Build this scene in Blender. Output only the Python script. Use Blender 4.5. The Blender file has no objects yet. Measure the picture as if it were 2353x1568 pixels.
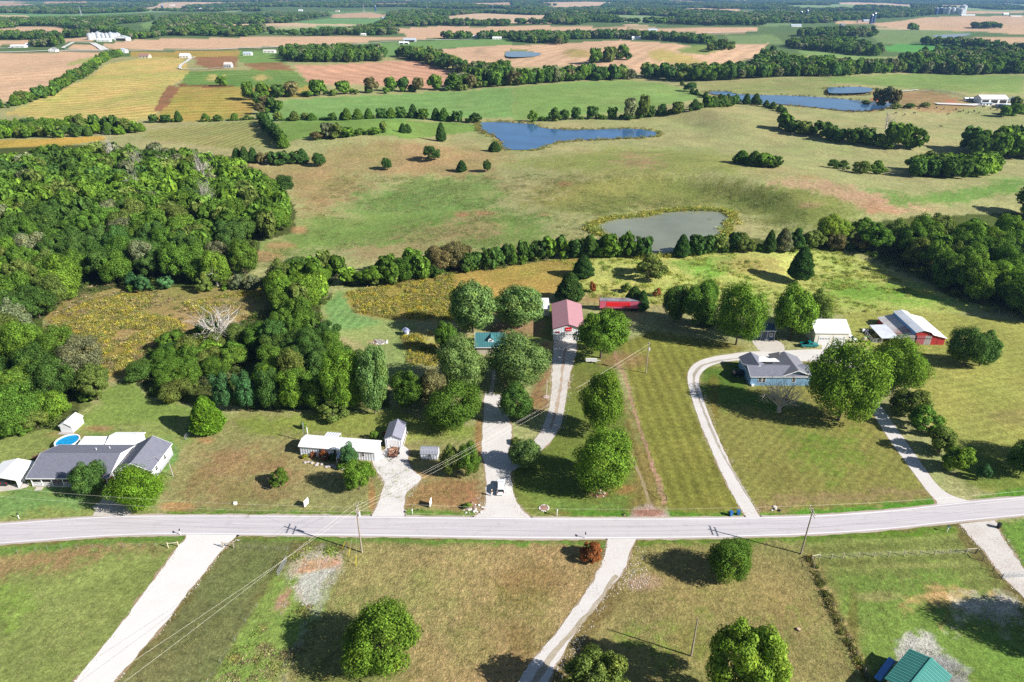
import bpy, math, random
import numpy as np
from mathutils import Vector, Matrix
random.seed(7); RNG = np.random.default_rng(7)
scene = bpy.context.scene
# ------------------------------------------------------------------ camera
PITCH = math.radians(27.08); CAMH = 95.0
FP = 1570.0; PCX, PCY = 1176.5, 784.0          # survey picture: 2353 x 1568 units, focal length in the same units
cam_d = bpy.data.cameras.new('camera'); cam = bpy.data.objects.new('camera', cam_d)
scene.collection.objects.link(cam); scene.camera = cam
cam.location = (0, 0, CAMH); cam.rotation_euler = (math.pi/2 - PITCH, 0, 0)
cam_d.sensor_width = 36; cam_d.lens = 36*FP/2353.0; cam_d.clip_start = 1; cam_d.clip_end = 40000
# ------------------------------------------------------------------ light
SUN_EL = 32.0
SDX, SDY = 0.926, -0.377                        # horizontal direction towards the sun
w = bpy.data.worlds.new("World"); scene.world = w; w.use_nodes = True
nt = w.node_tree; bg = nt.nodes['Background']
sky = nt.nodes.new('ShaderNodeTexSky'); sky.sky_type = 'NISHITA'; sky.sun_disc = False
sky.sun_elevation = math.radians(SUN_EL); sky.sun_rotation = math.atan2(SDX, SDY)
sky.altitude = 200; sky.air_density = 1.0; sky.dust_density = 0.6; sky.ozone_density = 1.5
nt.links.new(sky.outputs[0], bg.inputs[0]); bg.inputs[1].default_value = 0.05
sun_d = bpy.data.lights.new('sun', 'SUN'); sun_d.energy = 5.0; sun_d.angle = math.radians(0.5); sun_d.color = (1.0, 0.965, 0.91)
sun = bpy.data.objects.new('sun', sun_d); scene.collection.objects.link(sun); sun.location = (200, -80, 200)
ce, se = math.cos(math.radians(SUN_EL)), math.sin(math.radians(SUN_EL))
sun.rotation_euler = Vector((SDX*ce, SDY*ce, se)).to_track_quat('Z', 'Y').to_euler()
scene.view_settings.view_transform = 'Standard'; scene.view_settings.look = 'None'
scene.view_settings.exposure = 0.93; scene.view_settings.gamma = 1.0
scene.view_settings.use_curve_mapping = False
scene.cycles.max_bounces = 6; scene.cycles.volume_bounces = 0; scene.cycles.transparent_max_bounces = 8
scene.cycles.use_denoising = False
# ------------------------------------------------------------------ survey helpers (picture units <-> ground)
CP, SP = math.cos(PITCH), math.sin(PITCH)
def W(x, y, z=0.0):
    u = (x-PCX)/FP; v = -(y-PCY)/FP
    dy = CP+v*SP; dz = -SP+v*CP; t = (z-CAMH)/dz
    return u*t, dy*t
def proj(X, Y, Z):
    dep = Y*CP+(CAMH-Z)*SP; dep = np.maximum(dep, 1.0)
    return PCX+FP*X/dep, PCY+FP*(Y*SP*-1+(CAMH-Z)*CP)/dep
# ponds: survey outline
PONDS = [
 ('murky', [(1367,530),(1380,514),(1420,505),(1475,500),(1520,492),(1560,487),(1610,485),(1660,490),(1672,500),(1662,522),(1650,545),(1600,566),(1560,580),(1500,588),(1445,582),(1420,560),(1395,540)]),
 ('clear', [(1105,283),(1155,282),(1225,287),(1245,294),(1285,299),(1365,299),(1445,297),(1490,301),(1512,308),(1500,315),(1440,319),(1350,322),(1300,325),(1270,330),(1245,341),(1220,345),(1160,344),(1154,328),(1132,311),(1106,299)]),
 ('clear', [(1620,213),(1668,211),(1700,218),(1760,220),(1812,221),(1892,225),(1980,233),(2044,237),(2044,246),(2004,255),(1944,256),(1872,248),(1792,241),(1724,240),(1668,224)]),
 ('clear', [(1904,202),(1972,201),(2004,205),(1996,213),(1932,216),(1904,214)]),
 ('clear', [(1163,119),(1200,119),(1228,121),(1244,125),(1222,131),(1165,131)]),
 ('clear', [(2140,82.5),(2176,80),(2232,78),(2206,85),(2164,88)]),
]
BUMPS = [ (760,325,60,50,8.0),(1020,345,50,40,6.0),(1850,470,60,36,9.5),(1690,400,50,38,7.5),(1500,612,24,11,3.2),(1900,640,40,16,-3.0),
 (1330,225,170,110,8.0),(1620,300,60,50,7.0),(1980,215,120,90,6.0),(870,430,60,40,-5.0),(1250,440,50,34,4.5),(620,560,50,30,-2.5),
 (700,200,120,140,5.0),(1450,135,160,140,7.0),(480,160,200,180,5.0),(1600,130,160,120,8.0),(2050,330,50,40,6.0),(2230,440,50,34,5.5),(350,420,90,70,3.5),(1100,560,45,22,2.0)]
BW = []
for bx_, by_, sx_, sy_, a_ in BUMPS:
    X_, Y_ = W(bx_, by_); BW.append((X_, Y_, sx_, sy_, a_))
def sstep(t): t = np.clip(t, 0, 1); return t*t*(3-2*t)
def hbase(X, Y):
    X = np.asarray(X, float); Y = np.asarray(Y, float)
    h = np.zeros(np.broadcast(X, Y).shape)
    for x0, y0, sx, sy, a in BW:
        h = h+a*np.exp(-0.5*(((X-x0)/sx)**2+((Y-y0)/sy)**2))
    near = sstep((Y-212)/45.0)
    r1 = sstep((Y-450)/900.0); r2 = sstep((Y-1800)/2500.0)
    n = np.sin(X/190.0+1.3+0.7*np.sin(Y/310.0))*np.cos(Y/240.0+0.4+0.5*np.sin(X/270.0))
    n2 = np.sin(X/520.0+0.6)*np.cos(Y/690.0+2.0+0.8*np.sin(X/900.0))
    und = 0.8*np.sin(X/27.0+1.1*np.sin(Y/47.0))*np.sin(Y/33.0+0.9*np.sin(X/60.0))+2.6*np.sin(X/58.0+2.0+1.2*np.sin(Y/90.0))*np.cos(Y/71.0+0.8*np.sin(X/120.0))*sstep((Y-250)/100)*(1-0.5*sstep((Y-900)/400))
    return near*(h+und)+r1*(3.5*n+3.0*n2)+r2*(7*n2+4*n)
PF = []
for kind, pl in PONDS:
    P_ = np.array([W(*p) for p in pl]); c = P_.mean(0); r = np.abs(P_-c).max(0)
    PF.append([c[0], c[1], r[0]*1.12+4+0.02*c[1], r[1]*1.2+4+0.035*max(c[1]-350, 0)+0.09*max(c[1]-1100, 0), float(hbase(c[0], c[1]))])
def hgt(X, Y):
    h = hbase(X, Y)
    for cx, cy, rx, ry, lv in PF:
        d = np.sqrt(((X-cx)/rx)**2+((Y-cy)/ry)**2)
        wgt = 1-sstep((d-1.0)/0.45)
        h = h*(1-wgt)+lv*wgt
    return h
_T = np.concatenate([np.linspace(60, 900, 620), np.geomspace(905, 16000, 900)])
def G(x, y):
    """ground point seen at survey position x, y -> X, Y, Z"""
    u = (x-PCX)/FP; v = -(y-PCY)/FP
    d = np.array([u, CP+v*SP, -SP+v*CP]); d = d/d[1]
    X = d[0]*_T; Y = _T; Z = CAMH+d[2]*_T
    if y > 640:
        X, Y = W(x, y); return X, Y, 0.0
    g = Z-hgt(X, Y); k = np.argmax(g < 0)
    if g[k] >= 0: k = len(_T)-1
    if k == 0: k = 1
    f = g[k-1]/(g[k-1]-g[k]+1e-9); t = _T[k-1]+f*(_T[k]-_T[k-1])
    return float(d[0]*t), float(t), float(hgt(d[0]*t, t))
def inpoly(px, py, poly):
    px = np.asarray(px, float); py = np.asarray(py, float)
    ins = np.zeros(px.shape, bool); n = len(poly)
    for i in range(n):
        x1, y1 = poly[i]; x2, y2 = poly[(i+1) % n]
        if y1 == y2: continue
        c = ((y1 > py) != (y2 > py)) & (px < (x2-x1)*(py-y1)/(y2-y1)+x1)
        ins ^= c
    return ins
def vnoise(x, y, seed=0):
    """smooth value noise in numpy, 0..1"""
    xi = np.floor(x).astype(np.int64); yi = np.floor(y).astype(np.int64)
    fx = x-xi; fy = y-yi; fx = fx*fx*(3-2*fx); fy = fy*fy*(3-2*fy)
    def h(a, b):
        n = (a*374761393+b*668265263+seed*974634777) & 0x7fffffff
        n = ((n ^ (n >> 13))*1274126177) & 0x7fffffff
        return ((n ^ (n >> 16)) & 0xffff)/65535.0
    return (h(xi, yi)*(1-fx)+h(xi+1, yi)*fx)*(1-fy)+(h(xi, yi+1)*(1-fx)+h(xi+1, yi+1)*fx)*fy
def fbm(x, y, seed=0, o=4):
    s = 0; a = 0.5; t = 0
    for i in range(o):
        s = s+a*vnoise(x*2**i, y*2**i, seed+i*17); t += a; a *= 0.5
    return s/t
def srgb(r, g, b, k=1.0):
    def f(c):
        c = c/255.0
        return c/12.92 if c <= 0.04045 else ((c+0.055)/1.055)**2.4
    return (f(r)*k, f(g)*k, f(b)*k)
# ------------------------------------------------------------------ objects
def link(o):
    scene.collection.objects.link(o); return o
def tag(o, label=None, cat=None, group=None, kind=None):
    if label: o['label'] = label
    if cat: o['category'] = cat
    if group: o['group'] = group
    if kind: o['kind'] = kind
    return o
def thing(name, label, cat, loc=(0,0,0), rz=0.0, group=None):
    o = bpy.data.objects.new(name, None); link(o); o.location = loc; o.rotation_euler = (0,0,rz)
    o.empty_display_size = 0.5
    return tag(o, label, cat, group)
def copy_tree(o, parent=None):
    c = o.copy(); link(c); c.parent = parent
    for ch in list(o.children): copy_tree(ch, c)
    return c
def mesh_np(name, V, F, smooth=False):
    """V (n,3), F (m,k) numpy -> mesh"""
    me = bpy.data.meshes.new(name); V = np.asarray(V, np.float32); F = np.asarray(F, np.int32)
    me.vertices.add(len(V)); me.vertices.foreach_set('co', V.ravel())
    me.loops.add(F.size); me.loops.foreach_set('vertex_index', F.ravel())
    me.polygons.add(len(F)); me.polygons.foreach_set('loop_start', np.arange(0, F.size, F.shape[1], dtype=np.int32))
    try: me.polygons.foreach_set('loop_total', np.full(len(F), F.shape[1], np.int32))
    except Exception: pass
    if smooth: me.polygons.foreach_set('use_smooth', np.ones(len(F), bool))
    me.update(); me.validate(); return me
class MB:
    def __init__(s): s.v = []; s.f = []; s.smooth = False
    def poly(s, *pts):
        b = len(s.v); s.v += [tuple(p) for p in pts]; s.f.append(tuple(range(b, b+len(pts)))); return s
    def box(s, x0, y0, z0, x1, y1, z1):
        b = len(s.v)
        s.v += [(x0,y0,z0),(x1,y0,z0),(x1,y1,z0),(x0,y1,z0),(x0,y0,z1),(x1,y0,z1),(x1,y1,z1),(x0,y1,z1)]
        s.f += [tuple(b+i for i in q) for q in ((0,3,2,1),(4,5,6,7),(0,1,5,4),(1,2,6,5),(2,3,7,6),(3,0,4,7))]; return s
    def slab(s, q, t):
        """quad q (ccw seen from outside) thickened inwards by t"""
        q = [Vector(p) for p in q]; n = (q[1]-q[0]).cross(q[2]-q[0]).normalized()*t
        k = len(q); b = len(s.v); s.v += [tuple(p) for p in q]+[tuple(p-n) for p in q]
        s.f.append(tuple(b+i for i in range(k))); s.f.append(tuple(b+k+i for i in reversed(range(k))))
        for i in range(k):
            j = (i+1) % k; s.f.append((b+i, b+k+i, b+k+j, b+j))
        return s
    def prism(s, prof, y0, y1, axis='y'):
        """profile (a, z) extruded along axis"""
        n = len(prof); b = len(s.v)
        for yy in (y0, y1):
            for a, z in prof: s.v.append((a, yy, z) if axis == 'y' else (yy, a, z))
        s.f.append(tuple(b+i for i in range(n))); s.f.append(tuple(b+n+i for i in reversed(range(n))))
        for i in range(n):
            j = (i+1) % n; s.f.append((b+j, b+i, b+n+i, b+n+j))
        return s
    def tube(s, p0, p1, r0, r1=None, n=6, cap=True):
        r1 = r0 if r1 is None else r1
        p0 = Vector(p0); p1 = Vector(p1); d = (p1-p0)
        if d.length < 1e-6: return s
        d.normalize(); a = Vector((0,0,1)) if abs(d.z) < 0.9 else Vector((1,0,0))
        u = d.cross(a).normalized(); v = d.cross(u); b = len(s.v)
        for p, r in ((p0, r0), (p1, r1)):
            for i in range(n):
                t = 2*math.pi*i/n; s.v.append(tuple(p+u*math.cos(t)*r+v*math.sin(t)*r))
        for i in range(n):
            j = (i+1) % n; s.f.append((b+i, b+j, b+n+j, b+n+i))
        if cap:
            s.f.append(tuple(b+i for i in reversed(range(n)))); s.f.append(tuple(b+n+i for i in range(n)))
        return s
    def lathe(s, prof, n=16, c=(0,0,0)):
        b = len(s.v); m = len(prof)
        for r, z in prof:
            for i in range(n):
                t = 2*math.pi*i/n; s.v.append((c[0]+r*math.cos(t), c[1]+r*math.sin(t), c[2]+z))
        for k in range(m-1):
            for i in range(n):
                j = (i+1) % n; s.f.append((b+k*n+i, b+k*n+j, b+(k+1)*n+j, b+(k+1)*n+i))
        return s
    def obj(s, name, m, parent=None, loc=None, bevel=0):
        me = bpy.data.meshes.new(name); me.from_pydata(s.v, [], s.f); me.update()
        me.materials.append(m)
        if s.smooth: me.polygons.foreach_set('use_smooth', [True]*len(me.polygons))
        o = link(bpy.data.objects.new(name, me)); o.parent = parent
        if loc: o.location = loc
        if bevel:
            b = o.modifiers.new('bevel', 'BEVEL'); b.width = bevel; b.segments = 2; b.limit_method = 'ANGLE'
        return o
# ------------------------------------------------------------------ materials
def N(nt, t, **kw):
    n = nt.nodes.new(t)
    for k, v in kw.items(): setattr(n, k, v)
    return n
def L(nt, a, b): nt.links.new(a, b)
def mixc(nt, fac, a, b, mode='MIX'):
    n = nt.nodes.new('ShaderNodeMix'); n.data_type = 'RGBA'; n.blend_type = mode
    for s, v in ((n.inputs[0], fac), (n.inputs[6], a), (n.inputs[7], b)):
        if hasattr(v, 'is_linked'): nt.links.new(v, s)
        elif isinstance(v, (int, float)): s.default_value = v
        else: s.default_value = (*v[:3], 1)
    return n.outputs[2]
def mth(nt, op, a, b=None, c=None, clamp=False):
    n = nt.nodes.new('ShaderNodeMath'); n.operation = op; n.use_clamp = clamp
    for s, v in zip(n.inputs, (a, b, c)):
        if v is None: continue
        if hasattr(v, 'is_linked'): nt.links.new(v, s)
        else: s.default_value = v
    return n.outputs[0]
def noise(nt, vec, scale, detail=4, rough=0.55):
    n = nt.nodes.new('ShaderNodeTexNoise'); n.inputs['Scale'].default_value = scale; n.inputs['Detail'].default_value = detail
    n.inputs['Roughness'].default_value = rough
    if vec is not None: nt.links.new(vec, n.inputs['Vector'])
    return n.outputs['Fac']
def rng(nt, v, a, b, c, d):
    n = nt.nodes.new('ShaderNodeMapRange'); nt.links.new(v, n.inputs[0])
    for i, x in enumerate((a, b, c, d)): n.inputs[i+1].default_value = x
    return n.outputs[0]
def pos(nt): return nt.nodes.new('ShaderNodeNewGeometry').outputs['Position']
MATS = {}
def mat(name, col, rough=0.6, metal=0.0, var=0.15, scale=3.0, bump=0.0, dirt=None, dirt_amt=0.3, spec=0.4, stretch=None, corr=None):
    """procedural paint / metal / wood: base colour broken up by two noises; corr=(axis, pitch) adds real-relief corrugation bump"""
    if name in MATS: return MATS[name]
    m = bpy.data.materials.new(name); m.use_nodes = True; nt = m.node_tree; p = nt.nodes['Principled BSDF']
    tc = N(nt, 'ShaderNodeTexCoord').outputs['Object']; v = tc
    if stretch:
        mp = N(nt, 'ShaderNodeMapping'); mp.inputs['Scale'].default_value = stretch; L(nt, tc, mp.inputs[0]); v = mp.outputs[0]
    n1 = noise(nt, v, scale, 5); f = rng(nt, n1, 0.25, 0.75, 1-var, 1+var)
    g = N(nt, 'ShaderNodeCombineColor'); [L(nt, f, g.inputs[i]) for i in range(3)]
    c = mixc(nt, 1.0, col, g.outputs[0], 'MULTIPLY')
    if dirt:
        n2 = noise(nt, v, scale*0.35, 6, 0.65); d = rng(nt, n2, 0.48, 0.68, 0, dirt_amt); c = mixc(nt, d, c, dirt)
    L(nt, c, p.inputs['Base Color']); p.inputs['Roughness'].default_value = rough; p.inputs['Metallic'].default_value = metal
    p.inputs['Specular IOR Level'].default_value = spec
    hgt_ = None
    if corr:
        sx = N(nt, 'ShaderNodeSeparateXYZ'); L(nt, tc, sx.inputs[0])
        hgt_ = mth(nt, 'SINE', mth(nt, 'MULTIPLY', sx.outputs[corr[0]], 2*math.pi/corr[1]))
    if bump or corr:
        b = N(nt, 'ShaderNodeBump'); b.inputs['Distance'].default_value = bump or 0.02; b.inputs['Strength'].default_value = 0.6
        L(nt, hgt_ if hgt_ is not None else n1, b.inputs['Height']); L(nt, b.outputs[0], p.inputs['Normal'])
    MATS[name] = m; return m
def gravel(name, base, alt, grass=0.0, gcol=(0.16,0.13,0.06)):
    m = bpy.data.materials.new(name); m.use_nodes = True; nt = m.node_tree; p = nt.nodes['Principled BSDF']
    v = pos(nt)
    c = mixc(nt, rng(nt, noise(nt, v, 0.22, 6, 0.7), 0.35, 0.70, 0, 0.8), base, alt)
    c = mixc(nt, rng(nt, noise(nt, v, 7.0, 3, 0.7), 0.30, 0.70, 0, 0.30), c, tuple(x*0.5 for x in alt))
    if grass:
        k = mth(nt, 'MULTIPLY', rng(nt, noise(nt, v, 0.30, 4, 0.6), 0.40, 0.65, 0.15, 1.0), rng(nt, noise(nt, v, 2.6, 5, 0.8), 0.56-0.12*grass, 0.74-0.12*grass, 0, 0.75))
        c = mixc(nt, k, c, gcol)
    L(nt, c, p.inputs['Base Color']); p.inputs['Roughness'].default_value = 0.95; p.inputs['Specular IOR Level'].default_value = 0.15
    b = N(nt, 'ShaderNodeBump'); b.inputs['Distance'].default_value = 0.05; b.inputs['Strength'].default_value = 0.6
    L(nt, noise(nt, v, 5.0, 4, 0.7), b.inputs['Height']); L(nt, b.outputs[0], p.inputs['Normal'])
    return m
def leafmat(name, inst=False, col=None, fleck=None):
    m = bpy.data.materials.new(name); m.use_nodes = True; nt = m.node_tree; nt.nodes.remove(nt.nodes['Principled BSDF'])
    out = nt.nodes['Material Output']
    if inst:
        a = N(nt, 'ShaderNodeAttribute'); a.attribute_type = 'INSTANCER'; a.attribute_name = 'tint'; c = a.outputs['Color']
    else:
        c = N(nt, 'ShaderNodeObjectInfo').outputs['Color']
    g = nt.nodes.new('ShaderNodeNewGeometry')
    f = rng(nt, g.outputs['Random Per Island'], 0, 1, 0.50, 1.60)
    f = mth(nt, 'MULTIPLY', f, rng(nt, noise(nt, g.outputs['Position'], 0.45, 3), 0.3, 0.7, 0.72, 1.3))
    f = mth(nt, 'MULTIPLY', f, rng(nt, noise(nt, g.outputs['Position'], 1.7, 3, 0.7), 0.32, 0.68, 0.58, 1.48))
    k = N(nt, 'ShaderNodeCombineColor'); [L(nt, f, k.inputs[i]) for i in range(3)]
    c2 = mixc(nt, 1.0, c, k.outputs[0], 'MULTIPLY')
    yel = mixc(nt, 1.0, c2, (1.8, 1.35, 0.7), 'MULTIPLY')
    c3 = mixc(nt, rng(nt, noise(nt, g.outputs['Position'], 0.3, 4, 0.6), 0.55, 0.75, 0, 0.55), c2, yel)
    d = N(nt, 'ShaderNodeBsdfDiffuse'); L(nt, c3, d.inputs[0])
    t = N(nt, 'ShaderNodeBsdfTranslucent'); L(nt, mixc(nt, 1.0, c3, (1.25, 1.35, 0.6), 'MULTIPLY'), t.inputs[0])
    gl = N(nt, 'ShaderNodeBsdfGlossy'); gl.inputs['Roughness'].default_value = 0.45; gl.inputs[0].default_value = (1,1,1,1)
    mx = N(nt, 'ShaderNodeMixShader'); mx.inputs[0].default_value = 0.28; L(nt, d.outputs[0], mx.inputs[1]); L(nt, t.outputs[0], mx.inputs[2])
    m2 = N(nt, 'ShaderNodeMixShader'); m2.inputs[0].default_value = 0.0; L(nt, mx.outputs[0], m2.inputs[1]); L(nt, gl.outputs[0], m2.inputs[2])
    L(nt, m2.outputs[0], out.inputs[0]); return m
LEAF = leafmat('leaf'); LEAFI = leafmat('leaf_far', True)
BARK = mat('bark', (0.10,0.075,0.055), 0.95, var=0.35, scale=4)
SNAG = mat('weathered_dead_wood', (0.43,0.39,0.35), 0.9, var=0.25, scale=2)
WHITE = mat('white_metal', (0.78,0.78,0.77), 0.45, var=0.04, scale=1.2)
WHITER = mat('white_roof_metal', (0.80,0.80,0.79), 0.5, var=0.03, scale=0.8, corr=(0,0.45), bump=0.02)
SHING = mat('grey_shingle', (0.150,0.155,0.195), 0.85, var=0.22, scale=5, dirt=(0.09,0.09,0.115), dirt_amt=0.5)
SIDING = mat('white_siding', (0.74,0.74,0.76), 0.5, var=0.05, scale=1.5, corr=(2,0.25), bump=0.012)
PANEL = mat('white_ribbed_panel', (0.62,0.63,0.68), 0.5, var=0.05, scale=1.5, corr=(0,0.6), bump=0.03)
GLASS = mat('window_glass', (0.02,0.025,0.03), 0.08, var=0.1, spec=0.6)
TRIMW = mat('white_trim', (0.8,0.8,0.8), 0.5, var=0.03)
DARK = mat('dark_gap', (0.02,0.02,0.022), 0.9)
WOODG = mat('grey_post_wood', (0.33,0.28,0.20), 0.9, var=0.25, scale=3)
POLEW = mat('pole_wood', (0.30,0.25,0.20), 0.9, var=0.25, scale=2, stretch=(4,4,0.5))
BRICK = mat('red_brick', (0.28,0.10,0.08), 0.9, var=0.25, scale=3)
CONC = mat('concrete', (0.47,0.43,0.38), 0.9, var=0.1, scale=1.2, dirt=(0.3,0.27,0.23))
STEEL = mat('galvanized_steel', (0.45,0.46,0.48), 0.4, metal=0.6, var=0.1)
BLACK = mat('black_plastic', (0.015,0.015,0.017), 0.4)
RUBBER = mat('tyre_rubber', (0.02,0.02,0.02), 0.85)
WIRE = mat('wire_metal', (0.62,0.58,0.48), 0.5, var=0.05)
# ------------------------------------------------------------------ fields, lawns: surveyed outlines (picture units)
KG = 0.60
def A(pts): return [(x*0.5, y*0.5) for x, y in pts]
def B(pts): return [(1176.5+x*0.5, y*0.5) for x, y in pts]
CROP = (212,174,138); CROP2 = (204,156,124); YEL = (192,174,100); PAST = (162,160,106); FGRN = (122,150,88)
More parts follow.
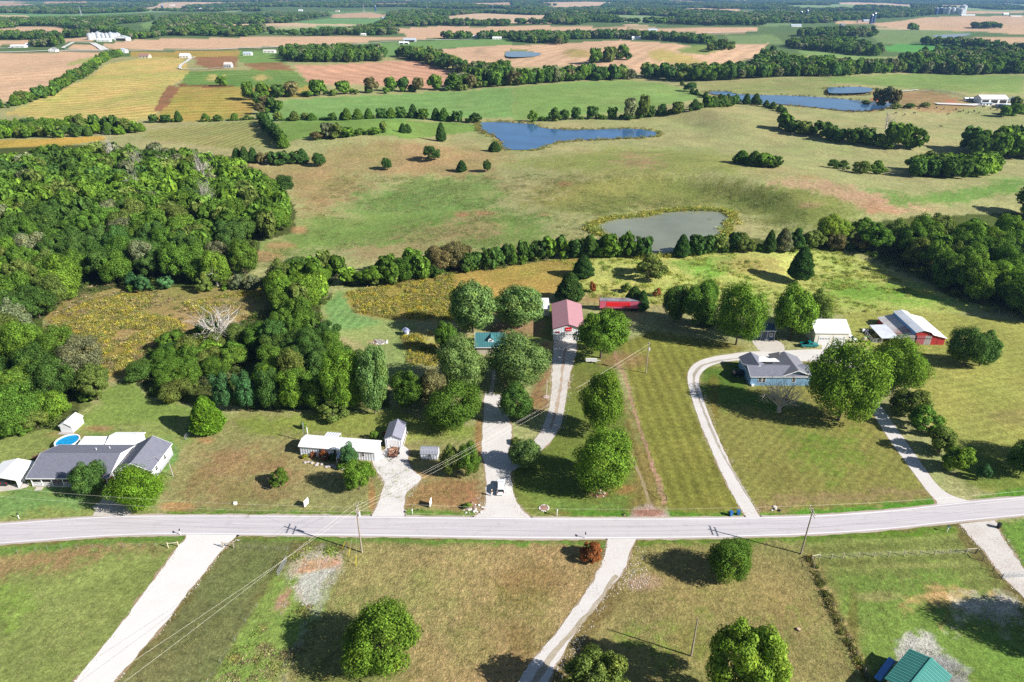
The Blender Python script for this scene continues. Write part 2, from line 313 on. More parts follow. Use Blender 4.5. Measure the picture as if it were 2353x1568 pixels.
# colour, outline, edge wobble (m), fleck amount, stripe (angle deg, pitch m, amp)
FIELDS = [
 ((96,118,70), [(-600,-10),(3000,-10),(3000,130),(-600,130)], 0, 0.4, None),
 (PAST, [(-600,130),(3000,130),(3000,2600),(-600,2600)], 0, 0.6, None),
 # far greens
 ((120,158,98), A([(1220,152),(1330,108),(1500,85),(1760,85),(1700,120),(1600,135),(1540,150),(1230,158)]), 6, 0.2, (20,60,0.12)),
 ((118,158,96), A([(0,65),(100,56),(600,50),(640,62),(300,76),(0,72)]), 6, 0.1, None),
 ((128,156,88), A([(780,80),(950,88),(960,108),(660,130),(640,112)]), 6, 0.1, None),
 ((118,150,84), A([(1560,215),(1700,196),(1830,190),(2353,172),(2353,205),(1920,232),(1830,262),(1560,262)]), 4, 0.2, None),
 ((120,150,80), A([(1100,232),(1300,245),(1320,292),(1130,294),(1060,262)]), 4, 0.2, None),
 ((118,148,92), A([(1480,55),(1760,50),(1780,62),(1520,66)]), 4, 0.2, None),
 ((96,160,76), B([(1690,216),(1800,204),(1950,202),(2140,214),(2110,238),(1980,244),(1740,240)]), 5, 0.2, None),
 ((128,148,92), B([(980,160),(1200,165),(1260,200),(1060,215),(1000,190)]), 5, 0.2, None),
 ((132,158,90), B([(1290,212),(1500,240),(1700,265),(1840,290),(1620,298),(1480,290),(1330,245)]), 5, 0.2, None),
 ((122,146,96), B([(1160,92),(1290,98),(1290,118),(1140,122)]), 5, 0.2, None),
 ((126,146,92), B([(1680,125),(1900,130),(2110,150),(2000,190),(1700,205),(1660,170)]), 5, 0.4, None),
 # crops
 (CROP, A([(0,245),(330,240),(500,246),(440,282),(340,350),(270,430),(-400,520),(-400,250)]), 2, 0.15, (35,26,0.05)),
 ((176,172,104), A([(290,300),(360,275),(470,252),(440,285),(330,300)]), 2, 0.3, None),
 (CROP, A([(-200,135),(60,128),(130,122),(250,126),(400,146),(460,160),(400,163),(200,166),(60,162),(-200,170)]), 3, 0.1, None),
 (CROP, A([(-200,192),(130,184),(160,200),(-200,222)]), 3, 0.1, None),
 (CROP, A([(290,178),(460,172),(420,192),(300,196)]), 2, 0.1, None),
 (CROP, A([(300,228),(345,204),(430,206),(485,234)]), 2, 0.1, None),
 (CROP, A([(470,207),(600,184),(800,180),(1200,172),(1400,168),(1700,172),(1880,166),(1840,150),(1740,136),(2000,122),(2353,123),(2353,148),(2080,176),(1850,184),(1600,198),(1300,215),(1000,226),(520,232)]), 3, 0.1, (12,40,0.05)),
 (CROP, B([(-10,121),(150,117),(380,126),(700,130),(1120,124),(1132,140),(1000,158),(700,150),(420,146),(150,148),(-10,152)]), 3, 0.1, None),
 (CROP, A([(210,7),(400,2),(395,26),(300,30),(200,24)]), 5, 0, None),
 (CROP, A([(-100,10),(60,14),(155,22),(100,38),(-100,42)]), 5, 0, None),
 (CROP, A([(1530,66),(1700,57),(1782,70),(1740,84),(1520,82)]), 5, 0, None),
 (CROP, A([(570,172),(720,138),(728,160),(600,178)]), 5, 0, None),
 (CROP, A([(2110,88),(2353,78),(2353,92),(2150,98)]), 5, 0, None),
 (CROP, B([(-10,78),(180,74),(300,74),(320,80),(160,92),(-10,92)]), 5, 0, None),
 (CROP, B([(760,42),(1050,38),(1040,50),(880,54),(780,50)]), 5, 0, None),
 (CROP, B([(300,38),(700,36),(720,44),(400,50)]), 5, 0, None),
 (CROP, A([(1700,14),(2000,12),(1960,22),(1720,24)]), 5, 0, None),
 (CROP, A([(2220,12),(2353,10),(2353,26),(2240,26)]), 5, 0, None),
 (CROP, B([(1650,108),(1760,100),(1900,80),(2353,72),(2800,75),(2800,175),(2353,160),(2150,148),(1900,140),(1680,122)]), 5, 0.1, (15,60,0.04)),
 (CROP, B([(1480,98),(1650,96),(1660,112),(1490,112)]), 5, 0.1, None),
 (CROP, B([(2010,188),(2150,172),(2353,168),(2800,170),(2800,215),(2353,208),(2130,206)]), 5, 0.1, None),
 (CROP, B([(2000,50),(2353,52),(2353,62),(2060,64)]), 5, 0.1, None),
 (CROP2, A([(1350,296),(1500,300),(1800,283),(1900,275),(2020,310),(2180,372),(2060,402),(1900,405),(1640,390),(1420,384)]), 2, 0.15, (-50,30,0.07)),
 (CROP, A([(1930,236),(2100,222),(2353,205),(2353,312),(2150,292),(2050,275)]), 2, 0.15, None),
 (CROP, B([(-2,212),(250,198),(500,186),(740,200),(830,214),(1180,200),(1150,235),(1100,270),(1000,292),(800,312),(620,310),(570,348),(535,305),(150,305),(-2,310)]), 2, 0.15, (65,24,0.06)),
 ((182,164,92), B([(620,232),(700,228),(860,268),(890,300),(760,300),(640,275)]), 12, 0.5, None),
 ((176,158,92), B([(250,225),(360,230),(380,262),(240,262)]), 14, 0.5, None),
 ((120,142,72), B([(745,228),(860,206),(1000,215),(900,250),(800,248)]), 6, 0.5, None),
 ((122,142,76), B([(-10,225),(60,232),(130,246),(90,264),(-10,266)]), 4, 0.4, None),
 # yellow weedy fields left of centre
 (YEL, A([(555,282),(700,262),(840,264),(870,328),(850,360),(770,400),(710,545),(560,565),(200,545),(20,525),(220,440),(400,362),(500,292)]), 3, 1.0, (18,14,0.10)),
 ((176,150,76), A([(600,240),(1100,232),(1100,262),(840,266),(600,262)]), 3, 0.9, None),
 ((112,140,72), A([(870,330),(1200,318),(1350,322),(1422,386),(1420,400),(830,398),(850,350)]), 3, 0.9, (10,18,0.08)),
 ((150,104,72), A([(900,264),(1100,258),(1080,310),(960,318),(900,300)]), 5, 0.8, None),
 ((150,108,72), A([(1110,292),(1300,286),(1352,322),(1180,322)]), 5, 0.8, None),
 ((196,172,104), A([(960,345),(1010,345),(990,375),(950,370)]), 8, 0.5, None),
 ((196,172,104), A([(1180,345),(1240,350),(1230,375),(1170,368)]), 8, 0.5, None),
 ((168,150,74), A([(820,402),(1420,398),(1420,450),(1190,445),(1150,540),(900,560),(720,560),(745,500)]), 3, 1.0, (12,12,0.08)),
 ((152,108,74), A([(775,395),(835,398),(800,440),(750,508),(708,512),(735,450)]), 3, 0.8, None),
 ((132,92,62), A([(820,388),(1090,392),(1090,402),(820,402)]), 3, 0.6, None),
 # big pastures
 ((126,158,90), A([(1180,472),(1450,452),(1900,430),(2353,402),(2353,540),(1700,555),(1200,560)]), 3, 0.35, None),
 ((126,156,84), B([(-5,402),(250,380),(500,368),(700,385),(860,425),(880,450),(780,470),(600,500),(500,520),(0,556)]), 5, 0.4, None),
 ((146,150,94), B([(840,385),(1300,358),(1480,352),(1500,400),(1440,440),(900,425)]), 8, 0.6, None),
 ((128,152,82), B([(1450,355),(1900,338),(2353,345),(2353,430),(2000,420),(1700,395),(1480,380)]), 8, 0.6, None),
 ((124,152,76), [(600,285),(800,272),(1090,285),(1110,300),(950,320),(780,300),(640,330)], 4, 0.5, None),
 ((150,150,92), [(340,300),(590,275),(600,290),(640,330),(540,345),(430,330),(330,318)], 3, 0.6, (80,6,0.12)),
 # middle pasture
 ((160,142,94), [(545,372),(640,378),(760,345),(860,320),(960,330),(1120,340),(1180,360),(1120,410),(980,400),(800,400),(680,440),(560,400)], 14, 0.9, None),
 ((160,138,92), [(600,400),(700,395),(850,410),(780,470),(700,520),(690,470),(640,410)], 14, 0.9, None),
 ((120,148,78), [(880,430),(1000,405),(1130,410),(1160,470),(1060,500),(900,500),(780,490)], 16, 0.7, None),
 ((118,142,72), [(700,500),(1000,490),(1240,490),(1250,560),(1100,575),(760,570),(600,600),(540,620),(560,585),(660,540)], 12, 0.7, None),
 ((164,144,100), [(850,570),(940,540),(1040,500),(1130,490),(1160,520),(1100,540),(960,590),(830,610),(800,600)], 14, 0.8, None),
 ((128,132,70), [(1250,420),(1460,400),(1700,415),(1940,450),(1980,510),(1800,525),(1680,480),(1500,480),(1350,500),(1250,480)], 16, 0.8, None),
 ((146,150,84), [(1160,380),(1400,340),(1650,350),(1750,390),(1600,400),(1300,400)], 16, 0.7, None),
 ((182,150,116), [(1820,405),(1930,420),(2010,450),(2120,480),(2060,492),(1960,470),(1880,440),(1760,420)], 8, 0.8, None),
 ((178,134,102), [(1980,465),(2060,480),(2040,492),(1985,485)], 6, 0.6, None),
 ((106,142,66), [(1990,430),(2100,450),(2353,410),(2353,440),(2180,470),(2060,470)], 8, 0.6, None),
 ((172,144,104), [(1430,350),(1520,360),(1500,385),(1420,380)], 12, 0.6, None),
 ((176,130,96), [(1905,210),(2050,212),(2110,225),(2040,232),(2000,216),(1905,216)], 4, 0.5, None),
 ((188,96,62), [(1998,226),(2030,222),(2050,234),(2010,240)], 3, 0.3, None),
 ((164,132,92), [(2050,215),(2130,205),(2200,225),(2250,240),(2180,262),(2070,250)], 8, 0.5, None),
 ((184,120,92), [(2165,228),(2200,230),(2200,245),(2170,240)], 5, 0.5, None),
 # meadow strip behind the houses
 ((172,178,98), [(1230,602),(1360,585),(1500,578),(1640,575),(1800,568),(1920,570),(2010,600),(2110,655),(2300,705),(2200,720),(1930,725),(1750,700),(1500,700),(1360,690)], 3, 1.0, None),
 ((120,160,66), [(1540,600),(1640,590),(1700,620),(1620,650)], 6, 0.8, None),
 ((122,160,62), [(1920,640),(2100,660),(2200,700),(2000,690),(1900,680)], 6, 0.8, None),
 ((158,150,84), [(1640,600),(1780,590),(1800,620),(1700,640)], 6, 0.8, None),
 ((162,146,72), [(795,668),(860,660),(1050,622),(1250,598),(1360,590),(1330,640),(1240,690),(1050,740),(940,738),(880,735),(815,722),(800,700)], 2, 1.2, None),
 ((146,160,96), [(735,690),(790,664),(800,700),(815,726),(950,742),(960,800),(960,860),(920,900),(880,850),(830,790),(745,760)], 2, 0.6, None),
 ((124,158,92), [(745,700),(790,666),(800,700),(815,726),(880,740),(800,760),(750,750)], 2, 0.4, (80,3,0.08)),
 ((170,168,92), [(930,770),(1000,765),(1000,830),(940,830)], 2, 1.1, None),
 # clearing on the left
 ((160,138,86), [(95,720),(170,650),(290,648),(450,650),(600,655),(650,690),(600,780),(420,790),(390,810),(310,840),(240,880),(225,890),(120,820)], 3, 1.1, None),
 ((150,128,52), [(120,730),(200,690),(340,670),(350,690),(260,740),(190,790),(120,800)], 5, 1.2, None),
 ((152,136,62), [(180,820),(300,790),(330,800),(280,850),(220,870)], 5, 1.2, None),
 ((128,148,74), [(330,820),(300,870),(240,890),(225,930),(190,960),(60,1000),(-500,1010),(-500,1180),(480,1010),(520,950),(440,930),(345,910),(305,870)], 2, 0.4, None),
 ((190,160,72), [(-50,325),(100,318),(245,314),(240,322),(150,335),(-50,345)], 2, 1.0, None),
 # woodland floors
 ((84,92,48), [(-500,350),(100,338),(240,332),(330,345),(540,360),(640,420),(680,480),(680,535),(600,552),(590,590),(540,605),(500,640),(600,655),(450,662),(290,655),(150,690),(95,740),(105,800),(190,850),(215,890),(200,935),(130,985),(50,1000),(-500,1010)], 1.5, 0.8, None),
 ((84,92,48), [(310,850),(350,790),(420,765),(560,740),(640,690),(640,620),(700,592),(780,600),(760,650),(735,700),(740,770),(860,830),(900,900),(890,940),(700,945),(560,940),(480,932),(430,925),(340,908)], 1.5, 0.8, None),
 ((86,96,48), [(780,640),(870,622),(1060,604),(1240,588),(1440,578),(1440,586),(1300,585),(1220,600),(1060,625),(880,655),(790,660)], 2, 0.8, None),
 ((86,96,48), [(1560,560),(1700,545),(1850,555),(1960,520),(2080,500),(2500,480),(2600,760),(2353,715),(2200,690),(2080,620),(1960,575),(1700,575),(1570,585)], 2, 0.8, None),
 # yards
 ((134,146,80), [(-500,1010),(200,985),(480,950),(400,1040),(385,1120),(340,1190),(-500,1210)], 1, 0.4, None),
 ((112,146,78), [(180,1000),(400,1010),(430,1060),(390,1100),(330,1020),(200,1005)], 2, 0.3, None),
 ((116,148,82), [(-300,1110),(40,1125),(200,1120),(210,1160),(0,1190),(-300,1200)], 3, 0.3, None),
 ((150,146,92), [(385,1190),(390,1080),(430,1020),(500,970),(560,943),(700,948),(900,945),(1100,975),(1110,1060),(1110,1190)], 1, 0.8, None),
 ((136,146,72), [(520,955),(700,950),(900,948),(1090,985),(1080,1010),(900,1015),(690,1000),(540,985)], 3, 0.6, None),
 ((146,124,82), [(480,1040),(620,1040),(660,1110),(600,1165),(430,1160),(420,1100)], 8, 1.0, None),
 ((152,122,80), [(925,1160),(990,1100),(1100,1105),(1090,1160),(940,1168)], 2, 0.8, None),
 ((116,126,60), [(900,830),(1000,800),(1270,780),(1280,960),(1170,1060),(1180,1190),(1470,1190),(1460,1060),(1420,850),(1440,780),(1300,700),(1200,700),(1130,760),(1000,800)], 1, 0.6, None),
 ((116,142,68), [(1190,1120),(1260,1160),(1440,1140),(1470,1170),(1250,1180)], 3, 0.4, None),
 ((150,118,84), [(1225,790),(1265,785),(1260,940),(1225,960)], 2, 0.8, None),
 ((156,128,92), [(1120,740),(1250,735),(1260,770),(1100,790)], 3, 0.7, None),
 ((132,130,58), [(1425,790),(1500,760),(1680,790),(1720,805),(1640,818),(1595,850),(1585,900),(1620,1010),(1720,1190),(1540,1190),(1480,1040)], 1, 0.4, (91,2.9,0.085)),
 ((134,120,66), [(1435,880),(1470,1000),(1540,1190),(1460,1190),(1440,1040)], 2, 0.7, (92,2.3,0.09)),
 ((138,134,68), [(1605,880),(1630,840),(1700,830),(1900,830),(1985,900),(2060,1010),(2150,1150),(1900,1185),(1735,1190),(1650,1030)], 1, 0.4, (48,1.9,0.055)),
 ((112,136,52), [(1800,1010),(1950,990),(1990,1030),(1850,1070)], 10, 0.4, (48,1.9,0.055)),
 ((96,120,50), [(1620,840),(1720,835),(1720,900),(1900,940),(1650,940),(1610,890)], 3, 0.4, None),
 ((150,130,86), [(1740,1150),(2130,1115),(2150,1140),(1750,1172)], 2, 0.6, None),
 ((156,156,82), [(1930,725),(2080,712),(2353,738),(2700,760),(2700,1130),(2260,1130),(2190,1060),(2110,940),(2090,860),(2020,810),(1960,790)], 1, 0.4, (14,2.8,0.045)),
 ((120,132,62), [(2150,1000),(2290,1050),(2353,1050),(2353,1130),(2230,1120)], 4, 0.6, None),
 # verge north
 ((100,134,52), [(380,1173),(860,1178),(860,1189),(380,1189)], 0.5, 0.3, None),
 ((100,134,52), [(930,1175),(1100,1176),(1100,1190),(930,1190)], 0.5, 0.3, None),
 ((96,138,50), [(1290,1174),(1720,1178),(1720,1192),(1290,1192)], 0.5, 0.3, None),
 ((92,138,48), [(1730,1178),(1900,1172),(2100,1152),(2160,1140),(2160,1165),(1900,1190),(1740,1192)], 0.5, 0.3, None),
 ((96,138,50), [(2235,1145),(2353,1118),(2700,1080),(2700,1140),(2240,1165)], 0.5, 0.3, None),
 # south side
 ((120,110,64), [(-800,1236),(3200,1190),(3200,2600),(-800,2600)], 0, 0.8, None),
 ((130,144,78), [(-800,1290),(0,1256),(435,1232),(300,1420),(160,1600),(-100,2000),(-800,2600)], 1, 0.35, (30,9,0.05)),
 ((146,130,84), [(-300,1270),(0,1268),(200,1258),(400,1256),(390,1272),(230,1282),(80,1330),(-300,1380)], 3, 0.9, None),
 ((132,158,72), [(-200,1340),(40,1340),(60,1400),(-20,1440),(-200,1460)], 6, 0.4, None),
 ((132,144,82), [(60,1400),(180,1360),(250,1400),(150,1500),(40,1500)], 10, 0.4, None),
 ((118,120,76), [(545,1236),(690,1242),(640,1300),(590,1380),(470,1580),(300,1900),(120,1800),(265,1568),(400,1430)], 1, 0.6, None),
 ((134,150,78), [(640,1320),(770,1300),(790,1290),(740,1400),(650,1568),(560,1750),(380,1800),(480,1568),(590,1395)], 1, 0.9, None),
 ((154,142,90), [(800,1240),(1320,1245),(1400,1290),(1340,1370),(1270,1470),(1200,1568),(1100,1700),(560,1750),(650,1568),(740,1400),(795,1285)], 1, 1.5, None),
 ((170,150,98), [(830,1290),(1000,1300),(1050,1360),(1100,1480),(980,1420),(900,1380),(830,1360)], 8, 1.6, None),
 ((112,116,58), [(760,1530),(950,1560),(1000,1660),(700,1660)], 8, 0.9, None),
 ((112,116,58), [(1120,1330),(1200,1330),(1180,1420),(1120,1400)], 10, 0.9, None),
 ((140,136,80), [(1465,1238),(1850,1236),(1870,1300),(1960,1568),(2050,1800),(1150,1800),(1300,1568),(1420,1370)], 1, 1.1, None),
 ((112,144,50), [(1500,1430),(1560,1440),(1590,1490),(1530,1510),(1470,1490)], 8, 0.5, None),
 ((112,140,54), [(1760,1450),(1830,1440),(1850,1470),(1790,1480)], 8, 0.5, None),
 ((128,134,74), [(1850,1238),(2200,1215),(2215,1250),(2353,1400),(2700,1500),(2700,2000),(2050,1800),(1975,1568),(1870,1290)], 1, 0.8, (4,3.4,0.09)),
 ((118,140,66), [(1900,1330),(2200,1320),(2353,1440),(2600,1600),(2400,1800),(2020,1700),(1960,1450)], 4, 0.6, None),
 ((114,146,64), [(2290,1200),(2353,1192),(2800,1150),(2800,1450),(2380,1340),(2320,1260)], 1, 0.5, None),
 ((100,134,56), [(-800,1300),(0,1254),(200,1240),(430,1230),(440,1242),(200,1254),(0,1272),(-800,1330)], 0.6, 0.3, None),
 ((100,134,56), [(545,1230),(800,1234),(1330,1243),(1400,1243),(1400,1256),(1100,1253),(800,1246),(540,1240)], 0.6, 0.3, None),
 ((100,130,46), [(1462,1242),(1700,1236),(1900,1229),(2040,1219),(2195,1208),(2195,1222),(1900,1242),(1700,1250),(1470,1256)], 0.6, 0.4, None),
 ((176,158,104), [(1862,1285),(1872,1285),(1905,1360),(1945,1440),(1990,1530),(2030,1600),(2005,1600),(1970,1530),(1925,1440),(1888,1360)], 0.5, 1.2, None),
 ((206,164,112), [(2100,1365),(2150,1355),(2250,1370),(2240,1392),(2180,1420),(2120,1400),(2070,1380)], 3, 0.5, None),
 ((206,196,176), [(2200,1385),(2300,1370),(2353,1385),(2353,1440),(2280,1430),(2230,1440),(2180,1410)], 4, 0.3, None),
 ((190,182,166), [(2070,1480),(2120,1470),(2160,1490),(2100,1530)], 2, 0.2, None),
 ((186,170,150), [(655,1325),(688,1268),(735,1260),(790,1270),(782,1310),(768,1345),(738,1376),(705,1400),(688,1376),(668,1352)], 1, 1.2, None),
 ((204,154,126), [(672,1310),(700,1278),(784,1276),(776,1304),(700,1312)], 1, 1.0, None),
 ((196,184,180), [(680,1330),(700,1312),(776,1308),(764,1345),(735,1372),(702,1392),(690,1370)], 1, 0.9, None),
 ((126,142,66), [(655,1322),(680,1318),(684,1335),(662,1352)], 0.5, 1.0, None),
 ((180,138,112), [(634,1400),(642,1376),(662,1342),(668,1350),(660,1385),(645,1412)], 0.6, 0.8, None),
 ((176,160,140), [(692,1426),(712,1424),(710,1446),(692,1450)], 0.8, 0.8, None),
 ((168,160,132), [(790,1298),(765,1350),(735,1400),(700,1470),(665,1540),(640,1600),(630,1600),(668,1500),(700,1440),(735,1375),(765,1320)], 0.5, 1.2, None),
 ((196,172,162), [(1452,1194),(1460,1172),(1480,1158),(1500,1158),(1530,1178),(1545,1194)], 1, 0.9, None),
 ((186,180,170), [(2056,1484),(2085,1462),(2110,1468),(2140,1458),(2154,1480),(2150,1510),(2190,1520),(2224,1545),(2208,1572),(2160,1610),(2060,1610)], 0.8, 0.9, None),
 ((150,148,144), [(2120,1505),(2190,1520),(2224,1545),(2208,1572),(2160,1600),(2130,1560)], 0.8, 0.9, None),
 ((180,140,116), [(1410,800),(1417,812),(1443,880),(1473,980),(1508,1080),(1533,1152),(1520,1160),(1509,1120),(1499,1080),(1466,980),(1437,880),(1411,820)], 0.2, 0.8, None),
]
BLOBS = [  # x, y, rx, ry, colour, strength : worn, bare or lush spots
 (1310,560,60,18,(150,150,90),.5),(900,460,60,20,(106,140,66),.5),(1063,492,26,6,(196,136,108),.8),(1110,490,30,7,(196,138,110),.8),(1250,493,16,4,(200,140,110),.8),(1295,422,20,5,(196,140,110),.7),
 (690,530,24,10,(196,150,110),.8),(600,590,60,14,(186,146,106),.8),(640,565,40,10,(186,146,106),.7),(1860,408,40,8,(176,140,100),.6),(1865,470,40,8,(190,150,120),.6),
 (475,1012,26,10,(190,146,100),.8),(400,1165,45,12,(196,146,100),.8),(1435,1125,40,14,(170,130,84),.8),(970,1090,40,12,(186,140,96),.7),(1085,1140,22,26,(186,140,100),.8),
 (855,1140,10,40,(180,130,84),.8),(1100,1010,10,50,(170,120,84),.7),(1370,960,14,50,(140,120,70),.4),(1430,830,60,20,(160,124,90),.7),(1215,930,34,18,(168,120,84),.7),(1700,795,60,10,(156,140,84),.5),
 (860,787,22,8,(190,160,120),.9),(1290,1180,30,10,(170,120,86),.7),(1378,1135,24,9,(176,116,96),.9),(1490,1178,40,10,(176,130,110),.9),(560,1235,90,6,(140,120,70),.5),
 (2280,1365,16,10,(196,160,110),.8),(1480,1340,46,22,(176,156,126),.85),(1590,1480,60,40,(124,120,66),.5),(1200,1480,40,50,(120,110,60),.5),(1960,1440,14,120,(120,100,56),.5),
 (2020,1370,60,14,(190,170,120),.5),(2120,1300,140,7,(160,150,96),.5),(2100,1270,130,5,(160,150,100),.4),(1210,1340,80,60,(132,114,66),.5),
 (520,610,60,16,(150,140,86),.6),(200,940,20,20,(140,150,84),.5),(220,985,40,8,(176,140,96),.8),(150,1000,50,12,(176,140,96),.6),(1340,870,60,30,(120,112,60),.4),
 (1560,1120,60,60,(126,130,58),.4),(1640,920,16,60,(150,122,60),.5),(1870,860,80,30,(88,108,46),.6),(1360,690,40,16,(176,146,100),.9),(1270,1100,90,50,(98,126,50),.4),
 (1130,1130,50,40,(170,136,104),.5),(650,1560,30,60,(200,160,120),.3),(2260,980,80,60,(150,150,84),.3),(2330,960,60,20,(150,130,90),.4),(1560,100,200,10,CROP,.0)]
def clearing(X, Y):
    return fbm(X/520.0, Y/1100.0, 101, 3)
def grade(c):
    a = np.array(srgb(*c, KG)); g_ = a.mean(); a = g_+(a-g_)*(1.0 if c[1] >= c[0] else 0.95)
    return a*1.17
def build_ground():
    # rows evenly spaced in viewing angle, columns fan out with distance: fine mesh near, coarse far
    ys = [-160.0, -60.0, 0.0, 30.0, 50.0]
    for py in np.linspace(1760, 60, 470): ys.append(W(0, py)[1])
    ys += list(np.geomspace(ys[-1]*1.012, 15000, 110))
    ys = np.array(ys); us = np.linspace(-1.12, 1.12, 640)
    Y, U = np.meshgrid(ys, us, indexing='ij')
    dep = np.maximum(Y, 60)*CP+CAMH*SP
    X = U*dep*0.80
    Z = hgt(X, Y)
    px, py = proj(X, np.maximum(Y, 45), Z)
    col = np.zeros(X.shape+(3,)); fl = np.zeros(X.shape); sp = np.zeros(X.shape); sa = np.zeros(X.shape)
    n1 = fbm(X/6.0, Y/6.0, 3)-0.5; n2 = fbm(X/6.0+40, Y/6.0+9, 5)-0.5
    f1 = fbm(X/1.6, Y/1.6, 13, 2)-0.5; f2 = fbm(X/1.6+7, Y/1.6, 15, 2)-0.5
    shp = X.shape
    sc_ = FP/np.maximum(dep, 60); scy = sc_*np.minimum(1, (CAMH/np.maximum(Y, 60)))
    OJ = [(fbm(X/2.0+j*11, Y/2.0, 30+j, 2)-0.5, fbm(X/2.0, Y/2.0+j*13, 50+j, 2)-0.5) for j in range(5)]
    OJ = [(a.ravel(), b.ravel()) for a, b in OJ]
    fx, fy, fs, fsy = px.ravel(), py.ravel(), sc_.ravel(), scy.ravel()
    r1, r2, q1, q2 = n1.ravel(), n2.ravel(), f1.ravel(), f2.ravel(); XX, YY = X.ravel(), Y.ravel()
    col = col.reshape(-1, 3); fl = fl.ravel(); sp = sp.ravel(); sa = sa.ravel()
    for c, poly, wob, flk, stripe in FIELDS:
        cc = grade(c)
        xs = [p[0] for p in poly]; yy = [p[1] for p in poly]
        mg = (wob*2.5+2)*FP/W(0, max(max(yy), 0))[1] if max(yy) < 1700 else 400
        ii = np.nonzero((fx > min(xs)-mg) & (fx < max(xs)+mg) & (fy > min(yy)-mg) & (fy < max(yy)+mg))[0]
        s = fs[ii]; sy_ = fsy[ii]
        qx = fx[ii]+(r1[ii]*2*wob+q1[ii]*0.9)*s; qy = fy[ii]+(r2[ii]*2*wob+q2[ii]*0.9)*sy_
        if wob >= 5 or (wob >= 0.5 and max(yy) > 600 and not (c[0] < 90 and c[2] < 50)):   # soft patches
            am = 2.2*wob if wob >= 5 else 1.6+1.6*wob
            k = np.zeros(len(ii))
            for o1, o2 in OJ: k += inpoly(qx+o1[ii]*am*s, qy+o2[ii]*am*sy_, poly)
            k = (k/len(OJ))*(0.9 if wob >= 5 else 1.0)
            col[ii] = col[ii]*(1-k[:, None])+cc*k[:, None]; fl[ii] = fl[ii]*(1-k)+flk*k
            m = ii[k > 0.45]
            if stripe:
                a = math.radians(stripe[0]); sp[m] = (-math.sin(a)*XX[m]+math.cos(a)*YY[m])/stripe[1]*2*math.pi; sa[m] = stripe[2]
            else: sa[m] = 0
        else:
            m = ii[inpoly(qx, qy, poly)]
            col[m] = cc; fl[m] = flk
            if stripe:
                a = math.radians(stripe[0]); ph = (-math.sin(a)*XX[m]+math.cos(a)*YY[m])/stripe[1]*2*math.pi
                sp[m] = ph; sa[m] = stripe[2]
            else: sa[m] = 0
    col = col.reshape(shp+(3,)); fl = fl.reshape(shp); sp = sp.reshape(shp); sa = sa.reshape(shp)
    g1 = fbm(X/9.0, Y/9.0, 77, 5)
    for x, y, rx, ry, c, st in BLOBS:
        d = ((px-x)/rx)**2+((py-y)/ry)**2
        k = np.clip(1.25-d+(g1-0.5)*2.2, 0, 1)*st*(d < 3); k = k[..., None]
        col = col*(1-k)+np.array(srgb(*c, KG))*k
    far = sstep((Y-1900)/500)*(clearing(X, Y) > 0.60)
    fc = np.where((vnoise(X/900.0+3, Y/1500.0, 44) > 0.5)[..., None], np.array(srgb(214,184,152, KG)), np.array(srgb(140,162,112, KG)))*1.15
    col = col*(1-far[..., None])+fc*far[..., None]
    # broad natural variation: drier / greener drifts
    g2 = fbm(X/45.0, Y/45.0, 21, 5); g3 = fbm(X/14.0, Y/14.0, 23, 4)
    amt = np.clip(fl, 0.1, 1.2)
    t = np.clip((g2-0.5)*3.0+(g3-0.5)*1.6, -1, 1)*amt
    dry = np.array([1.22, 1.02, 1.12]); wet = np.array([0.84, 0.98, 0.84])
    col = col*np.where(t[..., None] > 0, 1+(dry-1)*t[..., None], 1+(1-wet)*t[..., None])
    # bare shore round the ponds
    for (kind, pl), (cx, cy, rx, ry, lv) in zip(PONDS, PF):
        P_ = [(W(*p, lv)) for p in pl]
        pc = np.mean(P_, 0)
        for gscale, cc, st in ((1.07, (160,156,90), .7), (1.03, (186,156,120), .8)):
            pp = [((p[0]-pc[0])*gscale+pc[0]+(0), (p[1]-pc[1])*gscale+pc[1]) for p in P_]
            near = (np.abs(X-cx) < rx*1.6) & (np.abs(Y-cy) < ry*1.6)
            m = np.zeros(X.shape, bool); m[near] = inpoly(X[near]+n1[near]*5, Y[near]+n2[near]*5, pp)
            col[m] = col[m]*(1-st)+np.array(srgb(*cc, KG))*st
    nr, nc = X.shape
    idx = np.arange(nr*nc).reshape(nr, nc)
    F = np.stack([idx[:-1, :-1], idx[:-1, 1:], idx[1:, 1:], idx[1:, :-1]], -1).reshape(-1, 4)
    V = np.stack([X, Y, Z], -1).reshape(-1, 3)
    me = mesh_np('ground', V, F, True)
    ca = me.color_attributes.new('field_colour', 'FLOAT_COLOR', 'POINT')
    ca.data.foreach_set('color', np.concatenate([np.clip(col, 0.004, 0.9).reshape(-1, 3), np.ones((nr*nc, 1))], 1).astype(np.float32).ravel())
    for nm, arr in (('fleck', fl), ('row_phase', sp), ('row_amount', sa)):
        a = me.attributes.new(nm, 'FLOAT', 'POINT'); a.data.foreach_set('value', arr.astype(np.float32).ravel())
    m = bpy.data.materials.new('ground_cover'); m.use_nodes = True; nt = m.node_tree; p = nt.nodes['Principled BSDF']
    def at(n, o='Fac'):
        q = N(nt, 'ShaderNodeAttribute'); q.attribute_name = n; return q.outputs[o]
    v = pos(nt); base = at('field_colour', 'Color'); flk = at('fleck')
    f0 = noise(nt, v, 2.6, 5, 0.75); f1_ = noise(nt, v, 0.55, 4, 0.6); f2_ = noise(nt, v, 0.07, 4, 0.6); tuft = noise(nt, v, 1.5, 3, 0.8)
    br = mth(nt, 'MULTIPLY', rng(nt, f0, 0.28, 0.72, 0.55, 1.50), rng(nt, f1_, 0.28, 0.72, 0.82, 1.20))
    br = mth(nt, 'MULTIPLY', br, rng(nt, f2_, 0.28, 0.72, 0.84, 1.18))
    jit = mth(nt, 'MULTIPLY', noise(nt, v, 0.10, 3, 0.5), 2.2)
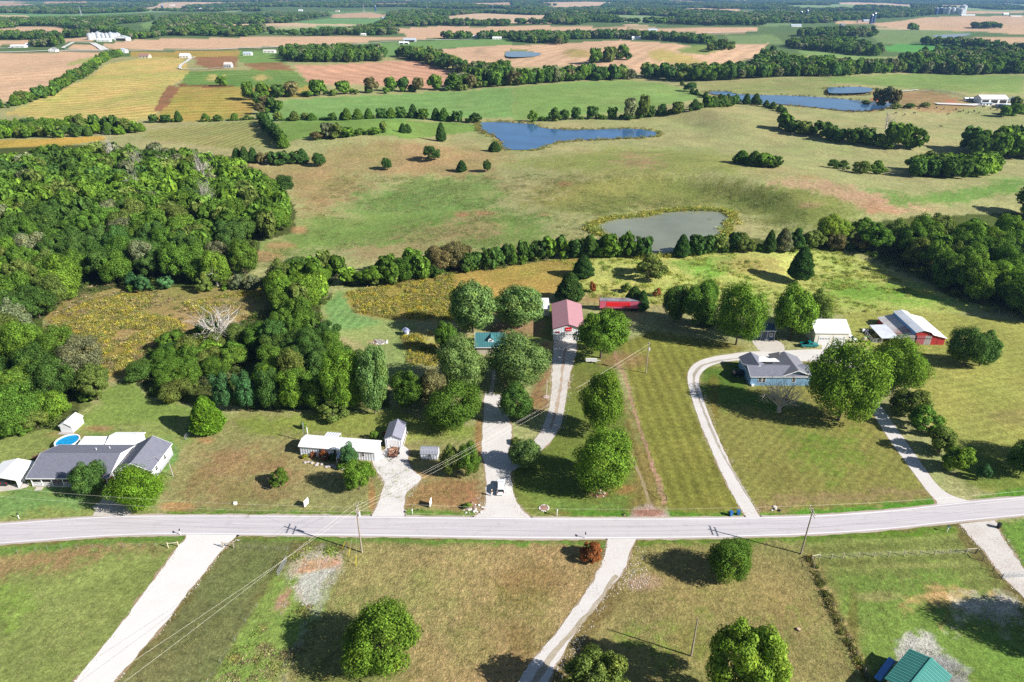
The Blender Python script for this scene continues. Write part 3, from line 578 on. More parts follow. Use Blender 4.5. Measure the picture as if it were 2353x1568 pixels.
    st = mth(nt, 'MULTIPLY', mth(nt, 'MULTIPLY', mth(nt, 'SINE', mth(nt, 'ADD', at('row_phase'), jit)), mth(nt, 'MULTIPLY', at('row_amount'), 1.25)), rng(nt, noise(nt, v, 0.16, 4, 0.6), 0.3, 0.7, 0.5, 1.9))
    br = mth(nt, 'MULTIPLY', br, mth(nt, 'ADD', st, 1.0))
    k = N(nt, 'ShaderNodeCombineColor'); [L(nt, br, k.inputs[i]) for i in range(3)]
    k2 = rng(nt, noise(nt, v, 0.9, 6, 0.8), 0.33, 0.67, 0.62, 1.40); kk = N(nt, 'ShaderNodeCombineColor'); [L(nt, k2, kk.inputs[i]) for i in range(3)]
    c = mixc(nt, 1.0, mixc(nt, 1.0, base, k.outputs[0], 'MULTIPLY'), kk.outputs[0], 'MULTIPLY')
    c = mixc(nt, mth(nt, 'MULTIPLY', rng(nt, noise(nt, v, 0.045, 6, 0.7), 0.48, 0.66, 0, 0.45), flk, clamp=True), c, mixc(nt, 1.0, c, (0.78, 1.06, 0.70), 'MULTIPLY'))
    dryc = mixc(nt, 1.0, c, (1.65, 1.40, 1.60), 'MULTIPLY'); drk = mixc(nt, 1.0, c, (0.50, 0.66, 0.45), 'MULTIPLY')
    c = mixc(nt, mth(nt, 'MULTIPLY', rng(nt, tuft, 0.55, 0.68, 0, 0.62), flk, clamp=True), c, dryc)
    c = mixc(nt, mth(nt, 'MULTIPLY', rng(nt, noise(nt, v, 1.1, 4, 0.75), 0.60, 0.72, 0, 0.6), flk, clamp=True), c, drk)
    L(nt, c, p.inputs['Base Color']); p.inputs['Roughness'].default_value = 1.0; p.inputs['Specular IOR Level'].default_value = 0.05
    b = N(nt, 'ShaderNodeBump'); b.inputs['Strength'].default_value = 0.8
    L(nt, mth(nt, 'ADD', mth(nt, 'MULTIPLY', flk, 0.22), 0.05), b.inputs['Distance'])
    L(nt, mth(nt, 'ADD', tuft, mth(nt, 'MULTIPLY', noise(nt, v, 0.3, 3), 0.8)), b.inputs['Height']); L(nt, b.outputs[0], p.inputs['Normal'])
    me.materials.append(m)
    o = link(bpy.data.objects.new('ground', me)); tag(o, kind='structure')
build_ground()
# ------------------------------------------------------------------ road and drives
def resample(P, step, smooth=0):
    P = [np.array(p, float) for p in P]; out = []
    if smooth:
        Q = []
        for i in range(len(P)-1):
            p0 = P[max(i-1, 0)]; p1 = P[i]; p2 = P[i+1]; p3 = P[min(i+2, len(P)-1)]
            for k in range(smooth):
                t = k/smooth
                Q.append(0.5*((2*p1)+(-p0+p2)*t+(2*p0-5*p1+4*p2-p3)*t*t+(-p0+3*p1-3*p2+p3)*t**3))
        Q.append(P[-1]); P = Q
    for i in range(len(P)-1):
        d = np.linalg.norm(P[i+1]-P[i]); n = max(1, int(d/step))
        for k in range(n): out.append(P[i]+(P[i+1]-P[i])*k/n)
    out.append(P[-1]); return np.array(out)
def sheet_xy(name, l, r, m, z, jag, jl):
    d = l-r; d /= np.linalg.norm(d, axis=1)[:, None]+1e-6; n = len(l)
    l = l+d*((fbm(l[:, 0]/jl, l[:, 1]/jl, 15, 4)-0.5)*2*jag)[:, None]; r = r-d*((fbm(r[:, 0]/jl, r[:, 1]/jl, 16, 4)-0.5)*2*jag)[:, None]
    V = np.empty((n*2, 3)); V[0::2, :2] = l; V[1::2, :2] = r; V[:, 2] = z; i = np.arange(n-1)*2; F = np.stack([i, i+1, i+3, i+2], 1)
    a, b, c = V[F[0]][:3]
    if np.cross(b-a, c-a)[2] < 0: F = F[:, ::-1]
    me = mesh_np(name, V, F); me.materials.append(m); o = link(bpy.data.objects.new(name, me)); tag(o, kind='structure'); return o
EDGEM = gravel('drive_margin_dirt', (0.33,0.24,0.16), (0.27,0.20,0.11), 0.8, (0.15,0.14,0.05))
def sheet(name, left, right, m, z, jag=0.0, step=0.6, across=6, jag_len=1.4, kind='structure', flat=True, edge=0.25):
    """band between two surveyed edges (picture units)"""
    l = resample([W(*p) for p in left], step, 6); r = resample([W(*p) for p in right], step, 6)
    n = max(len(l), len(r))
    def rs(a):
        t = np.linspace(0, len(a)-1, n); i = np.minimum(t.astype(int), len(a)-2); f = (t-i)[:, None]; return a[i]*(1-f)+a[i+1]*f
    l = rs(l); r = rs(r)
    if name == 'driveway' and edge:
        d0 = l-r; d0 /= np.linalg.norm(d0, axis=1)[:, None]+1e-6
        sheet_xy('driveway_edge', l+d0*edge, r-d0*edge, EDGEM, z-0.008, 0.7, 2.2)
    if jag:
        d = l-r; d /= np.linalg.norm(d, axis=1)[:, None]+1e-6
        l = l+d*((fbm(l[:, 0]/jag_len, l[:, 1]/jag_len, 5, 3)-0.5)*2*jag)[:, None]
        r = r-d*((fbm(r[:, 0]/jag_len, r[:, 1]/jag_len, 6, 3)-0.5)*2*jag)[:, None]
    T = np.linspace(0, 1, across+1)
    V = []
    for t in T:
        q = l*(1-t)+r*t; V.append(np.concatenate([q, np.full((n, 1), z)], 1))
    V = np.stack(V, 1)          # n, across+1, 3
    if not flat: V[..., 2] = z+hgt(V[..., 0], V[..., 1])
    idx = np.arange(n*(across+1)).reshape(n, across+1)
    F = np.stack([idx[:-1, :-1], idx[:-1, 1:], idx[1:, 1:], idx[1:, :-1]], -1).reshape(-1, 4)
    V = V.reshape(-1, 3)
    a, b, c = V[F[0]][:3]
    if np.cross(b-a, c-a)[2] < 0: F = F[:, ::-1]
    me = mesh_np(name, V, F); me.materials.append(m)
    o = link(bpy.data.objects.new(name, me)); tag(o, kind=kind); return o
def patch(name, poly, m, z, jag=0.3, kind='structure'):
    P = resample([W(*p) for p in poly]+[W(*poly[0])], 0.3, 4)[:-1]
    c = P.mean(0); d = P-c; d /= np.linalg.norm(d, axis=1)[:, None]
    P = P+d*((fbm(P[:, 0]/1.2, P[:, 1]/1.2, 9, 3)-0.5)*2*jag)[:, None]
    import bmesh
    bm = bmesh.new(); vs = [bm.verts.new((p[0], p[1], z)) for p in P]; bm.faces.new(vs); bm.normal_update()
    if bm.faces[:][0].normal.z < 0: bmesh.ops.reverse_faces(bm, faces=bm.faces[:])
    bmesh.ops.triangulate(bm, faces=bm.faces[:]); me = bpy.data.meshes.new(name); bm.to_mesh(me); bm.free(); me.materials.append(m)
    o = link(bpy.data.objects.new(name, me)); tag(o, kind=kind); return o
def asphalt():
    m = bpy.data.materials.new('worn_pale_asphalt'); m.use_nodes = True; nt = m.node_tree; p = nt.nodes['Principled BSDF']; v = pos(nt)
    mp = N(nt, 'ShaderNodeMapping'); mp.inputs['Scale'].default_value = (0.06, 1.6, 1); L(nt, v, mp.inputs[0])
    c = mixc(nt, rng(nt, noise(nt, mp.outputs[0], 1.0, 5, 0.6), 0.3, 0.7, 0, 1), (0.41,0.38,0.395), (0.50,0.47,0.48))
    c = mixc(nt, rng(nt, noise(nt, v, 0.5, 5, 0.7), 0.55, 0.70, 0, 0.5), c, (0.34,0.315,0.325))
    L(nt, c, p.inputs['Base Color']); p.inputs['Roughness'].default_value = 0.9; p.inputs['Specular IOR Level'].default_value = 0.2
    b = N(nt, 'ShaderNodeBump'); b.inputs['Distance'].default_value = 0.01; L(nt, noise(nt, v, 12, 3), b.inputs['Height']); L(nt, b.outputs[0], p.inputs['Normal']); return m
ASPH = asphalt()
RT = [(-900,1300),(-400,1236),(-150,1213),(0,1203),(100,1196),(200,1189),(300,1185),(450,1184),(700,1185),(900,1187),(1200,1190),(1500,1191),(1750,1188),(1900,1183),(2050,1172),(2150,1161),(2250,1150),(2353,1141),(2550,1122),(3000,1070)]
RB = [(-900,1372),(-400,1290),(-150,1263),(0,1251),(100,1243),(200,1236),(300,1231),(450,1229),(700,1231),(900,1233),(1200,1238),(1500,1238),(1750,1233),(1900,1227),(2050,1216),(2150,1205),(2250,1195),(2353,1185),(2550,1164),(3000,1108)]
sheet('road', RT, RB, ASPH, 0.030, 0.06, 1.2, 4, 3.0)
def lerp_edge(t, dt):
    n = 60; T0 = resample([W(*p) for p in RT], 2, 6); B0 = resample([W(*p) for p in RB], 2, 6)
    def rs(a):
        q = np.linspace(0, len(a)-1, 400); i = np.minimum(q.astype(int), len(a)-2); f = (q-i)[:, None]; return a[i]*(1-f)+a[i+1]*f
    T0 = rs(T0); B0 = rs(B0); d = T0-B0; wd = np.linalg.norm(d, axis=1)[:, None]; d = d/wd
    c = B0+d*(wd*t); return c+d*dt/2, c-d*dt/2
def line(name, t, wdt, m, z, wob=0.0):
    l, r = lerp_edge(t, wdt)
    if wob:
        o = ((fbm(l[:, 0]/9, l[:, 1]*0, 4, 3)-0.5)*wob)[:, None]*np.array([0, 1.0]); l = l+o; r = r+o
    V = np.empty((len(l)*2, 3)); V[0::2, :2] = l; V[1::2, :2] = r; V[:, 2] = z
    i = np.arange(len(l)-1)*2; F = np.stack([i, i+1, i+3, i+2], 1)
    a, b, c = V[F[0]][:3]
    if np.cross(b-a, c-a)[2] < 0: F = F[:, ::-1]
    me = mesh_np(name, V, F); me.materials.append(m); o = link(bpy.data.objects.new(name, me)); tag(o, kind='structure')
EDGEP = mat('worn_white_line', (0.74,0.74,0.72), 0.8, var=0.12, scale=2)
SEAM = mat('road_seam_tar', (0.20,0.19,0.20), 0.8, var=0.3, scale=1)
line('road_marking', 0.055, 0.14, EDGEP, 0.034); line('road_marking', 0.945, 0.14, EDGEP, 0.034)
line('road_crack', 0.36, 0.05, SEAM, 0.0345, 0.25); line('road_crack', 0.60, 0.025, SEAM, 0.0345, 0.3)
SHOULD = gravel('shoulder_gravel', (0.36,0.28,0.22), (0.48,0.42,0.37), 0.4, (0.12,0.12,0.04))
sheet('road_shoulder', [(x, y-3.0) for x, y in RT], [(x, y+3.2) for x, y in RB], SHOULD, 0.014, 0.35, 0.8, 4, 1.5)
GW = gravel('white_limestone_gravel', (0.66,0.64,0.61), (0.60,0.575,0.55), 0.0)
GD = gravel('driveway_gravel', (0.62,0.59,0.57), (0.56,0.52,0.49), 0.45, (0.20,0.16,0.09))
sheet('worn_wheel_track', [(1446,1040),(1470,1100),(1488,1160)], [(1452,1040),(1477,1100),(1496,1160)], gravel('worn_track_dirt', (0.34,0.25,0.16), (0.28,0.22,0.12), 1.2, (0.16,0.16,0.05)), 0.012, 0.3)
GT = gravel('thin_driveway_gravel', (0.58,0.55,0.52), (0.50,0.45,0.40), 0.75, (0.17,0.13,0.07))
sheet('driveway', [(428,1226),(424,1240),(405,1262),(375,1302),(335,1358),(250,1472),(172,1568),(60,1720)], [(548,1226),(540,1236),(512,1262),(475,1310),(440,1352),(360,1455),(262,1568),(130,1740)], GW, 0.022, 0.35)
sheet('driveway', [(1398,1234),(1394,1262),(1384,1292),(1340,1370),(1285,1445),(1232,1510),(1188,1570),(1120,1680)], [(1468,1232),(1452,1258),(1440,1300),(1400,1352),(1355,1410),(1315,1465),(1262,1560),(1200,1690)], GD, 0.022, 0.45)
sheet('track_grass', [(1412,1320),(1372,1378),(1322,1437),(1264,1503),(1218,1570)], [(1419,1323),(1380,1383),(1331,1443),(1275,1510),(1231,1574)], gravel('worn_track_grass', (0.44,0.38,0.30), (0.38,0.32,0.24), 1.3, (0.18,0.15,0.07)), 0.027, 0.4)
sheet('driveway', [(2205,1204),(2232,1236),(2262,1270),(2300,1320),(2350,1372),(2420,1450)], [(2288,1196),(2300,1225),(2322,1262),(2353,1306),(2400,1362),(2480,1450)], GT, 0.022, 0.5)
sheet('driveway', [(1716,1192),(1700,1165),(1672,1115),(1640,1045),(1608,970),(1587,905),(1580,872),(1584,850),(1602,832),(1640,820),(1720,809),(1800,806),(1880,803),(1950,806)],
      [(1750,1190),(1730,1162),(1700,1112),(1666,1040),(1634,968),(1612,905),(1606,876),(1612,858),(1632,842),(1665,832),(1720,828),(1800,830),(1880,832),(1945,838)], GD, 0.022, 0.22)
sheet('driveway', [(1940,806),(1990,830),(2000,870),(2006,905),(2050,970),(2100,1040),(2150,1110),(2190,1140),(2250,1156)], [(1930,836),(1960,850),(1975,880),(1985,910),(2030,990),(2080,1060),(2128,1125),(2150,1150),(2155,1168)], GD, 0.018, 0.25)
sheet('driveway', [(853,1190),(862,1170),(878,1130),(882,1108),(862,1075),(858,1050),(888,1030),(893,1024)], [(932,1192),(928,1165),(936,1132),(968,1102),(950,1082),(938,1060),(938,1034),(926,1024)], gravel('white_drive_gravel', (0.64,0.61,0.59), (0.54,0.50,0.48), 0.12), 0.022, 0.3)
sheet('driveway', [(1085,1192),(1112,1165),(1118,1130),(1115,1080),(1108,1040),(1110,985),(1112,945),(1114,908),(1128,905)], [(1225,1194),(1190,1160),(1178,1120),(1172,1075),(1168,1040),(1176,1010),(1172,970),(1160,935),(1150,908)], GD, 0.022, 0.4)
sheet('driveway', [(1272,782),(1270,830),(1268,880),(1264,930),(1245,985),(1215,1025),(1165,1055)], [(1326,782),(1322,820),(1308,870),(1298,930),(1285,985),(1250,1030),(1165,1092)], GT, 0.018, 0.35)
sheet('garden_path', [(1122,910),(1128,880),(1132,850)], [(1132,910),(1137,880),(1140,850)], CONC, 0.020, 0.03)
patch('concrete_pad', [(1727,783),(1786,783),(1802,806),(1752,808),(1735,795)], CONC, 0.026, 0.1)
patch('concrete_pad', [(1888,794),(1958,794),(1975,810),(1900,812)], gravel('apron_gravel', (0.55,0.53,0.5), (0.44,0.42,0.4)), 0.026, 0.2)
patch('concrete_drive', [(213,1186),(232,1150),(262,1118),(292,1118),(300,1150),(296,1185)], CONC, 0.024, 0.05)
patch('concrete_pad', [(-60,1116),(45,1112),(66,1110),(62,1120),(20,1128),(-60,1134)], CONC, 0.024, 0.05)
sheet('track_grass', [(1722,1150),(1692,1100),(1656,1040),(1624,968),(1600,906),(1591,874),(1596,853),(1614,838),(1652,828),(1720,820),(1800,820)], [(1726,1150),(1697,1100),(1661,1040),(1629,968),(1605,906),(1597,874),(1602,856),(1619,841),(1655,831),(1720,823),(1800,823)], gravel('worn_centre_strip', (0.42,0.38,0.33), (0.36,0.32,0.27), 1.2, (0.18,0.15,0.08)), 0.027, 0.3)
sheet('track_grass', [(1296,800),(1286,880),(1278,930),(1262,985)], [(1302,800),(1292,880),(1285,930),(1269,985)], gravel('leafy_centre_strip', (0.44,0.36,0.29), (0.40,0.30,0.22), 1.0, (0.26,0.16,0.09)), 0.027, 0.4)
# far lanes
LANE = mat('pale_lane', (0.55,0.53,0.5), 0.9, var=0.1, scale=0.05)
def lane(pts, wm, name='country_lane'):
    g = [G(*p) for p in pts]; P = resample([(a[0], a[1]) for a in g], 12)
    d = np.gradient(P, axis=0); d /= np.linalg.norm(d, axis=1)[:, None]+1e-9; n = np.stack([-d[:, 1], d[:, 0]], 1)
    V = np.empty((len(P)*2, 3)); V[0::2, :2] = P+n*wm/2; V[1::2, :2] = P-n*wm/2; V[:, 2] = hgt(V[:, 0], V[:, 1])+0.6+0.0008*V[:, 1]*0.5
    i = np.arange(len(P)-1)*2; F = np.stack([i, i+1, i+3, i+2], 1)[:, ::-1]
    me = mesh_np(name, V, F); me.materials.append(LANE); o = link(bpy.data.objects.new(name, me)); tag(o, kind='structure')
lane([(-60,121),(130,118),(250,119),(340,117),(500,115),(640,109),(760,105),(880,98),(1000,93),(1120,90),(1178,88)], 7)
lane([(1178,88),(1260,86),(1400,82),(1620,78),(1740,74)], 7)
lane([(-60,112),(20,112),(60,104),(110,102)], 6, 'farm_lane'); lane([(145,112),(170,98),(210,100),(235,117)], 6, 'farm_lane'); lane([(150,115),(235,117)], 5, 'farm_lane'); lane([(215,100),(245,116)], 8, 'farm_lane')
lane([(448,132),(430,142),(414,152),(415,160),(450,161),(520,157)], 3.2, 'farm_lane'); lane([(410,158),(425,146),(440,136)], 3.2, 'farm_lane')
lane([(2150,240),(2230,243),(2300,240),(2360,246)], 8, 'farm_lane'); lane([(2110,208),(2070,212),(2030,214)], 2, 'farm_lane')
# ------------------------------------------------------------------ ponds
def water(name, deep, rough):
    m = bpy.data.materials.new(name); m.use_nodes = True; nt = m.node_tree; p = nt.nodes['Principled BSDF']; v = pos(nt)
    c = mixc(nt, rng(nt, noise(nt, v, 0.05, 3), 0.3, 0.7, 0, 1), deep, tuple(x*1.35 for x in deep)); c = mixc(nt, rng(nt, noise(nt, v, 0.02, 4, 0.6), 0.55, 0.75, 0, 0.5), c, tuple(0.6*x+0.03 for x in deep)); L(nt, c, p.inputs['Base Color'])
    p.inputs['Roughness'].default_value = rough; p.inputs['IOR'].default_value = 1.33; p.inputs['Specular IOR Level'].default_value = 0.5
    b = N(nt, 'ShaderNodeBump'); b.inputs['Distance'].default_value = 0.03; b.inputs['Strength'].default_value = 0.35
    mp = N(nt, 'ShaderNodeMapping'); mp.inputs['Scale'].default_value = (0.6, 1.4, 1); L(nt, v, mp.inputs[0])
    L(nt, noise(nt, mp.outputs[0], 1.2, 4), b.inputs['Height']); L(nt, b.outputs[0], p.inputs['Normal']); return m
WAT = {'murky': water('murky_pond_water', (0.165,0.175,0.125), 0.12), 'clear': water('sky_tinted_pond_water', (0.040,0.105,0.22), 0.10)}  # clear ponds: the blue of the reflected sky is put into the base colour
POND_LV = []
for (kind, pl), (cx, cy, rx, ry, lv) in zip(PONDS, PF):
    P_ = resample([W(*p, lv) for p in pl]+[W(*pl[0], lv)], 2.5 if cy < 900 else 8, 4)[:-1]
    P_ = P_+np.stack([fbm(P_[:, 0]/6, P_[:, 1]/6, 2, 3)-0.5, fbm(P_[:, 0]/6, P_[:, 1]/6, 8, 3)-0.5], 1)*2.2
    mb = MB(); q = [(p[0], p[1], lv+0.10+(cy*0.0005 if cy < 1100 else 0.3)) for p in P_]
    a = sum(q[i][0]*q[(i+1) % len(q)][1]-q[(i+1) % len(q)][0]*q[i][1] for i in range(len(q)))
    if a < 0: q = q[::-1]
    mb.poly(*q); o = mb.obj('pond_water', WAT[kind]); tag(o, kind='structure'); POND_LV.append((P_, lv))
# ================================================================== trees
def rand_dirs(n, rg):
    v = rg.normal(size=(n, 3)); return v/np.linalg.norm(v, axis=1)[:, None]
def leaf_quads(P, Nn, size, rg, asp=1.5):
    n = len(P); a = rand_dirs(n, rg); t = np.cross(Nn, a); t /= np.linalg.norm(t, axis=1)[:, None]+1e-9; b = np.cross(Nn, t)
    s = (size*rg.uniform(0.6, 1.35, n))[:, None]
    t = t*s*0.5*asp; b = b*s*0.5
    V = np.stack([P-t, P-b, P+t, P+b], 1).reshape(-1, 3)
    F = np.arange(n*4).reshape(-1, 4); return V, F
def crown_mesh(name, seed, n, leaf, kind='round', nl=34, lm=None):
    """crown about 10 m wide and 10 m tall: leaf clumps gathered on bulging limbs"""
    rg = np.random.default_rng(seed); C = []; R = []
    gs = nl
    if kind == 'cedar':
        t = rg.uniform(0.02, 0.97, n*2); ang = rg.uniform(0, 2*math.pi, n*2)
        rad = 5.0*np.clip((1-t**1.35)**0.62*(0.60+0.40*np.minimum(1, t/0.14)), 0.02, 1)
        bul = 0.84+0.3*(fbm(ang*2.2+seed, t*9, seed, 3))+0.06*np.sin(ang*5+t*22)
        u = rg.uniform(0, 1, n*2)**0.28; r = rad*bul*u
        P = np.stack([r*np.cos(ang), r*np.sin(ang), 0.35+t*9.65], 1)
        out = np.stack([np.cos(ang), np.sin(ang), 0.45+0*t], 1); keep = rg.random(n*2) < (rad/5.0)*0.85+0.1
        P = P[keep][:n]; out = out[keep][:n]
        Nn = out*0.8+rand_dirs(len(P), rg)*0.8; Nn /= np.linalg.norm(Nn, axis=1)[:, None]
        V, F = leaf_quads(P, Nn, leaf, rg, 1.7)
    else:
        top = {'round': (5.0, 5.3, 4.7, 5.0), 'tall': (4.4, 5.2, 4.8, 4.4), 'ovate': (5.0, 4.8, 4.9, 5.0), 'open': (5.0, 5.8, 4.2, 5.0), 'bush': (5.0, 4.4, 5.2, 5.0)}[kind]
        rx, zc, rz, ry = top
        i = np.arange(gs)+0.5; ph = np.arccos(1-2*i/gs); th = math.pi*(1+5**0.5)*i+seed
        D = np.stack([np.cos(th)*np.sin(ph), np.sin(th)*np.sin(ph), np.cos(ph)], 1)+rg.normal(size=(gs, 3))*0.16
        D = D[D[:, 2] > (-0.75 if kind != 'open' else -0.5)]
        D /= np.linalg.norm(D, axis=1)[:, None]
        k = rg.uniform(0.60, 0.80, len(D)) if kind != 'open' else rg.uniform(0.5, 0.86, len(D))
        C = D*k[:, None]*np.array([rx, ry, rz])+np.array([0, 0, zc])
        R = rg.uniform(0.8, 2.15, len(C)) if kind != 'open' else rg.uniform(0.7, 1.7, len(C))
        dn = D*1.3+seed; kf = 0.62+0.74*fbm(dn[:, 0]*1.2+7, dn[:, 1]*1.2+dn[:, 2]*0.9, seed+3, 2); C = (C-np.array([0, 0, zc]))*kf[:, None]+np.array([0, 0, zc])
        if kind == 'ovate': C[:, :2] *= (1.12-0.5*np.clip((C[:, 2]-zc)/rz, -0.1, 1))[:, None]
        w_ = R**2; w_ /= w_.sum(); li = rg.choice(len(C), n, p=w_)
        d = rand_dirs(n, rg); u = rg.uniform(0.72, 1.04, n); inner = rg.random(n) < 0.12; u[inner] = rg.uniform(0.1, 0.7, inner.sum())
        wob = 0.85+0.32*fbm(d[:, 0]*2.5+li, d[:, 1]*2.5+d[:, 2]*2, seed, 2)
        P = C[li]+d*(R[li]*u*wob)[:, None]*np.array([1, 1, 0.85])
        cen = np.array([0, 0, zc]); o = P-cen; o /= np.linalg.norm(o, axis=1)[:, None]
        keep = ((d*o).sum(1) > -0.35) | inner
        keep &= P[:, 2] > 0.25
        P = P[keep]; d = d[keep]; o = o[keep]
        Nn = d*0.95+o*0.3+rand_dirs(len(P), rg)*0.55+np.array([0, 0, 0.1]); Nn /= np.linalg.norm(Nn, axis=1)[:, None]
        V, F = leaf_quads(P, Nn, leaf, rg)
    me = mesh_np(name, V, F); me.materials.append(lm or LEAF); return me
def branches(mb, p, d, ln, r, lev, rg, n=5, droop=0.0):
    steps = 3; q = Vector(p); dd = Vector(d)
    for s in range(steps):
        r0 = r*(1-0.22*s); r1 = r*(1-0.22*(s+1)); nd = (dd+Vector(rg.normal(size=3))*0.13+Vector((0, 0, 0.04-droop))).normalized()
        e = q+nd*ln/steps; mb.tube(q, e, r0, r1, n, False); q = e; dd = nd
        if lev > 0:
            for k in range(2 if lev > 1 else 1):
                a = Vector(rg.normal(size=3)); a -= a.dot(dd)*dd; a.normalize()
                branches(mb, q, (dd*0.62+a*0.75).normalized(), ln*rg.uniform(0.5, 0.68), r1*0.62, lev-1, rg, max(3, n-1), droop)
def trunk_mesh(name, seed, fork=0.25, lean=0):
    rg = np.random.default_rng(seed); mb = MB()
    mb.tube((0, 0, -0.3), (0, 0, 1.3), 0.30, 0.22, 8, False); mb.tube((0, 0, 1.3), (0.1, 0.05, 3.2), 0.22, 0.17, 7, False)
    for k in range(5):
        a = k*1.257+seed; branches(mb, (0, 0, 1.4+0.35*k), (math.cos(a)*0.6, math.sin(a)*0.6, 0.8), 4.6, 0.10, 1, rg, 5)
    branches(mb, (0.1, 0.05, 3.2), (0, 0, 1), 5.0, 0.14, 1, rg, 5)
    me = bpy.data.meshes.new(name); me.from_pydata(mb.v, [], mb.f); me.materials.append(BARK); me.update(); return me
def snag_mesh(name, seed, lev=3, m=None, spread=0.9, n0=7, h0=1.6):
    rg = np.random.default_rng(seed); mb = MB()
    mb.tube((0, 0, -0.3), (0, 0, h0), 0.5, 0.42, 8, False)
    for k in range(n0):
        a = k*2*math.pi/n0+rg.uniform(-0.3, 0.3); t = rg.uniform(0.35, 1.0)*spread
        branches(mb, (0, 0, h0-0.2), (math.cos(a)*t, math.sin(a)*t, 1.0-0.35*t), 5.6*rg.uniform(0.8, 1.1), 0.21, lev-1, rg, 5)
    me = bpy.data.meshes.new(name); me.from_pydata(mb.v, [], mb.f); me.materials.append(m or SNAG); me.update(); return me
NEAR = {'round': [crown_mesh('crown', 11+i, 17000, 0.27, 'round', 40+4*i) for i in range(3)],
        'open': [crown_mesh('crown', 21+i, 13000, 0.28, 'open', 46) for i in range(2)],
        'ovate': [crown_mesh('crown', 31+i, 15000, 0.27, 'ovate', 40) for i in range(2)],
        'tall': [crown_mesh('crown', 41+i, 14000, 0.28, 'tall', 38) for i in range(2)],
        'bush': [crown_mesh('crown', 51+i, 8000, 0.36, 'bush', 26) for i in range(2)],
        'cedar': [crown_mesh('crown', 61+i, 13000, 0.32, 'cedar') for i in range(2)]}
BIG = {'ovate': [crown_mesh('crown', 71, 30000, 0.19, 'ovate', 58)], 'open': [crown_mesh('crown', 72, 26000, 0.20, 'open', 60)], 'tall': [crown_mesh('crown', 73, 26000, 0.20, 'tall', 50)], 'round': [crown_mesh('crown', 74, 30000, 0.19, 'round', 62)]}
MID = {'round': [crown_mesh('crown', 111+i, 5200, 0.46, 'round', 30) for i in range(3)],
       'open': [crown_mesh('crown', 121+i, 4200, 0.46, 'open', 34) for i in range(2)],
       'ovate': [crown_mesh('crown', 131, 5000, 0.46, 'ovate', 30)],
       'tall': [crown_mesh('crown', 141+i, 4600, 0.47, 'tall', 28) for i in range(2)],
       'bush': [crown_mesh('crown', 151+i, 2600, 0.6, 'bush', 20) for i in range(2)],
       'cedar': [crown_mesh('crown', 161+i, 4200, 0.54, 'cedar') for i in range(2)]}
TRUNKS = [trunk_mesh('trunk', 5), trunk_mesh('trunk', 8)]
TINT = {'mid': (0.092,0.168,0.024), 'bright': (0.130,0.222,0.027), 'lime': (0.165,0.238,0.030), 'dark': (0.064,0.118,0.024), 'deep': (0.066,0.132,0.030), 'silver': (0.132,0.212,0.062),
        'olive': (0.125,0.168,0.038), 'yellow': (0.30,0.30,0.03), 'brown': (0.15,0.135,0.056), 'grey': (0.155,0.175,0.088), 'rust': (0.24,0.085,0.030), 'teal': (0.062,0.142,0.050), 'cedar': (0.052,0.105,0.024), 'cedarbright': (0.110,0.200,0.018)}  # second cedar tint is a brighter yellow green foliage colour
CNT = {}
def jit(c, a=0.14):
    k = random.uniform(1-a, 1+a); return (c[0]*k*random.uniform(0.92, 1.08), c[1]*k, c[2]*k, 1.0)
def plant(kind, X, Y, Z, wd, ht, tint, label, group=None, near=True, name=None, cat='tree', rz=None):
    base = {'cedar': 'cedar_tree', 'bush': 'shrub'}.get(kind, 'broadleaf_tree'); nm = name or base
    t = thing(nm, label, 'shrub' if kind == 'bush' and cat == 'tree' else cat, (X, Y, Z), random.uniform(0, 6.28) if rz is None else rz, group)
    q_ = random.uniform(0.92, 1.10) if kind != 'cedar' else 1.0; t.scale = (wd/10.0*q_, wd/10.0/q_, ht/10.0)
    lib = BIG if (wd > 8.6 and near and Y < 185 and kind in BIG) else NEAR if near else MID; me = random.choice(lib[kind])
    c = link(bpy.data.objects.new('crown', me)); c.parent = t; c.color = jit(TINT[tint] if isinstance(tint, str) else tint)
    if kind != 'bush' or near:
        k = link(bpy.data.objects.new('trunk', random.choice(TRUNKS))); k.parent = t
        if kind == 'cedar': k.scale = (0.7, 0.7, 0.75)
        elif kind == 'bush': k.scale = (0.8, 0.8, 0.55)
        else: k.scale = (0.85, 0.85, 0.9)
    CNT[base] = CNT.get(base, 0)+1
    return t
def boxtree(x0, x1, yt, yb, kind, tint, label, group=None, near=None, **kw):
    """tree whose crown fills the surveyed box"""
    cx = (x0+x1)/2; X, Y, Z = G(cx, min(yb, 1900)); dep = Y*CP+(CAMH-Z)*SP; s = FP/dep
    al = math.atan2(CAMH-Z, Y); r = (x1-x0)/2/s; E = (yb-yt)/2/s
    zr2 = E*E-(r*math.sin(al))**2; rz = math.sqrt(max(zr2, (0.62*r)**2))/math.cos(al)**0.5
    rz = max(rz, 0.62*r); h = rz/0.47; yc = yb-E*s
    ybase = yc+s*(0.54*h)*math.cos(al)
    X, Y, Z = G(cx, ybase)
    return plant(kind, X, Y, Z, 2*r*0.96, h, tint, label, group, near if near is not None else (yb > 560), **kw)
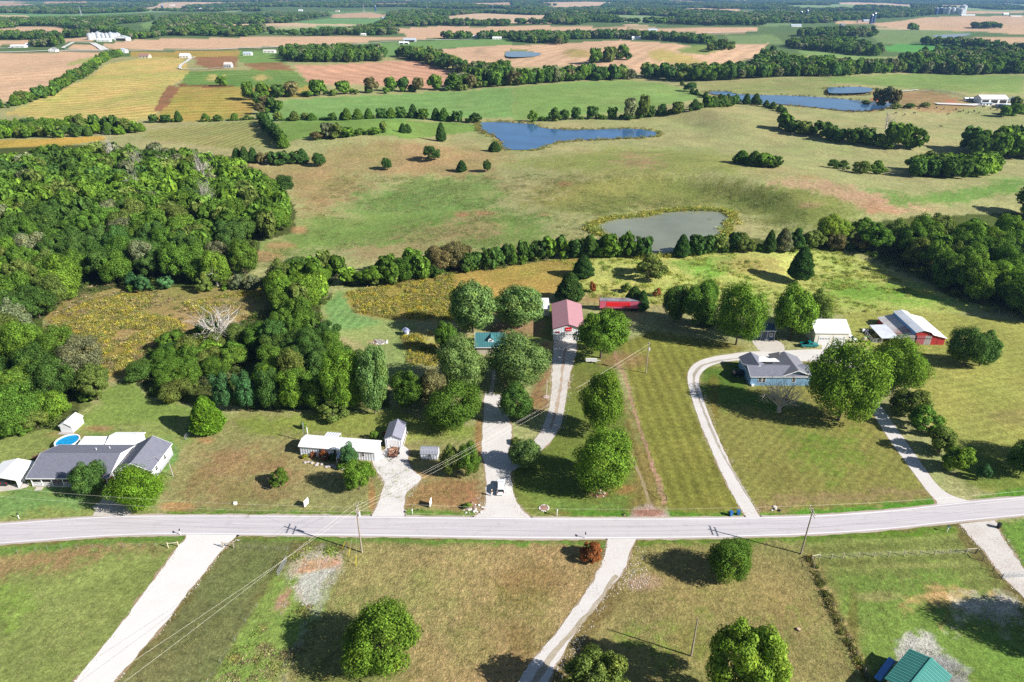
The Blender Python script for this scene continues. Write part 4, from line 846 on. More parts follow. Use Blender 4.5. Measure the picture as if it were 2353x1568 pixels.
# ---- single trees and shrubs round the houses
BT = [
 (797,972,1362,1562,'ovate','bright','large bright green maple in the brown lawn below the road, its right side turning rusty'),
 (1612,1732,1228,1348,'tall','mid','dense green oval tree beside the road with a notch in its left side'),
 (1600,1802,1412,1660,'open','lime','big loose pale green tree at the bottom edge right of the bare pole'),
 (1268,1446,1488,1680,'open','olive','olive green tree cut by the bottom edge beside the lower gravel track'),
 (172,248,1056,1142,'round','deep','round dark green tree in front of the long grey roofed house'),
 (783,825,1016,1075,'tall','teal','slender green tree touching the white mobile home roof'),
 (790,862,1052,1132,'round','bright','bright green tree on the lawn in front of the white mobile home'),
 (1010,1064,1018,1092,'round','olive','left half of the twin tree beside the small barn roofed shed'),
 (1050,1105,1015,1097,'round','mid','right half of the twin tree beside the white gravel drive'),
 (1170,1246,1003,1080,'round','silver','round silvery tree between the two gravel drives'),
 (1143,1226,880,970,'round','dark','dark green tree on the island between the gravel drives, below the green roof'),
 (1312,1456,980,1136,'round','bright','largest round bright green tree, nearest the road on the middle lawn'),
 (1326,1433,852,1000,'tall','bright','tall bright green tree directly behind the largest round lawn tree'),
 (980,1112,872,992,'round','mid','wide green tree left of the shaded gravel drive'),
 (962,1032,845,935,'round','brown','brownish green tree behind the white garage'),
 (905,985,848,940,'round','mid','green tree at the right end of the thicket behind the white garage'),
 (998,1122,772,900,'round','silver','round silvery tree left of the green metal roof'),
 (1112,1270,762,890,'round','silver','wide silvery tree hiding the front of the green roofed house'),
 (1000,1062,736,815,'tall','mid','narrow green tree behind the round silvery tree'),
 (1028,1145,638,765,'round','silver','tall silver maple at the corner of the goldenrod field'),
 (1138,1250,654,755,'round','silver','silvery tree left of the white and pink metal roofs'),
 (1312,1448,700,828,'open','bright','spreading bright green tree in front of the pink roofed workshop'),
 (1455,1528,583,640,'bush','olive','large rounded shrub alone on the yellow green slope'),
 (1516,1578,654,738,'round','dark','dark tree at the left end of the clump behind the striped lawn'),
 (1560,1642,650,748,'round','mid','green tree in the middle of the clump behind the striped lawn'),
 (1636,1746,652,792,'round','bright','large bright green tree left of the small dark blue shed'),
 (1600,1650,645,700,'round','mid','half hidden tree at the back of the clump behind the striped lawn'),
 (1766,1862,655,778,'round','bright','tall bright green tree right of the small dark blue shed'),
 (1835,1903,664,752,'round','olive','darker tree close behind the white double garage'),
 (1848,2004,782,972,'round','bright','huge bright green tree overhanging the blue house'),
 (1985,2118,774,902,'round','bright','wide green tree beside the upper end of the right drive'),
 (2170,2252,750,842,'round','deep','left half of the rounded dark tree pair right of the red barn'),
 (2215,2285,758,842,'round','deep','right half of the rounded dark tree pair right of the red barn'),
 (2035,2125,878,960,'bush','olive','first shrubby tree of the hedge beside the right drive, below the wide green tree'),
 (2075,2160,925,1000,'bush','mid','second shrubby tree down the hedge beside the right drive'),
 (2120,2195,965,1045,'bush','olive','third shrubby tree down the hedge beside the right drive'),
 (2155,2226,1012,1088,'bush','bright','lowest bright shrubby tree of the hedge beside the right drive'),
 (2240,2272,1062,1106,'bush','teal','small grey green bush between the hedge and the right edge'),
 (2304,2380,1010,1098,'round','dark','dark tree cut by the right edge above the road'),
 (622,668,1070,1118,'bush','mid','small clipped round bush on the lawn left of the white mobile home'),
 (690,706,967,986,'bush','lime','tiny light green sapling behind the antenna mast'),
 (1331,1388,1238,1293,'bush','rust','rust red ball shaped shrub at the roadside beside the lower gravel track'),
 (850,872,985,1010,'bush','mid','small bush behind the white mobile home near the garage'),
 (492,548,853,942,'tall','teal','leftmost blue green tree of the row behind the brown lawn'),
 (545,598,850,944,'tall','teal','second blue green tree of the row behind the brown lawn'),
 (594,652,846,944,'tall','deep','third tree of the row behind the brown lawn, deep green'),
 (648,706,850,946,'tall','bright','yellow green tree fourth in the row behind the brown lawn'),
 (700,760,862,946,'tall','mid','fifth tree in the row behind the brown lawn'),
 (750,835,800,948,'round','bright','tall bright green tree standing over the row behind the brown lawn'),
 (825,898,790,950,'round','silver','light green tree at the right end of the row behind the brown lawn'),
 (730,800,930,948,'bush','olive','low bush at the foot of the row behind the brown lawn'),
 (1380,1408,1452,1465,'bush','mid','low weed clump in the lawn near the lower gravel track'),
 (2330,2420,430,500,'round','dark','dark tree cut by the right edge above the right wood'),
]
for b in BT[:-2]:
    boxtree(*b[:6], b[6])
boxtree(*BT[-1][:6], BT[-1][6])
# tree just past the right edge whose shade lies across the gravel yard
g = G(2545, 1500); plant('round', g[0], g[1], 0, 12, 15, 'mid', 'tree just past the right edge shading the gravel yard')
g = G(2440, 1075); plant('round', g[0], g[1], 0, 9, 12, 'mid', 'tree just past the right edge shading the lawn above the road')
# cedars
CD = [(438,524,902,996,'cedarbright','round bright cedar at the corner of the yard behind the grey roofed house'),
 (260,386,1070,1174,'cedarbright','broad yellow green cedar covering the garage front by the road'),
 (1272,1346,622,692,'cedar','big dark cedar behind the pink roofed workshop'),
 (1312,1368,583,636,'cedar','dark cedar on the crest behind the pink roofed workshop'),
 (1430,1482,655,705,'cedar','dark pointed cedar behind the pink semitrailer'),
 (1458,1492,665,712,'cedar','smaller cedar at the right end of the pink semitrailer'),
 (1805,1869,566,640,'cedar','lone dark cedar standing on the meadow behind the white garage'),
 (1600,1648,690,748,'cedar','small olive cedar at the foot of the clump behind the striped lawn'),
 (632,678,402,442,'cedar','round dark cedar at the corner of the left wood'),
 (1000,1028,283,323,'cedar','pointed dark cedar left of the blue pond'),
 (972,1012,335,368,'cedar','dark cedar on the hump below the blue pond'),
 (876,905,362,389,'cedar','small round cedar leftmost of the pasture singles'),
 (1047,1075,368,393,'cedar','round cedar left of the tiny one in the open pasture'),
 (1109,1131,368,393,'cedar','tiny rightmost cedar in the open pasture'),
 (717,753,350,381,'cedar','round dark cedar at the right end of the short row by the left wood'),
 (1120,1154,326,347,'cedar','low dark cedar on the bank of the blue pond'),
 (1570,1600,195,205,'cedar','little dark cedar on the bare bank above the long pond')]
for i_, (x0, x1, yt, yb, t, lb) in enumerate(CD): boxtree(x0, x1, yt, yb, ['cedar', 'round', 'tall'][i_ % 3] if i_ > 7 or i_ < 2 else 'cedar', t, lb, cat='tree', name='cedar_tree', near=(yb > 380))
# ---- rows and clumps of trees: (outline or polyline) planted one by one
def onground(X, Y): return float(hgt(X, Y))
FAR = []          # everything too small or too many for single trees: X, Y, width, height, tint, variant
CAND = []         # candidates for single trees
def row(pts, step, wr, hr, kinds, tints, label, group, jitter=1.5):
    g = [G(*p)[:2] for p in pts]; P = resample(g, step)
    for q in P:
        X = q[0]+random.uniform(-jitter, jitter); Y = q[1]+random.uniform(-jitter, jitter); wd = random.uniform(*wr)
        CAND.append((X, Y, wd, random.uniform(*hr), random.choice(kinds), random.choice(tints), label, group))
UNDER = []
_row = row
def row(pts, step, wr, hr, kinds, tints, label, group, jitter=1.5):
    _row(pts, step, wr, hr, kinds, tints, label, group, jitter)
    if len(pts) > 2 and group:
        g = [G(*p)[:2] for p in pts]; P = resample(g, max(2.2, wr[0]*0.4))
        for q in P:
            if random.random() < 0.8: s_ = random.uniform(0.35, 0.6); UNDER.append((q[0]+random.uniform(-jitter, jitter)*1.4, q[1]+random.uniform(-jitter, jitter)*1.4, wr[0]*s_*1.2, hr[0]*s_, TINT[random.choice(['mid','olive','dark','deep','mid'])], 1))
def wood(poly, step, wr, hr, kinds, tints, label, group):
    """poly = survey outline of the wood's footprint"""
    q = [G(*p)[:2] for p in poly]; xs = [p[0] for p in q]; ys = [p[1] for p in q]
    Y = min(ys)
    while Y < max(ys):
        X = min(xs)+random.uniform(0, step)
        while X < max(xs):
            x = X+random.uniform(-0.3, 0.3)*step; y = Y+random.uniform(-0.3, 0.3)*step
            if bool(inpoly(x, y, q)):
                wd = random.uniform(*wr)
                CAND.append((x, y, wd, random.uniform(*hr), random.choice(kinds), random.choice(tints), label, group))
            X += step
        Y += step*0.9
WT = ['mid','bright','mid','dark','olive','mid','bright','deep','lime','mid','olive','dark','bright','grey']
WT_OLD = ['mid','mid','dark','bright','olive','olive','grey','lime','deep','bright','mid','silver','bright','lime']
BL = ['round','round','ovate','open','tall']
# thickets round the houses
wood([(318,868),(350,815),(420,792),(520,770),(600,790),(560,850),(480,900),(400,918),(335,905)], 6.5, (6.5,9.5), (5,7.5), BL+['bush'], ['mid','bright','mid','bright','olive'], 'leafy tree in the thicket beside the mown bay', 'trees of the thicket behind the brown lawn')
wood([(560,790),(620,770),(700,740),(740,770),(800,830),(860,860),(850,900),(700,905),(600,880)], 6.5, (6.5,9.5), (7.5,11), BL, ['mid','bright','olive','bright','mid','dark'], 'olive and green tree in the back of the thicket', 'trees of the thicket behind the brown lawn')
wood([(640,740),(640,660),(690,630),(780,635),(755,690),(730,740),(700,760)], 6.5, (7,10), (8,12), BL, ['bright','mid','bright','olive','lime'], 'bright leafy tree in the belt between the clearing and the mown bay', 'trees of the belt beside the clearing')
row([(800,655),(850,655),(890,648)], 7, (8,10), (7,9), BL, ['mid','bright'], 'green tree at the corner of the goldenrod field', 'trees behind the goldenrod field')
row([(890,650),(930,645),(980,640),(1020,630),(1060,622)], 6.5, (8,11), (9,12), BL, ['mid','olive','mid','brown'], 'green tree in the line behind the goldenrod field', 'trees behind the goldenrod field', 2.5)
row([(880,625),(940,610),(990,610),(1060,600)], 7, (7,10), (7,10), BL, ['mid','olive','brown'], 'rear tree in the line behind the goldenrod field', 'trees behind the goldenrod field', 2.5)
row([(1070,625),(1120,617),(1180,606),(1240,597),(1290,590)], 3.2, (5.5,7.5), (7.5,10), ['tall','cedar','tall','round'], ['cedar','dark','deep','mid'], 'dark cedar in the close row below the big pasture', 'cedars of the row below the big pasture', 0.8)
row([(1300,592),(1350,588),(1400,590),(1440,590),(1470,592)], 4.2, (6,8.5), (8,11.5), ['tall','tall','round','cedar'], ['cedar','bright','mid','dark'], 'dark tree on the dam of the grey pond', 'trees on the dam of the grey pond', 1.2)
row([(1560,588),(1600,585),(1650,582),(1690,578)], 4, (5.5,8), (7.5,10), ['cedar','tall','tall','round'], ['cedar','cedar','olive'], 'dark cedar at the foot of the grey pond', 'trees on the dam of the grey pond', 1.0)
row([(1705,578),(1760,578),(1800,575),(1860,572)], 6, (5.5,9), (6,10), ['cedar','round','bush'], ['cedar','olive','grey','mid'], 'tree in the hedge line right of the grey pond', 'trees of the line right of the grey pond', 1.2)
row([(1870,572),(1920,572),(1970,575)], 6, (8,10), (7,9), ['round','bush'], ['brown','olive','grey'], 'brownish tree where the hedge line meets the right wood', 'trees of the line right of the grey pond', 1.5)
row([(1900,560),(1920,560)], 7, (9,11), (10,12), ['round'], ['lime'], 'pale yellow green tree in the hedge line right of the grey pond', None, 1)
wood([(1985,585),(2060,600),(2150,640),(2200,690),(2300,715),(2420,760),(2600,800),(2600,560),(2353,545),(2200,545),(2060,548),(1985,560)], 9, (9,13), (10,14), BL, ['dark','mid','olive','deep','lime','bright','olive'], 'leafy tree in the dark wood right of the meadow', 'trees of the right wood')
# left wood
wood([(-260,420),(0,400),(120,380),(240,372),(330,378),(430,372),(520,400),(580,420),(640,470),(668,500),(672,528),(640,548),(590,556),(560,566),(520,600),(545,625),(590,640),(540,655),(460,662),(350,658),(290,650),(160,690),(95,740),(100,800),(170,850),(210,885),(200,930),(120,985),(0,1000),(-260,1010)], 9.2, (9,12.5), (10,14.5), BL, WT, 'leafy tree in the large wood left of the pasture', 'trees of the large left wood')
row([(300,665),(330,668),(380,662)], 5, (5,7), (5,7), ['round','bush'], ['teal','bright'], 'low tree at the lower edge of the left wood', 'trees of the large left wood')
row([(480,668),(540,665),(590,662),(640,655)], 6, (5,8), (5,8), ['bush','open'], ['olive','grey','mid'], 'scrubby tree along the top of the clearing', 'scrub along the top of the clearing')
row([(112,968),(80,985),(40,1000)], 6, (7,10), (6,9), BL, ['bright','mid','olive'], 'leafy tree at the wood edge above the white shed', 'trees of the large left wood')
row([(215,925),(222,900),(195,870)], 6, (7,9), (6,9), BL, ['lime','olive','yellow'], 'yellow green tree at the wood edge beside the mown bay', 'trees of the large left wood')
# young cedars top left
wood([(-60,325),(0,322),(150,318),(250,312),(330,308),(345,300),(250,292),(100,290),(0,296),(-60,300)], 7.5, (6,8), (6,9), ['cedar','tall','round'], ['cedarbright','bright','bright','lime'], 'bright young cedar in the belt left of the mown field', 'young cedars at the left edge')
row([(180,298),(225,300),(290,305)], 8, (9,12), (10,13), ['round'], ['dark','olive'], 'tall dark tree among the young cedars', 'young cedars at the left edge')
row([(-60,258),(0,250),(55,238),(115,220),(155,195),(200,172),(225,150),(248,135),(275,130)], 9, (9,12), (10,13), BL+['cedar'], ['dark','mid','deep','olive'], 'tree of the dark diagonal line beside the tan field', 'diagonal line of trees beside the tan field', 3)
# small rows of the middle distance
row([(602,282),(615,295),(625,308),(640,322),(655,340)], 6, (7,9), (8,10), ['cedar','round'], ['cedar','mid','dark'], 'dark tree in the short diagonal row of the middle pasture', 'short diagonal row of the middle pasture', 1)
row([(545,372),(565,375),(585,374)], 6.5, (7,8), (8,10), ['cedar'], ['cedar'], 'cedar of the row at the head of the left wood', 'row at the head of the left wood', 1)
row([(600,376),(620,374)], 6, (5,6), (7,9), ['open'], ['brown','grey'], 'thin brown tree of the row at the head of the left wood', 'row at the head of the left wood', 1)
row([(635,377),(655,377),(675,376),(695,375)], 6.5, (8,10), (8,10), ['cedar','round'], ['cedar'], 'cedar of the row at the head of the left wood', 'row at the head of the left wood', 1)
row([(755,318),(775,318)], 9, (9,11), (11,12), ['open'], ['grey','olive'], 'thin grey tree in the short hedge of the middle pasture', 'short hedge of the middle pasture', 1)
row([(735,320),(800,314),(830,310),(862,308),(880,305)], 7, (6,10), (4,8), ['bush','round'], ['olive','brown','mid'], 'shrub of the short hedge in the middle pasture', 'short hedge of the middle pasture', 1)
row([(925,306),(937,306)], 12, (6,7), (6,7), ['cedar'], ['cedar'], 'small dark tree right of the short hedge', None, 0.5)
row([(355,282),(380,282),(410,280)], 8, (7,10), (6,9), ['cedar','round'], ['dark','cedar'], 'dark tree below the yellow field', 'hedge below the yellow field', 1)
row([(470,280),(500,279),(540,277),(570,276),(600,274)], 9, (6,9), (4,7), ['bush','round'], ['dark','olive','mid'], 'low tree of the hedge below the yellow field', 'hedge below the yellow field', 1)
row([(640,278),(680,277),(700,276),(720,276),(760,277),(790,276)], 9, (6,10), (5,9), ['bush','round','cedar'], ['mid','dark','olive'], 'low tree of the hedge across the green pasture', 'hedge across the green pasture', 1.5)
row([(800,276),(850,273),(900,272),(950,272),(1000,276),(1050,280),(1092,283)], 8, (8,10), (8,11), ['cedar','round'], ['cedar','dark','mid'], 'dark tree of the hedge left of the blue pond', 'hedge left of the blue pond', 1.5)
row([(600,262),(640,258),(612,250),(590,240)], 9, (8,11), (9,12), BL, ['dark','brown','mid'], 'dark tree at the corner of the yellow field', 'trees at the corner of the yellow field', 2)
row([(1228,280),(1270,278),(1320,275),(1360,274),(1410,274),(1440,275),(1490,270),(1520,264),(1560,262),(1600,252),(1640,247),(1690,240)], 9, (8,11), (8,11), ['cedar','round','bush'], ['cedar','dark','mid'], 'dark tree of the hedge right of the blue pond', 'hedge right of the blue pond', 1.5)
row([(1445,276),(1475,274)], 10, (10,12), (18,20), ['open','tall'], ['grey','olive'], 'tall thin tree standing above the hedge right of the blue pond', 'tall trees above the hedge', 1)
row([(1590,215),(1600,218),(1620,225),(1655,228),(1672,230),(1690,232),(1730,236)], 16, (5,6), (5,6), ['cedar'], ['dark'], 'tiny dark tree along the near shore of the long pond', 'tiny trees along the near shore', 0.5)
row([(1715,240),(1735,240)], 8, (8,9), (9,10), ['cedar'], ['dark'], 'dark cedar clump at the near shore of the long pond', 'cedar clump at the near shore', 1)
row([(1745,243),(1760,246),(1775,250),(1792,256),(1800,262)], 9, (5,7), (5,6), ['cedar','bush'], ['dark'], 'small tree of the line running down from the long pond', 'small trees below the long pond', 0.5)
row([(1565,198),(1585,203)], 12, (5,6), (5,6), ['bush'], ['dark'], 'dark shrub on the bare bank', 'shrubs on the bare bank', 1)
row([(1795,298),(1820,303),(1850,308),(1880,312)], 9, (10,13), (9,12), BL, ['dark','olive','mid'], 'tree at the left end of the right hedgerow', 'right hedgerow trees', 2)
row([(1905,322),(1935,328),(1960,330),(1990,332),(2020,336)], 8, (10,13), (9,13), BL, ['dark','mid','deep'], 'tree in the middle of the right hedgerow', 'right hedgerow trees', 2)
row([(2045,342),(2070,345),(2095,342)], 8, (12,15), (14,17), BL, ['olive','mid','deep'], 'tall tree in the right hedgerow below the cattle', 'right hedgerow trees', 2)
wood([(2200,370),(2353,372),(2500,372),(2500,340),(2353,335),(2215,342)], 11, (12,15), (13,17), BL, ['olive','mid','deep','bright'], 'large tree of the clump at the right edge below the barn', 'clump at the right edge')
wood([(2085,405),(2130,414),(2200,412),(2280,405),(2290,388),(2200,385),(2100,390)], 8, (9,12), (8,11), BL, ['deep','dark','mid'], 'dark tree of the clump in the right pasture', 'clump in the right pasture')
row([(1702,376),(1725,380),(1750,384),(1778,386)], 7, (9,11), (6,8), ['round','bush','cedar'], ['dark','mid'], 'dark tree of the small clump on the ridge', 'small clump on the ridge', 1.5)
row([(1920,388),(1940,390)], 8, (7,8), (5,6), ['bush'], ['dark'], 'dark shrub left of the right pasture clump', 'shrubs left of the pasture clump', 1)
row([(1975,398),(2015,400)], 8, (9,11), (7,8), ['bush'], ['mid','olive'], 'rounded shrub left of the right pasture clump', 'shrubs left of the pasture clump', 1)
row([(2020,238),(2035,240)], 12, (12,14), (15,17), ['open'], ['brown','grey'], 'dark leafless looking tree at the far end of the long pond', 'trees at the far end of the long pond', 2)
row([(2050,244),(2056,244)], 12, (8,9), (15,17), ['tall'], ['brown'], 'narrow brown tree on the red bank of the long pond', None, 1)
row([(1985,240),(2020,242)], 10, (8,10), (4,5), ['bush'], ['olive','brown'], 'scrub on the far bank of the long pond', 'scrub at the long pond', 2)
row([(2060,250),(2120,246)], 12, (9,11), (4,5), ['bush'], ['olive','dark'], 'scrub right of the red bank', 'scrub at the long pond', 2)
row([(2300,268),(2353,262),(2330,250)], 14, (10,12), (9,12), BL, ['olive','mid'], 'tree at the right edge below the far white barn', 'trees below the far white barn', 2)
# single trees of the tan and yellow fields
row([(508,198),(512,198)], 20, (9,10), (10,11), ['round'], ['mid'], 'lone round tree in the yellow field', None, 0.5)
row([(1178+197,146),(1178+225,140),(1178+255,137)], 12, (16,20), (20,26), BL, ['mid','dark','olive'], 'tall tree of the clump in the tan field', 'clump in the tan field', 5)
# hedgerow along the green pasture and grove
row([(572,232),(610,226),(640,224),(665,222)], 13, (13,16), (13,17), BL, ['olive','mid','brown'], 'tree of the tall line along the far edge of the green pasture', 'tall line along the far edge of the green pasture', 3)
row([(715,222),(745,220),(800,217),(850,215),(900,211),(960,211),(1000,208),(1045,208),(1090,204),(1140,200),(1178,197),(1230,192),(1290,188),(1330,185),(1375,182),(1440,181)], 13, (13,17), (13,18), BL, ['olive','mid','dark','deep','brown'], 'tree of the tall line along the far edge of the green pasture', 'tall line along the far edge of the green pasture', 5)
# ---- split: the largest become single trees, the rest one woodland
def apparent(c): return c[2]/math.hypot(c[1], CAMH)
def inview(c):
    px, py = proj(c[0], c[1], onground(c[0], c[1])+3); return -60 < px < 2413 and py < 1620
LIM = {'broadleaf_tree': 298, 'cedar_tree': 150, 'shrub': 110}
CAND.sort(key=apparent, reverse=True)
EXT = {}
for c in CAND:
    q = proj(c[0], c[1], 0.0); EXT.setdefault(c[6], []).append((float(q[0]), float(q[1])))
TW = {'mid':'mid green','bright':'bright green','lime':'pale yellow green','dark':'dark green','deep':'deep green','silver':'silvery','olive':'olive','yellow':'yellow','brown':'brownish','grey':'greyish','rust':'rust','teal':'blue green','cedar':'dark green','cedarbright':'light green'}
KW = {'round':'round','ovate':'broad based','open':'loose crowned','tall':'narrow','bush':'low','cedar':'pointed'}
def wordy(c):
    base = c[6]
    if len(EXT[base]) < 2: return base
    e = np.array(EXT[base]); q = proj(c[0], c[1], 0.0); fx = (e[:, 0] < q[0]).mean(); fy = (e[:, 1] < q[1]).mean()
    spread = e[:, 1].max()-e[:, 1].min()
    hx = ['far left', 'left', 'middle', 'right', 'far right'][min(4, int(fx*5))]
    hy = ['back', 'middle', 'front'][min(2, int(fy*3))] if spread > 45 else ''
    sz = 'large' if c[2] > 10.5 else 'small' if c[2] < 7 else ''
    tail = base
    for cut in (' in ', ' of ', ' at ', ' along ', ' behind ', ' below ', ' where ', ' beside ', ' standing ', ' among ', ' running ', ' right of ', ' left of '):
        i = base.find(cut)
        if i > 0 and i < len(tail): tail = tail[:i] if False else tail; 
    idx = min([base.find(k) for k in (' in the ', ' of the ', ' at the ', ' along the ', ' behind the ', ' below the ', ' where the ', ' beside ', ' standing ', ' among ', ' on the ', ' right of ', ' left of ') if base.find(k) > 0] or [len(base)])
    noun = 'cedar' if c[4] == 'cedar' else 'shrub' if c[4] == 'bush' else 'tree'
    w_ = ' '.join(x for x in (sz, KW[c[4]], TW[c[5]], noun) if x)+base[idx:]+', '+' '.join(x for x in (hx, hy) if x)
    if len(w_.split()) > 16: w_ = ' '.join(x for x in (TW[c[5]], noun) if x)+base[idx:]+', '+' '.join(x for x in (hx, hy) if x)
    if len(w_.split()) > 16: w_ = ' '.join(x for x in (TW[c[5]], noun) if x)+base[idx:]+', '+hx
    return w_
for c in CAND:
    X, Y, wd, ht, kind, tint, label, group = c
    if len(EXT[c[6]]) > 12 and tint not in ('cedar', 'cedarbright', 'brown', 'grey'):
        order = ['dark','deep','mid','mid','olive','mid','bright']; f_ = float(fbm(np.array(X/22.0), np.array(Y/22.0), 91, 3)); k_ = int(np.clip((f_-0.28)/0.44*7+random.uniform(-1.3, 1.3), 0, 6)); tint = order[k_]; c = c[:5]+(tint,)+c[6:]
    label = wordy(c)
    base = {'cedar': 'cedar_tree', 'bush': 'shrub'}.get(kind, 'broadleaf_tree')
    if inview(c) and CNT.get(base, 0) < LIM[base]:
        plant(kind, X, Y, onground(X, Y)-0.1, wd, ht, tint, label, group, near=(Y < 300))
    elif -200 < proj(X, Y, 0.0)[0] < 2560: FAR.append((X, Y, wd, ht, TINT[tint], 0 if kind == 'cedar' else 1))
# ---- far woods (survey outlines of their footprints)
FW = [A([(-100,100),(230,98),(640,90),(700,98),(520,118),(485,140),(560,150),(600,160),(500,160),(400,144),(250,124),(120,120),(0,132),(-100,138)]),
 A([(720,172),(735,140),(740,105),(800,85),(1050,75),(1230,98),(1390,86),(1480,84),(1400,92),(1320,105),(1240,135),(1212,160),(1120,172),(1000,170)]),
 A([(1228,158),(1420,160),(1560,152),(1700,138),(1760,124),(1850,122),(2000,120),(2353,119),(2353,100),(2150,100),(2100,88),(2353,76),(2353,62),(1790,66),(1790,100),(1730,122),(1740,135),(1820,150),(1790,163),(1500,166),(1300,162)]),
 A([(1300,252),(1340,245),(1780,252),(1800,285),(1600,290),(1370,290),(1300,270)]),
 A([(1835,260),(1920,252),(2060,292),(2160,335),(2353,335),(2353,392),(2080,415),(2062,400),(2150,378),(2160,352),(2050,318),(1930,290)]),
 A([(-60,175),(0,172),(270,172),(270,182),(0,184),(-60,188)]), A([(130,212),(270,205),(270,216),(140,218)]), A([(290,172),(400,168),(400,174),(290,178)]), A([(580,175),(730,166),(730,174),(590,182)]),
 A([(2040,178),(2180,172),(2180,180),(2050,184)]), A([(2200,175),(2353,170),(2353,180),(2210,182)]),
 B([(-10,114),(300,116),(350,104),(500,106),(1000,120),(1130,120),(1160,104),(1165,88),(1000,84),(600,80),(360,72),(300,66),(-10,66)]),
 B([(-10,60),(300,62),(560,60),(850,62),(1000,66),(1250,78),(1480,92),(1480,104),(1290,110),(1180,108),(1160,82),(700,78),(300,74),(-10,70)]),
 B([(1200,72),(1900,56),(1990,64),(1900,72),(1700,84),(1650,94),(1480,94),(1300,84)]),
 B([(-10,190),(80,196),(235,208),(262,182),(500,178),(590,184),(700,190),(920,208),(925,198),(850,180),(600,172),(400,165),(130,172),(-10,178)]),
 B([(895,250),(1020,232),(1012,222),(900,242)]),
 B([(-10,398),(200,385),(555,364),(560,352),(300,355),(-10,380)]), B([(580,360),(660,366),(830,378),(1000,372),(1300,354),(1500,356),(1620,350),(1800,335),(2050,345),(2353,340),(2500,340),(2500,320),(2353,318),(2100,310),(1830,310),(1600,325),(1480,310),(1250,300),(1110,305),(1100,330),(900,345),(680,350),(580,350)]),
 B([(1110,290),(1190,262),(1250,280),(1200,305)]),
 B([(1245,210),(1400,195),(1560,205),(1690,245),(1682,264),(1500,248),(1250,220)]), B([(1300,165),(1480,150),(1670,155),(1665,174),(1480,172),(1300,172)]),
 B([(2112,124),(2215,124),(2215,134),(2115,134)]), B([(1870,200),(2130,212),(2353,238),(2353,246),(2120,222),(1870,207)]), B([(1830,135),(1890,135),(1890,140),(1830,140)]),
 B([(1770,290),(1900,262),(2353,280),(2353,318),(2050,300),(1830,300)]), B([(1950,252),(2353,262),(2353,275),(1960,262)]),
 A([(0,52),(380,50),(640,44),(700,52),(560,60),(0,60)]), A([(420,50),(1150,44),(1220,52),(900,54),(640,58),(430,60)]), A([(1180,70),(1500,66),(1500,76),(1180,80)]), B([(-10,52),(1900,48),(1990,54),(1200,66),(600,58),(-10,60)]),
 A([(-200,46),(210,40),(560,30),(1200,34),(1700,34),(2353,42),(2353,34),(1980,26),(1500,24),(1200,16),(800,16),(400,22),(200,30),(-200,36)]), B([(-10,44),(740,50),(1060,42),(1900,46),(2600,46),(2600,34),(1900,30),(1000,28),(760,36),(0,30)]),
 A([(-200,8),(200,6),(1200,10),(2353,10),(2353,2),(-200,-4)]), B([(-10,12),(2600,20),(2600,4),(1900,2),(-10,2)]),
 A([(-300,1),(2400,-2),(2400,-9),(-300,-9)]), B([(-20,1),(2700,2),(2700,-9),(-20,-9)]), A([(1200,22),(1690,20),(1700,13),(1200,13)]), B([(0,28),(1900,26),(2600,32),(2600,22),(1000,14),(0,14)])]
CROPS = [f[1] for f in FIELDS if f[0] in (CROP, CROP2)]
def farwoods():
    rg = np.random.default_rng(5)
    for poly in FW:
        q = [G(x, y)[:2] for x, y in poly]; Q = np.array(q); area_y = (Q[:, 1].min(), Q[:, 1].max()); ym = Q[:, 1].mean()
        step = max(11.0, min(ym*0.0085, 26.0)); nx = int((Q[:, 0].max()-Q[:, 0].min())/step)+1; ny = int((area_y[1]-area_y[0])/step)+1
        if nx*ny > 90000: f = math.sqrt(nx*ny/90000); nx = int(nx/f); ny = int(ny/f); step *= f
        gx, gy = np.meshgrid(np.arange(nx), np.arange(ny)); x = Q[:, 0].min()+(gx.ravel()+rg.uniform(-0.4, 0.4, gx.size))*step; y = area_y[0]+(gy.ravel()+rg.uniform(-0.4, 0.4, gx.size))*step
        wob = ym*0.004
        m = inpoly(x+(fbm(x/60, y/60, 3)-0.5)*wob*4, y+(fbm(x/60, y/60, 4)-0.5)*wob*8, q)
        m &= ~((y > 2000) & (clearing(x, y) > 0.60)); x = x[m]; y = y[m]
        if len(x) == 0: continue
        px, _ = proj(x, y, 0*x); k = (px > -150) & (px < 2520); x = x[k]; y = y[k]
        big = max(1.0, step/12.0)
        tn = list(TINT[t] for t in ('dark','mid','deep','olive','dark','mid','deep','grey'))
        for a, b in zip(x, y):
            t = tn[int(rg.integers(len(tn)))]
            FAR.append((a, b, 13*big*rg.uniform(0.8, 1.25), (14+1.5*min(big, 2.0))*rg.uniform(0.7, 1.2), t, 1))
farwoods()
FAR += UNDER
